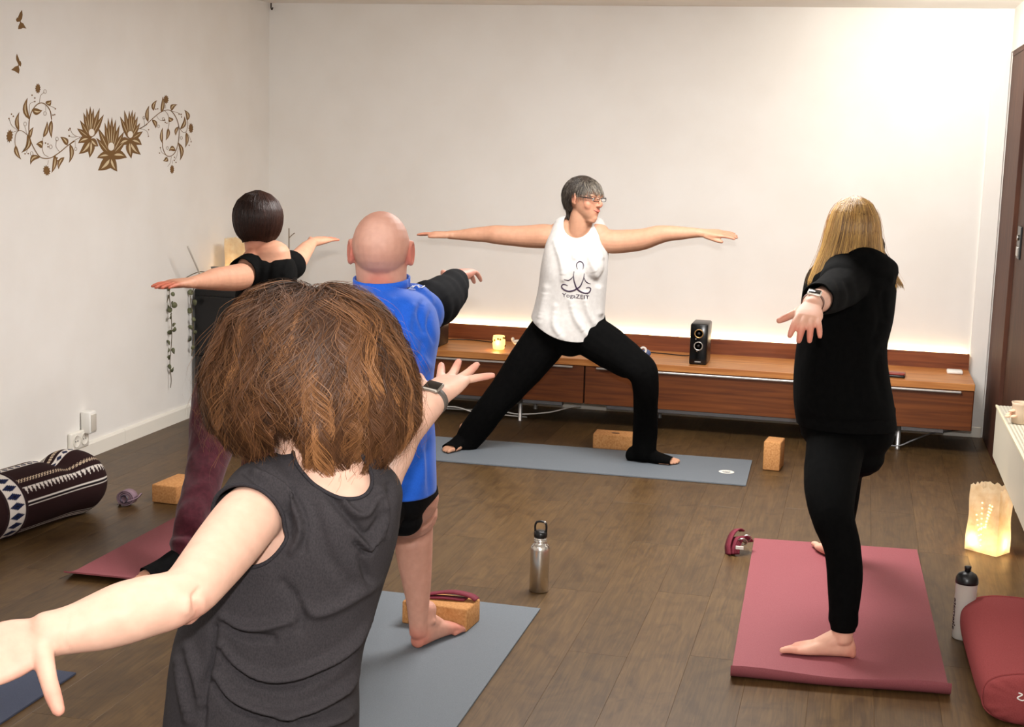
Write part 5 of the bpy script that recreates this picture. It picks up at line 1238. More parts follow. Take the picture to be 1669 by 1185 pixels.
# ================================================================== THE BALD MAN in blue
def build_man():
    e = empty('person', (-1.2, 3.6, 0.008), 'bald man in blue jersey and black shorts lunging on the middle blue-grey mat', 'person', 'people holding the warrior pose')
    SK = rgb(204, 152, 132); REDM = rgb(196, 96, 80); b = Soup(); Y = 3.62; FZ = 0.0085
    px_trunk(b, [(585, 665, 480, 3.62, 0.08), (560, 698, 510, 3.62, 0.10), (562, 700, 560, 3.6, 0.11), (572, 696, 620, 3.58, 0.11), (580, 698, 690, 3.56, 0.11), (586, 700, 760, 3.55, 0.115), (592, 700, 815, 3.55, 0.11)], scale=0.9)
    px_limb(b, [(622, 490, 3.63, 46), (622, 462, 3.62, 41), (621, 430, 3.62, 42), (621, 405, 3.63, 40)], n=28)
    c = at(621, 413, 3.62); A = frame_from((-0.26, 0.96, -0.05)); H = 0.225
    c = c + V3(0, 0, 0.0)
    L = head(b, c, A, H, ears=1.12)
    ra = [(684, 506, 3.72, 31), (707, 493, 3.85, 30), (727, 480, 3.98, 27), (737, 468, 4.10, 23), (739, 461, 4.20, 19), (742, 456, 4.28, 16)]
    P = px_limb(b, ra, scale=0.93)
    d = unit(V3(-0.05, 0.99, 0.07)); bk = unit(V3(-0.10, -0.30, 0.95))
    th = hand(b, P[-1] + V3(0, 0.012, 0.004), d, bk, 1, curls=(0.36, 0.38, 0.40, 0.44), spread=1.2, thumb=(0.82, 0.50, 0.15), s=1.08)
    px_limb(b, [(578, 510, 3.50, 36), (560, 525, 3.36, 33), (542, 535, 3.24, 28), (525, 545, 3.12, 24), (512, 552, 3.02, 19)])
    hand(b, at(511, 553, 3.01), (-0.3, -0.95, 0.0), (0, 0, 1), -1, s=1.0)
    RL = [(660, 800, 3.62, 46), (668, 815, 3.78, 44), (672, 832, 3.93, 38), (673, 850, 4.03, 33), (674, 882, 4.045, 31.5), (676, 915, 4.05, 28.5), (679, 948, 4.05, 24), (681, 982, 4.05, 19), (681, 1010, 4.05, 15.5), (682, 1030, 4.05, 15)]
    LL = [(612, 800, 3.50, 50), (590, 870, 3.35, 47), (570, 940, 3.22, 42), (552, 1000, 3.10, 37), (540, 1060, 3.0, 34), (528, 1120, 2.92, 28), (518, 1180, 2.86, 22)]
    px_limb(b, RL); px_limb(b, LL)
    hl = on_floor(676, 1060); tl = on_floor(734, 1036); f = unit(tl[:2] - hl[:2] + V3(0.0, 0.02)); ar = np.array([hl[0] + f[0] * 0.055, hl[1] + f[1] * 0.055, 0.085])
    foot(b, ar, (f[0], f[1], 0), 1, 1.02, FZ)
    al = np.array([*at(514, 1200, 2.84)[:2], 0.085]); foot(b, al, (-0.95, 0.2, 0), 1, 1.05, FZ)
    marks = [(L(0.0, -0.36, 0.22), 0.30 * H, rgb(222, 186, 172), 0.35), (L(0.0, -0.30, -0.40), 0.30 * H, REDM, 0.55), (L(-0.36, -0.04, 0), 0.22 * H, REDM, 0.7), (L(0.36, -0.04, 0), 0.22 * H, REDM, 0.7), (L(0.0, 0.05, 0.5), 0.30 * H, rgb(214, 140, 112), 0.5),
             (np.array([hl[0], hl[1], 0.02]), 0.08, REDM, 0.5), (np.array([tl[0], tl[1], 0.02]), 0.08, REDM, 0.4), (P[-1] + d * 0.08, 0.10, REDM, 0.4)]
    body = body_object('body', b, 0.0037, 2, skin_mat('skin_man'), e, marks, SK)
    # blue jersey with a dark under-sleeve
    M_JS = cloth_mat('blue_jersey', rgb(32, 88, 192), rgb(36, 94, 200), 0.62, weave=600, sheen=0.15, scale=300)
    s = Soup()
    px_trunk(s, [(584, 664, 466, 3.62, 0.085), (566, 692, 482, 3.62, 0.115), (553, 710, 506, 3.62, 0.135), (552, 717, 540, 3.61, 0.14), (556, 712, 575, 3.60, 0.14), (563, 708, 610, 3.59, 0.138), (568, 705, 650, 3.58, 0.138), (572, 708, 700, 3.57, 0.14), (576, 710, 760, 3.56, 0.145), (578, 710, 805, 3.56, 0.145), (580, 708, 835, 3.56, 0.14)])
    px_limb(s, [(672, 500, 3.68, 40), (686, 508, 3.72, 37), (695, 506, 3.78, 35), (701, 503, 3.84, 33)], scale=1.0)
    px_limb(s, [(596, 505, 3.56, 40), (576, 515, 3.47, 42), (560, 525, 3.37, 40), (548, 532, 3.28, 36)])
    hz = at(650, 814, 3.45)[2]
    sR = at(691, 505, 3.775); dR = unit(P[3] - P[1]); sL = at(562, 523, 3.38); dL = unit(V3(-0.1, -1, 0))
    def cutR(V): return np.where((V[:, 1] > 3.72) & (V[:, 2] > 1.0), np.maximum(-(V - sR) @ dR, axis_dist(V, sR, dR) - 0.105), 0.05)
    def cutL(V): return np.where((V[:, 1] < 3.42) & (V[:, 2] > 1.0) & (V[:, 0] < -1.1), np.maximum(-(V - sL) @ dL, axis_dist(V, sL, dL) - 0.105), 0.05)
    nk = at(623, 452, 3.62)
    def neck(V): return np.linalg.norm((V - nk) / np.array([0.083, 0.085, 0.055]), axis=1) - 1
    fo = folds_fn([([(690, 490), (684, 510), (692, 540)], 5, -0.009), ([(706, 500), (700, 530), (708, 556)], 4, -0.008), ([(672, 500), (664, 540), (688, 585), (702, 600)], 7, 0.010), ([(655, 500), (640, 560), (664, 640)], 9, -0.008), ([(636, 490), (625, 540)], 8, 0.006),
                   ([(690, 560), (676, 600), (690, 650)], 6, -0.008), ([(704, 640), (690, 668), (680, 700)], 6, -0.008), ([(704, 605), (690, 630)], 5, -0.006), ([(680, 720), (690, 760), (684, 800)], 8, 0.007), ([(700, 700), (696, 760), (700, 805)], 5, -0.006), ([(660, 700), (664, 780)], 8, -0.006)])
    jersey = garment('jersey', s, 0.0055, 3, [cutR, cutL, lambda V: V[:, 2] - hz, neck], M_JS, e, thick=0.003, deform=add_fn(fo, ripple(0.004, 18, 12)))
    cs = Soup(); a = np.linspace(0, 2 * math.pi, 41)
    nc = at(622, 459, 3.62); cs.strip([nc + np.array([math.cos(k) * 0.073, math.sin(k) * 0.078, 0.010 * math.sin(k)]) for k in a], np.array([0, 0, 0.022]), 0.005)
    cs.obj('collar', M_JS, jersey)
    V_, T_ = verts_of(jersey.data), tris_of(jersey.data); bvh = BVHTree.FromPolygons(V_.tolist(), T_.tolist())
    M_WT = base_mat('white_print', rgb(240, 240, 240), 0.6)
    def onto(px, py, off=0.0025):
        dd = ray(px, py); h = bvh.ray_cast(Vector(CPOS), Vector(dd).normalized())
        p = np.array(h[0]) if h[0] is not None else at(px, py, 3.6); nn = np.array(h[1]) if h[0] is not None else -CF
        if nn @ CF > 0: nn = -nn
        return p + nn * off
    pr_s = Soup()
    for pts in ([(664, 466), (668, 470), (673, 467)], [(672, 470), (678, 466), (683, 470)], [(681, 466), (686, 470), (691, 467)], [(666, 472), (676, 473)], [(576, 476), (580, 472), (586, 475)], [(574, 479), (584, 479)]):
        pr_s.limb([onto(*p) for p in pts], [0.0024] * len(pts), n=8, flat=0.35)
    pr_s.obj('white_shoulder_print', M_WT, jersey)
    # dark long sleeves of the shirt underneath
    M_UN = cloth_mat('navy_black_sleeve', rgb(10, 11, 15), rgb(13, 14, 18), 0.9, sheen=0.0)
    u = Soup(); px_limb(u, [(688, 502, 3.735, 36), (699, 498, 3.80, 40), (711, 493, 3.88, 38.5), (724, 483, 3.99, 35), (734, 473, 4.09, 30), (740, 464, 4.18, 25), (743, 458, 4.25, 21), (745, 454, 4.30, 19)])
    endp = at(742, 459, 4.24)
    garment('under_sleeve', u, 0.0045, 3, [lambda V: -(V - endp) @ unit(P[-1] - P[-3])], M_UN, e, thick=0.003, deform=ripple(0.003, 30, 21))
    u = Soup(); px_limb(u, [(585, 508, 3.50, 28), (575, 516, 3.44, 34), (558, 527, 3.33, 35), (542, 536, 3.22, 31), (526, 545, 3.11, 27), (513, 552, 3.02, 22)])
    garment('under_sleeve', u, 0.0055, 3, [lambda V: V[:, 1] - 3.05], M_UN, e, thick=0.003, deform=ripple(0.005, 30, 22))
    # black shorts
    M_SH = cloth_mat('black_shorts', rgb(10, 10, 11), rgb(15, 15, 16), 0.8, sheen=0.0)
    k = Soup(); px_trunk(k, [(588, 704, 720, 3.56, 0.125), (586, 704, 770, 3.56, 0.13), (588, 702, 815, 3.56, 0.125), (610, 690, 835, 3.56, 0.09)])
    px_limb(k, [(655, 795, 3.60, 50), (664, 812, 3.75, 49), (668, 828, 3.90, 43), (668, 846, 4.02, 39), (668, 875, 4.04, 36)], grow=0.004)
    px_limb(k, [(615, 798, 3.50, 54), (592, 868, 3.35, 51), (576, 922, 3.25, 47)], grow=0.004)
    h1, h2 = at(652, 864, 3.98), at(699, 816, 3.98); nrm = np.cross(h2 - h1, CF); nrm = nrm if nrm[2] > 0 else -nrm
    hl_ = at(578, 915, 3.26)
    def hem(V): return np.where(V[:, 1] > 3.55, (V - h1) @ unit(nrm), (V - hl_) @ unit((0.15, 0.55, 0.8)))
    garment('shorts', k, 0.0055, 3, [hem, lambda V: at(640, 740, 3.56)[2] - V[:, 2]], M_SH, e, thick=0.003, deform=ripple(0.003, 26, 6))
build_man()

# ================================================================== THE WOMAN WITH THE DARK BOB on the left mat
def build_bob():
    e = empty('person', (-2.25, 5.0, 0.008), 'woman with dark bob, black vest and maroon trousers lunging on the left maroon mat', 'person', 'people holding the warrior pose')
    SK = rgb(206, 152, 124); REDW = rgb(200, 108, 84); b = Soup(); Y = 5.0; FZ = 0.0085
    px_trunk(b, [(402, 476, 418, Y, 0.075), (394, 480, 440, Y, 0.095), (392, 478, 470, Y, 0.10), (382, 466, 530, Y, 0.10), (366, 450, 590, Y, 0.11), (352, 442, 640, Y, 0.115), (350, 436, 680, Y, 0.11)], scale=0.92)
    px_limb(b, [(430, 425, 5.0, 26), (423, 405, 5.0, 23.5), (420, 375, 5.0, 23), (420, 355, 5.0, 22)], n=24)
    c = at(421, 358, 5.02); A = frame_from((-0.28, 0.96, -0.02)); H = 0.205
    L = head(b, c, A, H)
    la = [(406, 447, 4.93, 20), (388, 452, 4.84, 22), (370, 454, 4.75, 20.5), (352, 455, 4.67, 18.5), (340, 457, 4.60, 15.5), (327, 459, 4.52, 12.5), (315, 460, 4.44, 10), (308, 461, 4.40, 9)]
    P = px_limb(b, la)
    d = unit(V3(-0.22, -0.95, 0.03)); th = hand(b, P[-1], d, (0.05, 0, 1), -1, curl=0.10, spread=0.7, thumb=(0.85, 0.45, -0.15), s=0.9)
    for sx, yy in ((405, 4.93), (468, 5.10)): px_limb(b, [(425, 412, 5.0, 16), ((425 + sx) / 2, 420, (5 + yy) / 2, 18), (sx, 438, yy, 20)])
    rp = [(472, 434, 5.10, 20), (484, 425, 5.22, 17), (492, 415, 5.34, 14.5), (500, 405, 5.46, 12), (508, 397, 5.57, 8.5), (511, 394.5, 5.61, 7.5)]
    Q = px_limb(b, rp)
    d2 = unit(V3(0.20, 0.95, 0.06)); th2 = hand(b, Q[-1], d2, (0.0, -0.35, 1), 1, curl=0.05, spread=0.9, thumb=(0.75, 0.65, 0.05), s=0.93)
    ay = on_floor(296, 938)[1]
    LL = [(362, 640, 4.98, 44), (352, 690, 4.91, 40), (343, 735, 4.82, 34), (332, 780, 4.72, 28), (322, 815, 4.64, 26), (309, 852, 4.55, 22), (299, 884, ay + 0.04, 17), (296, 900, ay, 15)]
    RL = [(415, 650, 5.08, 42), (420, 690, 5.22, 36), (422, 712, 5.38, 28), (420, 760, 5.42, 24), (416, 800, 5.44, 20), (412, 835, 5.45, 13)]
    px_limb(b, LL, scale=0.9); px_limb(b, RL, scale=0.9)
    al = np.array([*on_floor(296, 938)[:2], 0.075]); tl = on_floor(240, 948); f = unit(np.append(tl[:2] - al[:2], 0)); foot(b, al, f, 1, 0.96, FZ)
    ar = np.array([*at(412, 838, 5.45)[:2], 0.075]); foot(b, ar, (0.1, 1, 0), 1, 0.96, FZ)
    marks = [(th[k][0], 0.09, REDW, 0.5) for k in range(4)] + [(th2[k][0], 0.08, REDW, 0.4) for k in range(4)] + [(L(0, -0.3, -0.5), 0.35 * H, REDW, 0.35)]
    body = body_object('body', b, 0.0042, 3, skin_mat('skin_bob'), e, marks, SK)
    # black vest
    M_V = cloth_mat('black_vest_jersey', rgb(11, 11, 11), rgb(15, 15, 15), 0.92, sheen=0.0)
    v = Soup(); px_trunk(v, [(424, 462, 417, Y, 0.035), (410, 476, 421, Y, 0.07), (395, 481, 430, Y, 0.105), (388, 484, 446, Y, 0.12), (386, 482, 475, Y, 0.12), (376, 474, 520, Y, 0.12), (360, 460, 580, Y, 0.13), (344, 450, 640, Y, 0.14), (338, 446, 700, Y, 0.14)])
    px_limb(v, [(422, 428, 4.98, 22), (407, 438, 4.93, 26), (398, 446, 4.89, 28)]); px_limb(v, [(452, 433, 5.05, 21), (468, 435, 5.10, 25), (477, 431, 5.155, 25)])
    nk = at(436, 402, 4.99)
    def neck(V): return np.linalg.norm((V - nk) / np.array([0.064, 0.11, 0.036]), axis=1) - 1
    aL, aR = at(395, 449, 4.875), at(479, 430, 5.14); dL, dR = unit(P[2] - P[0]), unit(Q[2] - Q[0])
    def armL(V): return np.where(V[:, 2] > 0.90, np.maximum(-(V - aL) @ dL, axis_dist(V, aL, dL) - 0.07), 0.05)
    def armR(V): return np.where(V[:, 2] > 0.90, np.maximum(-(V - aR) @ dR, axis_dist(V, aR, dR) - 0.07), 0.05)
    hz = at(395, 690, 4.88)[2]
    fo = folds_fn([([(405, 425), (415, 450), (400, 480)], 5, -0.006), ([(440, 425), (436, 460)], 5, -0.006), ([(470, 425), (462, 445)], 4, 0.005)])
    garment('vest', v, 0.0052, 3, [neck, armL, armR, lambda V: V[:, 2] - hz], M_V, e, thick=0.003, deform=add_fn(fo, ripple(0.003, 22, 31)))
    # maroon trousers
    M_T = cloth_mat('maroon_jersey', rgb(62, 20, 30), rgb(76, 27, 38), 0.9, sheen=0.15)
    t = Soup(); px_trunk(t, [(352, 448, 590, Y, 0.13), (345, 444, 625, Y, 0.135), (342, 442, 665, Y, 0.135), (348, 436, 695, Y, 0.11)])
    px_limb(t, LL, grow=0.006); px_limb(t, RL, grow=0.008)
    zc = 0.045
    t.limb([at(300, 880, ay + 0.05), al + V3(0, 0, 0.03), al + V3(0, 0, -0.03)], [0.043, 0.042, 0.043])
    garment('trousers', t, 0.0055, 3, [lambda V: V[:, 2] - zc, lambda V: at(395, 605, 5.0)[2] - V[:, 2]], M_T, e, thick=0.003, deform=ripple(0.004, 24, 14))
    # open-toed black sock on the back foot
    M_S = cloth_mat('black_sock', rgb(14, 14, 15), rgb(20, 20, 21), 0.95, sheen=0.0)
    for a_, f_ in ((al, f), (ar, unit((0.1, 1, 0)))):
        sk = Soup(); t_ = np.cross((0, 0, 1), f_); S = []
        for x, hw, hz_ in ((-0.055, 0.030, 0.034), (-0.02, 0.037, 0.046), (0.03, 0.038, 0.044), (0.08, 0.045, 0.030), (0.125, 0.048, 0.021), (0.16, 0.046, 0.016)):
            S.append((np.array([a_[0], a_[1], FZ + hz_ - 0.0005]) + f_ * x * 0.96, t_ * hw, np.array([0, 0, hz_ + 0.0008])))
        sk.loft(S, n=22, p=2.4); sk.limb([a_ + V3(0, 0, -0.03), a_ + V3(0, 0, 0.03)], [0.042, 0.040])
        garment('sock', sk, 0.005, 2, [plane(a_ + f_ * 0.135, -f_), lambda V: V[:, 2] - 0.0075, lambda V, z=a_[2] + 0.03: z - V[:, 2]], M_S, e, thick=0.002)
    # smooth bob
    M_H = hair_mat('dark_bob_hair', 0.42, 0.35)
    hc = at(421, 350, 5.01); n = 3400; rg = np.random.default_rng(21); K = 20
    LINE = [(-0.60, 0.10), (-0.30, 0.16), (-0.05, 0.20), (0.17, 0.24), (0.27, 0.34), (0.36, 0.46), (0.6, 0.8)]
    ax = np.array([0.094, 0.108, 0.088])
    cs = Soup()
    def ell(z): return math.sqrt(max(0.0, 1 - (z / 0.088) ** 2))
    prof = [(0.095, 0.05), (0.080, 0.50), (0.055, 0.80), (0.025, 0.955), (0.0, 1.0), (-0.025, 0.985), (-0.05, 0.93), (-0.07, 0.84), (-0.085, 0.72), (-0.092, 0.60)]
    zc_, rc_ = np.array([p[0] for p in prof]), np.array([p[1] for p in prof])
    R = []; base = hc + np.array([0, 0, -0.003])
    for z, r in prof[::-1]:
        a = np.linspace(0, 2 * math.pi, 48, endpoint=False)
        R.append(base + np.outer(np.cos(a) * r * 0.090, A[0]) + np.outer(np.sin(a) * r * 0.104 - 0.012, A[1]) + np.array([0, 0, z]))
    cs.rings(R)
    cap = garment('cap', cs, 0.004, 3, [cap_field(c, A, H, LINE)], M_H, None, thick=0, tint=rgb(30, 18, 14)[:3]); CV, CT = verts_of(cap.data), tris_of(cap.data); bpy.data.objects.remove(cap)
    az = rg.uniform(0, 2 * math.pi, n); keep = np.sin(az) < 0.55
    az = np.where(keep, az, -az); z0 = rg.uniform(0.02, 0.094, n); z1 = -0.088 - 0.008 * rg.random(n) - 0.006 * np.cos(az * 2)
    t_ = np.linspace(0, 1, K)[None, :]; zz = z0[:, None] * (1 - t_) + z1[:, None] * t_
    rr = np.interp(-zz, -zc_, rc_) * (1.012 + 0.03 * rg.random((n, 1)))
    swirl = az[:, None] + 0.25 * rg.normal(size=(n, 1)) * t_ * 0.3
    P_ = base + (np.cos(swirl) * rr * 0.090)[:, :, None] * A[0] + (np.sin(swirl) * rr * 0.104 - 0.012)[:, :, None] * A[1] + zz[:, :, None] * np.array([0, 0, 1.0])
    tone = np.clip(rg.normal(size=(n, 1)) * 0.3 + 0.35 + 0.5 * np.clip(np.cos(az)[:, None], 0, 1), 0, 1)
    col = np.array(rgb(18, 10, 8)[:3]) * (1 - tone) + np.array(rgb(58, 31, 21)[:3]) * tone
    V, F, C = strand_mesh('h', P_, 0.0012, col, 0.6)
    hair_object('hair', [(CV, CT, np.tile(np.array(rgb(30, 18, 14)[:3]), (len(CV), 1))), (V, F, C)], M_H, e)
    ear = Soup().torus(L(0.37, -0.03, -0.19), 0.008, 0.0014, axes=[A[1], A[2], A[0]], n=16, m=6).obj('earring', M_STEEL, e)
build_bob()
# ================================================================== THE WOMAN NEAREST THE CAMERA, curly hair, seen from behind
def build_curly():
    e = empty('person', (-0.9, 2.2, 0.0), 'woman with big curly brown hair and charcoal sleeveless top, seen from behind, nearest of all', 'person', 'people holding the warrior pose')
    SK = rgb(222, 178, 156); REDC = rgb(214, 126, 108); b = Soup(); Y = 2.2
    px_trunk(b, [(450, 620, 760, Y, 0.07), (400, 645, 800, Y, 0.10), (378, 640, 850, Y, 0.11), (350, 628, 930, Y, 0.115), (312, 604, 1010, Y, 0.12), (290, 586, 1090, Y, 0.125), (278, 578, 1180, Y, 0.135), (272, 576, 1270, Y, 0.14), (285, 565, 1340, Y, 0.12)], scale=0.92)
    px_limb(b, [(520, 790, 2.2, 66), (508, 745, 2.2, 56), (500, 700, 2.21, 54), (500, 640, 2.22, 56)], n=30)
    c = at(503, 588, 2.23); A = frame_from((0.10, 0.98, -0.14)); H = 0.212
    L = head(b, c, A, H)
    # left arm towards the viewer, palm turned up
    la = [(428, 826, 2.12, 50), (402, 848, 2.06, 53), (372, 885, 2.00, 53), (340, 925, 1.93, 50), (308, 962, 1.865, 46.5), (278, 978, 1.83, 47), (240, 988, 1.81, 50), (200, 1000, 1.785, 51), (160, 1014, 1.765, 47), (125, 1024, 1.745, 41), (98, 1030, 1.73, 38), (78, 1034, 1.72, 38)]
    P = px_limb(b, la, n=28)
    d = unit(P[-1] - P[-4] + V3(-0.01, -0.02, -0.012)); tow = -ray(60, 1050) / np.linalg.norm(ray(60, 1050))
    nrm = unit(tow * 0.75 + V3(0, 0, 0.65)); back = -nrm                     # palm looks up and at the viewer
    tl = hand(b, P[-1], d, back, -1, curl=0.16, spread=1.4, thumb=(0.16, 0.97, 0.10), s=1.06, thumb_bend=-0.05, palm_w=0.044, fr=1.12)
    b.ball(P[4] + V3(0.0, -0.01, -0.030), 0.020, n=14)                       # point of the elbow
    # right arm away from the viewer
    ra = [(600, 812, 2.26, 36), (614, 794, 2.33, 37), (626, 766, 2.43, 35), (643, 735, 2.53, 33), (657, 708, 2.61, 30), (678, 682, 2.68, 28), (700, 659, 2.74, 25), (712, 646, 2.78, 22)]
    Q = px_limb(b, ra, n=24)
    d2 = unit(V3(0.06, 0.97, 0.18)); bk2 = unit(V3(-0.10, -0.45, 0.88))
    tr = hand(b, Q[-1], d2, bk2, 1, curls=(-0.10, -0.12, -0.10, 0.05), fans=(0.30, 0.05, -0.28, -1.15), thumb=(0.75, 0.6, 0.2), s=1.04, fr=1.12)
    # legs, below the frame
    px_limb(b, [(345, 1290, 2.18, 92), (300, 1400, 2.02, 84), (262, 1520, 1.90, 72), (236, 1640, 1.80, 62), (216, 1780, 1.70, 52), (204, 1900, 1.63, 40)], n=24)
    kR = [at(505, 1290, 2.24) + V3(0, 0, 0), at(560, 1285, 2.42), at(610, 1275, 2.60)]
    b.limb(kR + [kR[-1] + V3(0.0, 0.02, -0.16), kR[-1] + V3(0.0, 0.02, -0.30)], [0.092, 0.08, 0.062, 0.052, 0.04], ref=CR, n=24)
    al = at(204, 1900, 1.63); al = V3(al[0], al[1], 0.085); ar = kR[-1] + V3(0, 0.02, -0.30); ar = V3(ar[0], ar[1], 0.085)
    b.limb([at(216, 1780, 1.70), al + V3(0, 0, 0.1), al], [0.052, 0.042, 0.036], ref=CR); b.limb([kR[-1] + V3(0, 0.02, -0.16), ar + V3(0, 0, 0.06), ar], [0.052, 0.04, 0.036], ref=CR)
    foot(b, al, (-0.95, 0.2, 0), 1, 0.98, 0.008); foot(b, ar, (0.1, 1, 0), 1, 0.98, 0.008)
    marks = [(t[0], 0.055, REDC, 0.45) for t in tl + tr] + [(P[-1] + d * 0.06, 0.09, rgb(226, 158, 140), 0.5), (P[4] + V3(0, -0.02, -0.03), 0.06, rgb(222, 150, 132), 0.5)] + \
            [(np.asarray(c) + V3(0, -0.02, 0.02), 0.16, rgb(70, 46, 32), 1.0)]
    crease = folds_fn([([(326, 958), (314, 974), (318, 990)], 3.5, -0.0045), ([(318, 988), (322, 1002), (306, 1018)], 3.5, -0.004), ([(306, 978), (303, 996)], 7, 0.004), ([(330, 978), (332, 998)], 6, 0.003), ([(112, 1000), (104, 1040), (112, 1058)], 4, -0.002)])
    body = body_object('body', b, 0.0040, 3, skin_mat('skin_curly'), e, marks, SK, deform=crease)
    # charcoal top
    M_TP = noise_mat('charcoal_marl', rgb(47, 44, 46), rgb(57, 53, 55), scale=420, stretch=(1, 1, 0.6), rough=0.88, bump=0.3, bump_scale=900, dist=0.0006, spec=0.15)
    t = Soup()
    px_trunk(t, [(440, 628, 757, 2.2, 0.070), (402, 646, 778, 2.2, 0.095), (380, 655, 805, 2.2, 0.118), (368, 652, 840, 2.2, 0.13), (352, 645, 885, 2.2, 0.135), (326, 632, 935, 2.2, 0.135), (300, 612, 1000, 2.2, 0.138), (283, 594, 1055, 2.2, 0.14), (276, 585, 1110, 2.2, 0.145), (273, 583, 1160, 2.2, 0.15), (270, 583, 1230, 2.2, 0.155), (262, 588, 1310, 2.2, 0.16), (262, 590, 1360, 2.2, 0.155)], n=64)
    px_limb(t, [(470, 790, 2.18, 56), (436, 812, 2.14, 67), (414, 838, 2.09, 65), (402, 852, 2.06, 62)], n=30); px_limb(t, [(590, 790, 2.23, 42), (606, 806, 2.27, 40), (618, 806, 2.30, 36)], n=30)
    sL = at(404, 850, 2.072); dL = unit(P[2] - P[0] + V3(0, 0, 0.0)); sR = at(618, 798, 2.30); dR = unit(Q[2] - Q[0])
    def armL(V):
        q = V - sL; q = q - np.outer(q @ dL, dL); lim = 0.082 + 0.014 * np.tanh(q[:, 2] / 0.02)
        return np.where(V[:, 1] < 2.19, np.maximum(-(V - sL) @ dL, np.linalg.norm(q, axis=1) - lim), 0.05)
    def armR(V): return np.where(V[:, 1] > 2.22, np.maximum(-(V - sR) @ dR, axis_dist(V, sR, dR) - 0.08), 0.05)
    nk = at(536, 752, 2.13); na = 0.66; nu_, nv_ = CR * math.cos(na) - CU * math.sin(na), CR * math.sin(na) + CU * math.cos(na)
    def neck(V): q = V - nk; return np.sqrt(((q @ nu_) / 0.080) ** 2 + ((q @ nv_) / 0.043) ** 2 + ((q @ CF) / 0.12) ** 2) - 1
    hz = at(430, 1335, 2.1)[2]
    F_ = []
    K3 = lambda x, y: (250 + x * 470 / 1252.0, 740 + y * 445 / 1185.0)
    def fold(pts, w, h): F_.append(([K3(*p) for p in pts], w, h * 1.4))
    fold([(440, 75), (560, 150), (620, 250), (640, 340), (600, 420)], 6, 0.011); fold([(400, 80), (520, 170), (580, 260), (590, 360)], 5, -0.010); fold([(470, 60), (600, 170), (660, 300), (650, 420)], 5, -0.007)
    fold([(700, 90), (790, 170), (860, 250), (920, 260), (970, 190)], 6, 0.011); fold([(730, 140), (820, 240), (890, 330), (940, 350), (1000, 260)], 7, -0.009); fold([(870, 330), (910, 390), (935, 410), (970, 370)], 5, 0.012); fold([(880, 390), (930, 430), (960, 400)], 4, -0.011); fold([(900, 450), (925, 520), (935, 560)], 6, -0.007)
    fold([(300, 710), (380, 745), (470, 750), (600, 720)], 7, 0.011); fold([(300, 740), (400, 790), (520, 800)], 6, -0.011); fold([(290, 830), (340, 900), (450, 960), (560, 970), (700, 920), (820, 850), (930, 740), (1000, 640)], 7, 0.014); fold([(290, 860), (360, 940), (470, 1000), (600, 1005), (740, 950), (860, 860)], 7, -0.013)
    fold([(270, 960), (340, 1050), (470, 1110), (620, 1120), (760, 1060), (860, 980), (900, 920)], 7, 0.014); fold([(260, 1000), (340, 1090), (470, 1150), (620, 1160), (800, 1100), (880, 1040)], 6, -0.012); fold([(640, 640), (700, 690), (800, 660), (900, 600), (1000, 560)], 9, 0.008); fold([(560, 560), (640, 660), (640, 760)], 8, -0.006)
    fold([(150, 840), (190, 960), (210, 1080)], 8, 0.010); fold([(110, 900), (130, 1020), (150, 1150)], 8, 0.009); fold([(265, 750), (250, 880), (225, 1000), (215, 1180)], 4, -0.010); fold([(680, 200), (720, 330), (760, 450), (850, 560)], 12, -0.006); fold([(500, 1180), (580, 1130), (620, 1180)], 8, 0.009); fold([(700, 1185), (800, 1150), (880, 1110)], 7, 0.010)
    fold([(980, 150), (1010, 250), (1000, 350)], 8, 0.008); fold([(1030, 130), (1040, 240), (1020, 350)], 6, -0.008)
    top = garment('sleeveless_top', t, 0.0042, 3, [armL, armR, neck, lambda V: V[:, 2] - hz], M_TP, e, thick=0.0032, deform=add_fn(folds_fn(F_), ripple(0.0022, 26, 41)))
    # hems rolled round armholes and neckline follow the cut edges
    M_HM = noise_mat('charcoal_hem', rgb(38, 36, 39), rgb(52, 49, 52), scale=420, rough=0.9, bump=0.3, bump_scale=900, dist=0.0006, spec=0.15)
    add_edge_band(top, M_HM, 0.0034, 'hem')
    # dark leggings, below the frame
    M_LG = cloth_mat('dark_leggings', rgb(22, 22, 26), rgb(28, 28, 32), 0.9, sheen=0.0)
    g = Soup(); px_trunk(g, [(278, 578, 1220, 2.2, 0.14), (274, 576, 1290, 2.2, 0.145), (285, 565, 1350, 2.2, 0.13)], scale=0.97)
    px_limb(g, [(345, 1290, 2.18, 94), (300, 1400, 2.02, 88), (262, 1520, 1.90, 76), (236, 1640, 1.80, 66), (216, 1780, 1.70, 56)], n=24, grow=0.003); g.limb(kR + [kR[-1] + V3(0.0, 0.02, -0.16), ar + V3(0, 0, 0.06)], [0.098, 0.086, 0.068, 0.058, 0.045], ref=CR, n=24)
    garment('leggings', g, 0.007, 3, [lambda V: V[:, 2] - 0.14], M_LG, e, thick=0.002)
    # watch
    wq = Q[-2] + (Q[-1] - Q[-2]) * 0.35
    wristwatch(wq, unit(Q[-1] - Q[-3]), unit(V3(0.02, -0.82, 0.55)), (0.0305, 0.0295), base_mat('grey_strap', rgb(86, 78, 72), 0.55), base_mat('dark_glass', rgb(26, 22, 18), 0.1), base_mat('watch_graphite', rgb(150, 142, 132), 0.28, 0.7), 'dark square smartwatch with grey strap on the wrist of the curly haired woman', (0.036, 0.040))

    # ---------------------------------------------------------------- curls
    M_H = hair_mat('curly_brown_hair', 0.48, 0.28)
    K = 22; rg = np.random.default_rng(77)
    toward = -np.array([CF[0], CF[1], 0]) / np.linalg.norm(CF[:2]); side = np.cross((0, 0, 1), toward); up = np.array([0, 0, 1.0])
    Cc = np.asarray(c); t = np.linspace(0, 1, K)
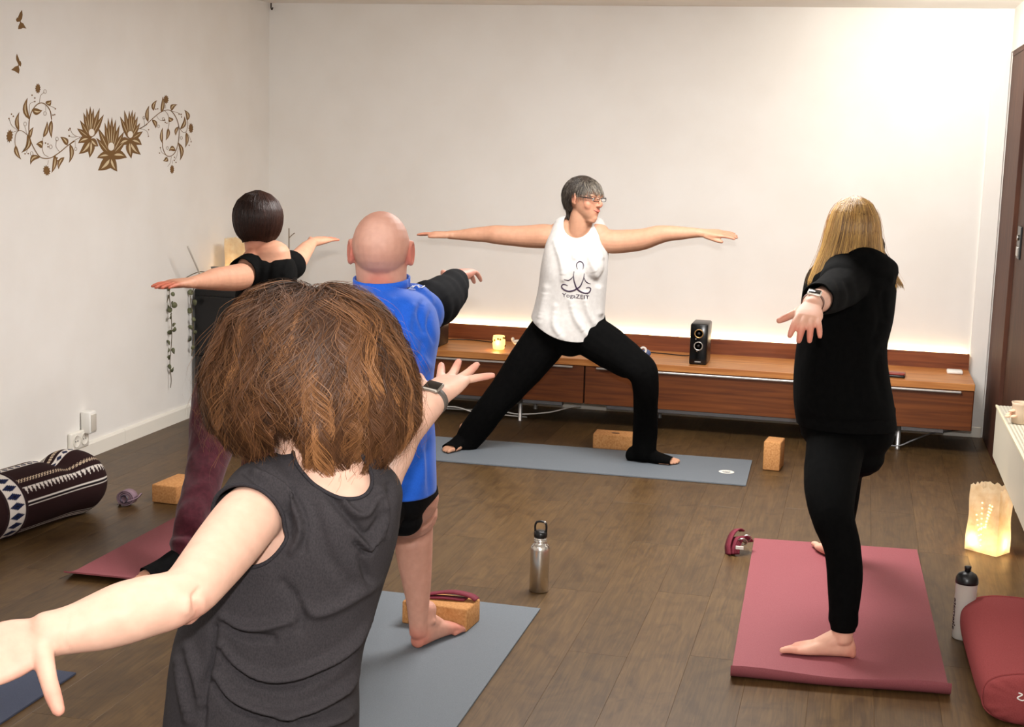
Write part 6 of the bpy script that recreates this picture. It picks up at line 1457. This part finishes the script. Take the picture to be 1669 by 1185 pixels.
    # outline of the mop: half width at heights above the middle of the head
    pz = np.array([-0.24, -0.20, -0.15, -0.10, -0.035, 0.03, 0.072, 0.115, 0.138, 0.150, 0.156]); pr_ = np.array([0.115, 0.136, 0.172, 0.188, 0.184, 0.160, 0.142, 0.102, 0.068, 0.034, 0.002])
    sk = lambda z: np.sqrt(np.clip(1 - ((z - 0.021) / 0.0845) ** 2, 0.0, 1))
    dk = np.array(rgb(42, 27, 19)[:3]); md = np.array(rgb(90, 58, 36)[:3]); lt = np.array(rgb(160, 110, 68)[:3])
    def mop(drk, n, G, lay_lo, lay_hi, azj, layj, a_lo, a_hi, l_lo, l_hi, loose_p, tone0, same, ends):
        """n hairs in G locks; a lock's hairs share one wave"""
        gaz = rg.uniform(-2.35, 2.35, G)                                # azimuth, 0 = back of the head
        gzr = -0.075 + rg.uniform(0, 1, G) ** 0.85 * 0.176              # height of the roots
        zlow = np.interp(np.sin(gaz), [-1, -0.7, -0.42, -0.24, -0.05, 0.2, 0.5, 0.8, 1], [-0.135, -0.160, -0.140, -0.105, -0.125, -0.185, -0.200, -0.185, -0.150])
        gze = zlow + rg.random(G) ** 1.6 * ends * np.where(gzr > 0.0, 1.0, 0.35); gze = np.minimum(gze, gzr - 0.05)
        glay = rg.uniform(lay_lo, lay_hi, G) - np.where(gzr < -0.02, 0.06, 0.0)
        lam = rg.uniform(l_lo, l_hi, G); amp = rg.uniform(a_lo, a_hi, G); hnd = np.where(np.sin(2.6 * gaz + 0.4) > 0, 1, -1) if same else rg.choice([-1, 1], G)
        ph = 2.4 * np.sin(1.9 * gaz + 0.7) + 1.7 * np.sin(4.3 * gaz) + 20 * gzr + (0.45 if same else 3.0) * rg.normal(size=G)
        gi = rg.integers(0, G, n); loose = (rg.random(n) < loose_p)[:, None]
        o1 = rg.normal(size=(n, 1)); o2 = rg.normal(size=(n, 1)); o3 = rg.normal(size=(n, 1))
        conv = (1 - 0.55 * np.sin(np.pi * 0.5 * t))[None, :]; conv = np.where(loose, 1.2, conv)
        zr = np.clip(gzr[gi][:, None] + 0.012 * o3, -0.08, 0.104); ze = gze[gi][:, None] + 0.006 * o2
        az0 = gaz[gi][:, None] + azj * o1 * conv * np.where(loose, 2.6, 1.0) + np.where(zr > 0.085, 0.7, 0.0) * rg.normal(size=(n, 1)) * (1 - t)[None] ** 2
        lift = np.clip((zr + 0.01) / 0.10, 0, 1) * 0.105
        zz = zr + lift * (t * (1 - t) ** 1.6)[None] * 2.6 - (zr - ze) * (t ** 1.45)[None]
        w = np.clip(t / 0.42, 0, 1); w = (w * w * (3 - 2 * w))[None]
        lay = glay[gi][:, None] + layj * o2 * conv + np.where(loose, 0.03, 0.0) * o3
        tuck = 1 - 0.10 * np.clip((t - 0.75) / 0.25, 0, 1)[None] ** 2
        Rz = np.interp(-zz, -pz[::-1], pr_[::-1]) * lay * tuck; r0 = sk(zr)
        La = np.linalg.norm(np.stack([Rz[:, -1] - 0.07, (zr - ze)[:, 0]], 1), axis=1)[:, None] * 1.15
        ang = hnd[gi][:, None] * (t[None] * La / lam[gi][:, None]) * 2 * math.pi + ph[gi][:, None] + 0.10 * o3
        gro = np.clip(t / 0.35, 0, 1)[None] * amp[gi][:, None] * (0.85 + 0.3 * rg.random((n, 1)))
        az = az0 + np.cos(ang) * gro / np.maximum(Rz, 0.06); dr = np.sin(ang) * gro * drk
        lat_r = 0.074 * r0 * (1 - w) + Rz * w + dr * w; dep_r = 0.094 * r0 * (1 - w) + Rz * 0.80 * w + dr * w
        skew = np.clip(-zz - 0.02, 0, 0.15) * 0.06
        P = Cc + (np.sin(az) * lat_r + skew)[:, :, None] * side + (np.cos(az) * dep_r - 0.012)[:, :, None] * toward + zz[:, :, None] * up
        P = P + rg.normal(size=(n, K, 3)) * np.where(loose, 0.0016, 0.0004)[:, :, None] * t[None, :, None]
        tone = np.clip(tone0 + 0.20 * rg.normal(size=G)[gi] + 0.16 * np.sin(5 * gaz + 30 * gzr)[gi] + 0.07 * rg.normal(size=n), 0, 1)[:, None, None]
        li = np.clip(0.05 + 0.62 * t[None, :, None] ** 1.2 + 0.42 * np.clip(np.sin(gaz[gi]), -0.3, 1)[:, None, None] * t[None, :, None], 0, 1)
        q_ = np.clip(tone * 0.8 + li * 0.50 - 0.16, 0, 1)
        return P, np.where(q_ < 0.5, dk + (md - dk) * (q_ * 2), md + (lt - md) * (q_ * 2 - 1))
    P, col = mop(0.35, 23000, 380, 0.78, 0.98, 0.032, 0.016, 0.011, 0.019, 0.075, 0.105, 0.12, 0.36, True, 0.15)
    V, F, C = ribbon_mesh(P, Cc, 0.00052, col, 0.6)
    K = 30; t = np.linspace(0, 1, K)
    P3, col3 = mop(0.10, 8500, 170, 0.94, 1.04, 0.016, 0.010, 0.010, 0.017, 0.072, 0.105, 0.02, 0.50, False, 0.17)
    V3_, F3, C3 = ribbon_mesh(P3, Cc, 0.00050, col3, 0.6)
    K = 22; t = np.linspace(0, 1, K); n = len(P)
    # loose frizz standing off the outline
    m = 3500; k = rg.integers(0, n, m); Pf = P[k].copy(); off = Pf[:, K // 2] - Cc; off /= np.linalg.norm(off, axis=1)[:, None]
    Pf += (t[None, :, None] ** 1.4) * (off * rg.gamma(1.6, 0.006, (m, 1)))[:, None] + (t[None, :, None] ** 1.2) * rg.normal(size=(m, 1, 3)) * 0.012
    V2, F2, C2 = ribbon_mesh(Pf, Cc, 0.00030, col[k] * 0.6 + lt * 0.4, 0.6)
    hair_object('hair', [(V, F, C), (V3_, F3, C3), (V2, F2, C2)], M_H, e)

def add_edge_band(o, mat, r, name):
    """a rounded hem along every open edge of a garment"""
    me = o.data; T = tris_of(me); E = {}
    for a, b, c in T.tolist():
        for p, q in ((a, b), (b, c), (c, a)):
            k = (p, q) if p < q else (q, p); E[k] = E.get(k, 0) + 1
    nb = {}
    for (p, q), n in E.items():
        if n == 1: nb.setdefault(p, []).append(q); nb.setdefault(q, []).append(p)
    V = verts_of(me); seen = set()
    for st in list(nb):
        if st in seen: continue
        loop = [st]; seen.add(st); cur = st
        while True:
            nx = [q for q in nb[cur] if q not in seen]
            if not nx: break
            cur = nx[0]; seen.add(cur); loop.append(cur)
        if len(loop) < 40: continue
        L = V[loop]
        for _ in range(6): L = (L + np.roll(L, 1, 0) + np.roll(L, -1, 0)) / 3
        L = L[::3]; L = np.vstack([L, L[:1]])
        Soup().wire(L, r, n=8, sub=1).obj(name, mat, o)
build_curly()
# ================================================================== MATS
def mat_material(name, c1, c2):
    m = noise_mat(name, c1, c2, scale=500, rough=0.72, bump=0.5, bump_scale=420, dist=0.0007, spec=0.3, lo=0.3, hi=0.7); return m
M_MAROON = mat_material('maroon_mat_foam', rgb(134, 70, 76), rgb(148, 82, 88))
M_SLATE = mat_material('slate_mat_foam', rgb(98, 104, 110), rgb(110, 116, 122))
M_NIGHT = mat_material('night_mat_foam', rgb(60, 66, 84), rgb(72, 78, 98))
def yoga_mat(label, corners, mat, curl=None, th=0.0055, nu=14, nv=60, group='yoga mats'):
    """corners: near-left, near-right, far-right, far-left (x, y); curl(u) = length and turn of the lip rolled up at the near edge, at share u across"""
    c = np.array(corners, float); U = np.linspace(0, 1, nu); ln = np.linalg.norm(c[3] - c[0])
    Vt = np.concatenate([np.linspace(0, 0.06, 22), np.linspace(0.06, 1, nv - 22)[1:]])
    top = []
    for v in Vt:
        a = c[0] + (c[3] - c[0]) * v; b = c[1] + (c[2] - c[1]) * v
        for u in U:
            p = a + (b - a) * u; z = 0.0; sd = v * ln; f_ = unit(np.append(c[3] - c[0], 0))[:2]
            if curl:
                L_, k_ = curl(u)                                    # length and angle of the rolled-up lip
                if sd < L_:
                    r_ = L_ / k_; th_ = (1 - sd / L_) * k_
                    z = r_ * (1 - math.cos(th_)); p = p + f_ * ((L_ - sd) - r_ * math.sin(th_))
            top.append((p[0], p[1], 0.0012 + z))
    top = np.array(top); n = len(top); m = len(Vt)
    V = np.vstack([top, top + (0, 0, th)]); F = []
    for j in range(m - 1):
        for i in range(nu - 1):
            k = j * nu + i
            F.append((n + k, n + k + 1, n + k + nu + 1, n + k + nu)); F.append((k, k + nu, k + nu + 1, k + 1))
    per = [i for i in range(nu)] + [j * nu + nu - 1 for j in range(1, m)] + [(m - 1) * nu + i for i in range(nu - 2, -1, -1)] + [j * nu for j in range(m - 2, 0, -1)]
    for a, b in zip(per, per[1:] + per[:1]): F.append((a, b, n + b, n + a))
    o = link_mesh('yoga_mat', mesh_np('yoga_mat', V, F, False), mat); tag(o, label, 'mat', group); return o
yoga_mat('maroon yoga mat under the blonde woman, its near edge curling up', [(-0.283, 4.058), (0.342, 4.108), (0.300, 5.705), (-0.328, 5.655)], M_MAROON, lambda u: (0.062 + 0.006 * math.cos(u * 6.5 + 0.3), 1.45 + 0.12 * math.sin(u * 9)))
yoga_mat('maroon yoga mat under the woman with the dark bob, on the left', [tuple(on_floor(103, 936, 0.016)[:2]), tuple(on_floor(103, 936, 0.016)[:2] + np.array([0.612, 0.012])), (-1.99, 6.18), (-2.60, 6.165)], M_MAROON, lambda u: (0.10, 0.42))
yoga_mat('blue-grey yoga mat under the bald man', [(-1.570, 2.73), (-0.953, 2.72), (-0.953, 4.53), (-1.568, 4.54)], M_SLATE)
im = yoga_mat('blue-grey yoga mat lying crosswise under the instructor by the sideboard', [(-2.27, 6.545), (-0.432, 6.56), (-0.444, 7.112), (-2.27, 7.08)], M_SLATE)
em = Soup(); ec = on_floor(1184, 769, 0.008)
a_ = np.linspace(0, 2 * math.pi, 29)[:-1]
for r0, r1 in ((0.020, 0.037),):
    V = np.vstack([[ec + np.array([math.cos(k) * r1, math.sin(k) * r1, 0]) for k in a_], [ec + np.array([math.cos(k) * r0, math.sin(k) * r0, 0]) for k in a_]]); n = 28
    link_mesh('round_emblem', mesh_np('round_emblem', V, [(i, (i + 1) % n, n + (i + 1) % n, n + i) for i in range(n)], False), base_mat('cream_print', rgb(232, 226, 214), 0.6), im)
lf = Soup()
for k in range(5):
    a = math.pi * (0.1 + 0.2 * k); lf.box(tuple(ec + np.array([math.cos(a) * 0.010, math.sin(a) * 0.010, 0.0])), (0.016, 0.005, 0.0008), rz=a)
lf.obj('lotus_mark', base_mat('cream_print', rgb(232, 226, 214), 0.6), im, False)
yoga_mat('dark slate mat corner at the lower left edge of the view', [(-2.70, 1.75), (-2.09, 1.74), (-2.095, 3.545), (-2.71, 3.55)], M_NIGHT)
yoga_mat('blue-grey yoga mat under the curly haired woman, out of view', [(-1.35, 0.75), (-0.74, 0.75), (-0.74, 2.56), (-1.35, 2.56)], M_SLATE)

# ================================================================== CORK BLOCKS
def cork_material():
    m = base_mat('cork', rough=0.85, spec=0.2); nt = NT(m); b = nt.n['Principled BSDF']; tc = nt.add('ShaderNodeTexCoord')
    v = nt.add('ShaderNodeTexVoronoi'); v.inputs['Scale'].default_value = 260; nt.link(tc, 'Object', v, 'Vector')
    n = nt.add('ShaderNodeTexNoise'); n.inputs['Scale'].default_value = 120; n.inputs['Detail'].default_value = 4; nt.link(tc, 'Object', n, 'Vector')
    r = ramp(nt, [(0.3, rgb(172, 118, 70)), (0.5, rgb(190, 136, 84)), (0.75, rgb(204, 152, 100))]); nt.link(n, 'Fac', r, 0)
    r2 = ramp(nt, [(0.0, (0.8, 0.78, 0.76, 1)), (0.5, (1, 1, 1, 1))]); nt.link(v, 'Distance', r2, 0)
    mx = nt.add('ShaderNodeMix'); mx.data_type = 'RGBA'; mx.blend_type = 'MULTIPLY'; mx.inputs[0].default_value = 0.35
    nt.link(r, 0, mx, 6); nt.link(r2, 0, mx, 7); nt.link(mx, 2, b, 'Base Color')
    bp = nt.add('ShaderNodeBump'); bp.inputs['Strength'].default_value = 0.3; bp.inputs['Distance'].default_value = 0.001; nt.link(n, 'Fac', bp, 'Height'); nt.link(bp, 0, b, 'Normal'); return m
M_CORK = cork_material()
def cork_block(label, c, s, rz):
    o = Soup().box((0, 0, s[2] / 2), s, bevel=0.006).obj('cork_block', M_CORK); o.location = c; o.rotation_euler = (0, 0, rz); tag(o, label, 'block', 'cork yoga blocks'); return o
cb = cork_block('cork block lying behind the instructor mat before the sideboard', (-1.145, 7.178, 0.001), (0.218, 0.125, 0.078), 0.03)
q = np.array([-1.145, 7.165, 0.0798]); Soup().ball(tuple(q), [0.022, 0.012, 0.0012], n=16).obj('stamp', base_mat('burnt_mark', rgb(84, 56, 36), 0.8), cb, True)
cork_block('cork block standing upright beyond the right end of the instructor mat', (-0.335, 6.995, 0.001), (0.082, 0.135, 0.142), -0.10)
cork_block('cork block on the floor left of the woman in maroon trousers', (-2.745, 5.48, 0.001), (0.118, 0.215, 0.078), -0.06)
cork_block('cork block on the blue-grey mat before the toes of the bald man', (-1.228, 4.292, 0.0067), (0.222, 0.125, 0.075), -0.09)

# ================================================================== STRAPS
M_STRAP = noise_mat('maroon_webbing', rgb(104, 28, 44), rgb(124, 38, 56), scale=200, stretch=(1, 6, 1), rough=0.75, bump=0.3, bump_scale=400, dist=0.0008)
M_LILAC = noise_mat('lilac_webbing', rgb(128, 104, 116), rgb(150, 124, 134), scale=200, stretch=(1, 6, 1), rough=0.8, bump=0.3, bump_scale=400, dist=0.0008)
def loop_pts(c, a, b, rz, tilt=0.0, n=28, start=0.0, end=2 * math.pi, ax='flat'):
    out = []
    for k in np.linspace(start, end, n):
        x, y = a * math.cos(k), b * math.sin(k)
        out.append((c[0] + x * math.cos(rz), c[1] + x * math.sin(rz), c[2] + y) if ax == 'up' else (c[0] + x * math.cos(rz) - y * math.sin(rz), c[1] + x * math.sin(rz) + y * math.cos(rz), c[2]))
    return out
s1 = empty('yoga_strap', (-1.19, 4.30, 0.0825), 'maroon webbing strap lying folded on top of the cork block by the bald man', 'strap', 'yoga straps')
zb = 0.0842
Soup().strip(resample(np.array([(-1.30, 4.30, zb + 0.002), (-1.26, 4.31, zb + 0.010), (-1.20, 4.32, zb + 0.018), (-1.14, 4.315, zb + 0.014), (-1.115, 4.31, zb + 0.004)]), 6), (0.006, 0.034, 0), 0.004).obj('webbing', M_STRAP, s1)
Soup().strip(resample(np.array([(-1.29, 4.295, zb), (-1.22, 4.30, zb + 0.004), (-1.15, 4.305, zb + 0.003)]), 6), (0.006, 0.034, 0), 0.004).obj('webbing', M_STRAP, s1)
s2 = empty('yoga_strap', (-0.37, 5.44, 0), 'maroon webbing strap with silver ring on the floor left of the right maroon mat', 'strap', 'yoga straps')
p0 = on_floor(1196, 905); e1 = unit(CR * 1.0 - V3(0, 0, CR[2])); zz_ = np.array([0, 0, 1.0])
def sp(x, z, y=0.0): return p0 + e1 * x + zz_ * z + np.array([0, y, 0])
Soup().strip(resample(np.array([sp(-0.022, 0.002), sp(-0.026, 0.035, 0.02), sp(-0.014, 0.072, 0.05), sp(0.006, 0.085, 0.07), sp(0.022, 0.075, 0.08)]), 6), e1 * 0.022 + np.array([0, -0.040, 0.012]), 0.005).obj('webbing', M_STRAP, s2)
for k in range(4):
    o_ = 0.006 * k
    Soup().strip(resample(np.array([sp(-0.012 + o_, 0.003, 0.0), sp(-0.010 + o_, 0.03, 0.01), sp(0.004 + o_, 0.062, 0.03), sp(0.030 + o_ * 0.6, 0.056, 0.05), sp(0.046 + o_ * 0.5, 0.038, 0.06)]), 6), e1 * 0.030 + np.array([0, -0.036, 0.014]), 0.0045).obj('webbing', M_STRAP, s2)
A3 = [e1, unit((0, -0.6, 0.8)), np.cross(e1, unit((0, -0.6, 0.8)))]
Soup().torus(sp(0.030, 0.052, 0.01), 0.017, 0.0032, axes=A3, n=28, m=8).obj('ring', M_STEEL, s2)
Soup().torus(sp(0.042, 0.060, 0.03), 0.017, 0.0032, axes=[A3[0], unit((0.2, -0.5, 0.8)), np.cross(A3[0], unit((0.2, -0.5, 0.8)))], n=28, m=8).obj('ring', M_STEEL, s2)
Soup().box(tuple(sp(0.022, 0.036, -0.022)), (0.030, 0.003, 0.013), bevel=0.001).obj('care_label', M_WHITE, s2, False)
s3 = empty('yoga_strap', (-2.865, 5.28, 0), 'rolled lilac webbing strap on the floor beside the striped bolster', 'strap', 'yoga straps')
c3 = on_floor(200, 826)
for k in range(3):
    r = 0.016 + 0.007 * k
    Soup().strip(loop_pts((c3[0] + 0.005, c3[1] + 0.03, 0.034), r * 1.15, min(r, 0.0315), 0.1, ax='up', n=26), (0.0, -0.042, 0.0), 0.004).obj('webbing', M_LILAC, s3)
Soup().strip(resample(np.array([(c3[0] - 0.03, c3[1] + 0.02, 0.004), (c3[0] + 0.01, c3[1] + 0.0, 0.02), (c3[0] + 0.05, c3[1] + 0.03, 0.035), (c3[0] + 0.058, c3[1] + 0.05, 0.05)]), 5), (0.01, -0.036, 0.006), 0.004).obj('webbing', M_LILAC, s3)
Soup().torus((c3[0] + 0.012, c3[1] - 0.012, 0.036), 0.015, 0.003, axes=[(1, 0, 0), (0, 0.2, 0.98), (0, -0.98, 0.2)], n=26, m=8).obj('ring', base_mat('gunmetal', rgb(90, 84, 100), 0.35, 0.8), s3)

# ================================================================== BOTTLES
bx, by = on_floor(876, 966)[:2]
sb = empty('water_bottle', (bx, by + 0.02, 0), 'brushed steel drinking bottle with black loop cap on the floor', 'bottle')
c = (bx, by + 0.02, 0)
Soup().lathe(c, [(0.030, 0.0), (0.0335, 0.004), (0.0335, 0.150), (0.0325, 0.160), (0.027, 0.168), (0.0225, 0.172), (0.0215, 0.176), (0.0215, 0.196)], 40).obj('flask', base_mat('flask_steel', rgb(225, 220, 212), 0.27, 1.0), sb)
for hz in (0.180, 0.186): Soup().torus((c[0], c[1], hz), 0.0215, 0.0012, n=32, m=6).obj('neck_ring', M_STEEL, sb)
cp = Soup().lathe(c, [(0.0225, 0.194), (0.0235, 0.197), (0.0235, 0.210), (0.019, 0.216), (0.010, 0.218)], 32).obj('cap', M_BLACK, sb)
Soup().wire([(c[0] - 0.019, c[1], 0.213), (c[0] - 0.020, c[1], 0.232), (c[0] - 0.014, c[1], 0.246), (c[0] + 0.004, c[1], 0.249), (c[0] + 0.017, c[1], 0.243), (c[0] + 0.020, c[1], 0.230), (c[0] + 0.019, c[1], 0.213)], 0.0038).obj('carry_loop', M_BLACK, cp)
Soup().ball((c[0] + 0.014, c[1], 0.246), 0.005, n=10).obj('loop_pin', M_STEEL, cp)
c = on_floor(1569, 1042) + V3(0.0, 0.015, 0)
pb = empty('sports_bottle', tuple(c), 'translucent sports bottle with black lid and dark upright lettering, behind the maroon bolster', 'bottle')
M_TRANS = base_mat('milky_plastic', rgb(222, 216, 208), 0.3, Transmission_Weight=0.45, IOR=1.25)
Soup().lathe(c, [(0.031, 0.0), (0.0345, 0.004), (0.0350, 0.110), (0.0345, 0.135), (0.0330, 0.150), (0.0338, 0.162), (0.0345, 0.180), (0.0345, 0.188), (0.028, 0.19)], 40).obj('bottle_body', M_TRANS, pb)
Soup().lathe(c, [(0.031, 0.003), (0.0325, 0.006), (0.033, 0.108), (0.0325, 0.128), (0.002, 0.129)], 32).obj('water', base_mat('bottle_water', rgb(204, 206, 200), 0.1, Transmission_Weight=0.5, IOR=1.33), pb)
ld = Soup().lathe(c, [(0.036, 0.184), (0.0365, 0.190), (0.034, 0.203), (0.027, 0.215), (0.014, 0.222), (0.010, 0.223)], 36).obj('lid', M_BLACK, pb)
Soup().lathe(c, [(0.0095, 0.221), (0.0095, 0.230), (0.011, 0.232), (0.011, 0.239), (0.008, 0.241)], 24).obj('spout', M_BLACK, ld)
cu = bpy.data.curves.new('t', 'FONT'); cu.body = 'alternate'; cu.size = 1.0; cu.resolution_u = 2; cu.offset = 0.028
to = bpy.data.objects.new('t', cu); COL.objects.link(to); me = bpy.data.meshes.new_from_object(to.evaluated_get(bpy.context.evaluated_depsgraph_get())); bpy.data.objects.remove(to)
bm = bmesh.new(); bm.from_mesh(me); bmesh.ops.triangulate(bm, faces=bm.faces[:]); bm.to_mesh(me); bm.free()
T_ = verts_of(me); w_ = T_[:, 0].max(); zt = 0.030 + T_[:, 0] / w_ * 0.105; arc = T_[:, 1] * 0.024
th0 = math.atan2(-c[1], -c[0]) - 1.28; ang = th0 + arc / 0.0355
set_verts(me, np.stack([c[0] + 0.0357 * np.cos(ang), c[1] + 0.0357 * np.sin(ang), zt], 1)); me.name = 'lettering'
link_mesh('lettering', me, base_mat('dark_lettering', rgb(40, 22, 22), 0.5), pb)

# ================================================================== BOLSTERS AND BLANKET
def bolster_surface(cfun, L, n=120, m=96):
    """grid (u along, v round); cfun(u, a) -> point"""
    U = np.linspace(0, 1, n); A_ = np.linspace(0, 2 * math.pi, m, endpoint=False)
    V = np.array([cfun(u, a) for u in U for a in A_]); F = []
    for i in range(n - 1):
        for j in range(m):
            k = i * m + j; k2 = i * m + (j + 1) % m
            F.append((k, k2, k2 + m, k + m))
    return V, np.array(F, np.int32), U, A_
# maroon bolster, round end towards the viewer
M_BOL = noise_mat('maroon_cotton', rgb(138, 62, 62), rgb(148, 70, 70), scale=320, rough=0.9, bump=0.35, bump_scale=700, dist=0.0008, spec=0.15)
bol = empty('bolster', (0.535, 4.36, 0), 'plump maroon bolster at the right edge of the view beside the sports bottle', 'bolster', 'bolsters')
by0, by1 = 3.985, 4.70
def bpt(u, a):
    k = abs(2 * u - 1); hw, hh = 0.152 * (1 - 0.05 * k ** 5), 0.078 * (1 - 0.06 * k ** 4)
    ca, sa = math.cos(a), math.sin(a); q = 2 / 2.7
    x = hw * math.copysign(abs(ca) ** q, ca); z = hh * math.copysign(abs(sa) ** q, sa)
    z += 0.004 * math.sin(5 * u + 2 * a) * max(0, sa)
    return (0.556 - 0.016 * u + x, by0 + 0.012 + (by1 - by0 - 0.024) * u, max(0.002, 0.076 + z))
V, F, U_, A_ = bolster_surface(bpt, 1, 60, 80)
link_mesh('cover', mesh_np('cover', V, F), M_BOL, bol)
for yk, sg, uu in ((by0 + 0.012, -1, 0.0), (by1 - 0.012, 1, 1.0)):
    R = []
    for k, (rs, dy) in enumerate(((1.0, 0.0), (0.975, 0.012), (0.90, 0.022), (0.7, 0.030), (0.4, 0.034), (0.1, 0.035))):
        rim = np.array([bpt(uu, a) for a in A_]); cc = rim.mean(0); q_ = cc + (rim - cc) * rs; q_[:, 1] = yk + sg * dy + 0.0025 * np.sin(A_ * 14) * (1 if 0 < k < 3 else 0); R.append(q_)
    s = Soup(); s.rings(R if sg > 0 else R[::-1]); cp_ = s.obj('end_cap', M_BOL, bol)
    pp = Soup(); pp.wire([tuple(p) for p in np.vstack([R[0], R[0][:1]])], 0.0035, n=8, sub=1); pp.obj('piping', M_BOL, bol)
sg_ = Soup(); lc = at(1667, 1137, by0 - 0.020)
sg_.wire([tuple(lc + V3(-0.012, 0, 0.012)), tuple(lc + V3(-0.002, -0.001, 0.008)), tuple(lc + V3(-0.014, -0.001, -0.002)), tuple(lc + V3(0.0, -0.001, -0.008)), tuple(lc + V3(0.014, 0, 0.004)), tuple(lc + V3(0.022, 0, 0.012))], 0.0022, n=8)
sg_.obj('white_stitched_mark', M_WHITE, bol)

# striped bolster at the left, its top pressed in
eb = empty('bolster', (-3.05, 4.9, 0), 'dark bolster woven with white ethnic stripes and diamonds, by the left wall', 'bolster', 'bolsters')
far = at(128, 800, 5.19); far[2] = 0; ey0, ey1 = 4.05, 5.25; eR = 0.134
def ept(u, a):
    y = ey0 + (ey1 - ey0) * u
    e_ = max(0.0, (u - 0.86) / 0.14); cap = math.sqrt(max(0.02, 1 - e_ ** 2.6))
    dent = 0.040 * math.exp(-((u - 0.800) / 0.042) ** 2) * max(0.0, math.sin(a)) ** 2
    r = (eR * (0.94 + 0.08 * math.exp(-((u - 0.90) / 0.08) ** 2))) * cap - dent
    r *= 1 + 0.02 * math.sin(6 * a + 3) * math.exp(-((u - 0.80) / 0.09) ** 2)
    x = -3.015 - 0.15 * (1 - u) * (ey1 - ey0) + r * math.cos(a) * 1.04; z = max(0.003, eR * 0.95 + r * math.sin(a))
    return (x, y, z)
V, F, U_, A_ = bolster_surface(ept, 1, 300, 260)
uu = np.repeat(U_, len(A_)); aa = np.tile(A_, len(U_)) / (2 * math.pi); ym = uu * (ey1 - ey0); sm = aa * 2 * math.pi * eR
base = np.array(rgb(42, 24, 24)[:3]); wht = np.array(rgb(222, 214, 206)[:3]); nav = np.array(rgb(28, 34, 66)[:3]); blk = np.array(rgb(18, 14, 16)[:3]); cream = np.array(rgb(208, 186, 160)[:3])
Cc_ = np.tile(base, (len(V), 1))
dd = (1 - uu) * (ey1 - ey0); body_ = dd < 0.545
def band(x, c0, w): return np.abs(x - c0) < w / 2
per = 0.5 * 2 * math.pi * eR                                   # the weave repeats twice round the bolster
sp_ = (sm + 0.02) % per
for c0, w, cl in ((0.030, 0.005, wht), (0.044, 0.005, wht), (0.037, 0.007, blk), (0.320, 0.005, wht), (0.306, 0.005, wht), (0.334, 0.004, wht)):
    m_ = body_ & band(sp_, c0, w); Cc_[m_] = cl
tri = (ym / 0.022) % 1.0; hgt = (sp_ - 0.075) / 0.030
m_ = body_ & (hgt > 0) & (hgt < 1) & (np.abs(tri - 0.5) < 0.5 * hgt * 0.9); Cc_[m_] = wht
m_ = body_ & (sp_ > 0.128) & (sp_ < 0.146); chk = np.abs(((ym / 0.016) % 1.0) - 0.5) + np.abs((sp_ - 0.137) / 0.018) ; Cc_[m_] = cream; Cc_[m_ & (np.abs(chk - 0.5) < 0.16)] = base
m_ = body_ & (sp_ > 0.215) & (sp_ < 0.245); dm = np.abs(((ym / 0.034) % 1.0) - 0.5) + np.abs((sp_ - 0.230) / 0.030); Cc_[m_] = wht; Cc_[m_ & (dm < 0.40)] = nav
m_ = body_ & (sp_ > 0.262) & (sp_ < 0.276); Cc_[m_] = cream; Cc_[m_ & (((ym / 0.012) % 1.0) < 0.4)] = base
# panel wrapped the other way, with the big diamonds
m_ = (dd > 0.56) & (dd < 0.645); uc = (dd - 0.6025) / 0.085; dm = np.abs(((sm / 0.040) % 1.0) - 0.5) + np.abs(uc) * 0.85; Cc_[m_] = wht; Cc_[m_ & (dm < 0.40)] = nav; Cc_[m_ & (dm < 0.10)] = blk
m_ = (dd > 0.70) & (dd < 0.745); z_ = np.abs(((sm / 0.014) % 1.0) - 0.5) + ((ym / 0.012) % 1.0) * 0.5; Cc_[m_] = wht; Cc_[m_ & (z_ < 0.42)] = base
for c0 in (0.81, 0.84): m_ = band(dd, c0, 0.009); Cc_[m_] = wht
M_ETH = tint_mat('woven_cover', rough=0.9, spec=0.15, bump=0.3)
cv = link_mesh('woven_cover', mesh_np('woven_cover', V, F, True, Cc_), M_ETH, eb)
for ui in (1 - 0.552 / 1.2, 1 - 0.655 / 1.2):
    pp = Soup(); pp.wire([ept(ui, a) for a in np.linspace(0, 2 * math.pi, 61)], 0.004, n=8, sub=1); pp.obj('piping', base_mat('dark_piping', rgb(40, 18, 22), 0.9), eb)
s = Soup(); rim = np.array([ept(0, a) for a in A_[::4]]); cc = rim.mean(0); s.rings([cc + (rim - cc) * k + V3(0, -0.02 * (1 - k), 0) for k in (0.1, 0.5, 0.8, 1.0)]); s.obj('end_cap', base_mat('dark_weave', rgb(42, 24, 24), 0.9), eb)
# folded white blanket between the bolster and the wall
M_BLK = noise_mat('white_wool', rgb(228, 222, 208), rgb(238, 233, 220), scale=90, rough=0.95, bump=0.4, bump_scale=300, dist=0.001)
bk_ = empty('folded_blanket', (-3.33, 4.6, 0), 'folded white blanket on the floor between the striped bolster and the wall', 'blanket')
for k in range(3):
    Soup().box((-3.372 + 0.003 * k, 4.62 - 0.012 * k, 0.014 + 0.025 * k), (0.20, 1.50, 0.024), bevel=0.011).obj('fold', M_BLK, bk_)
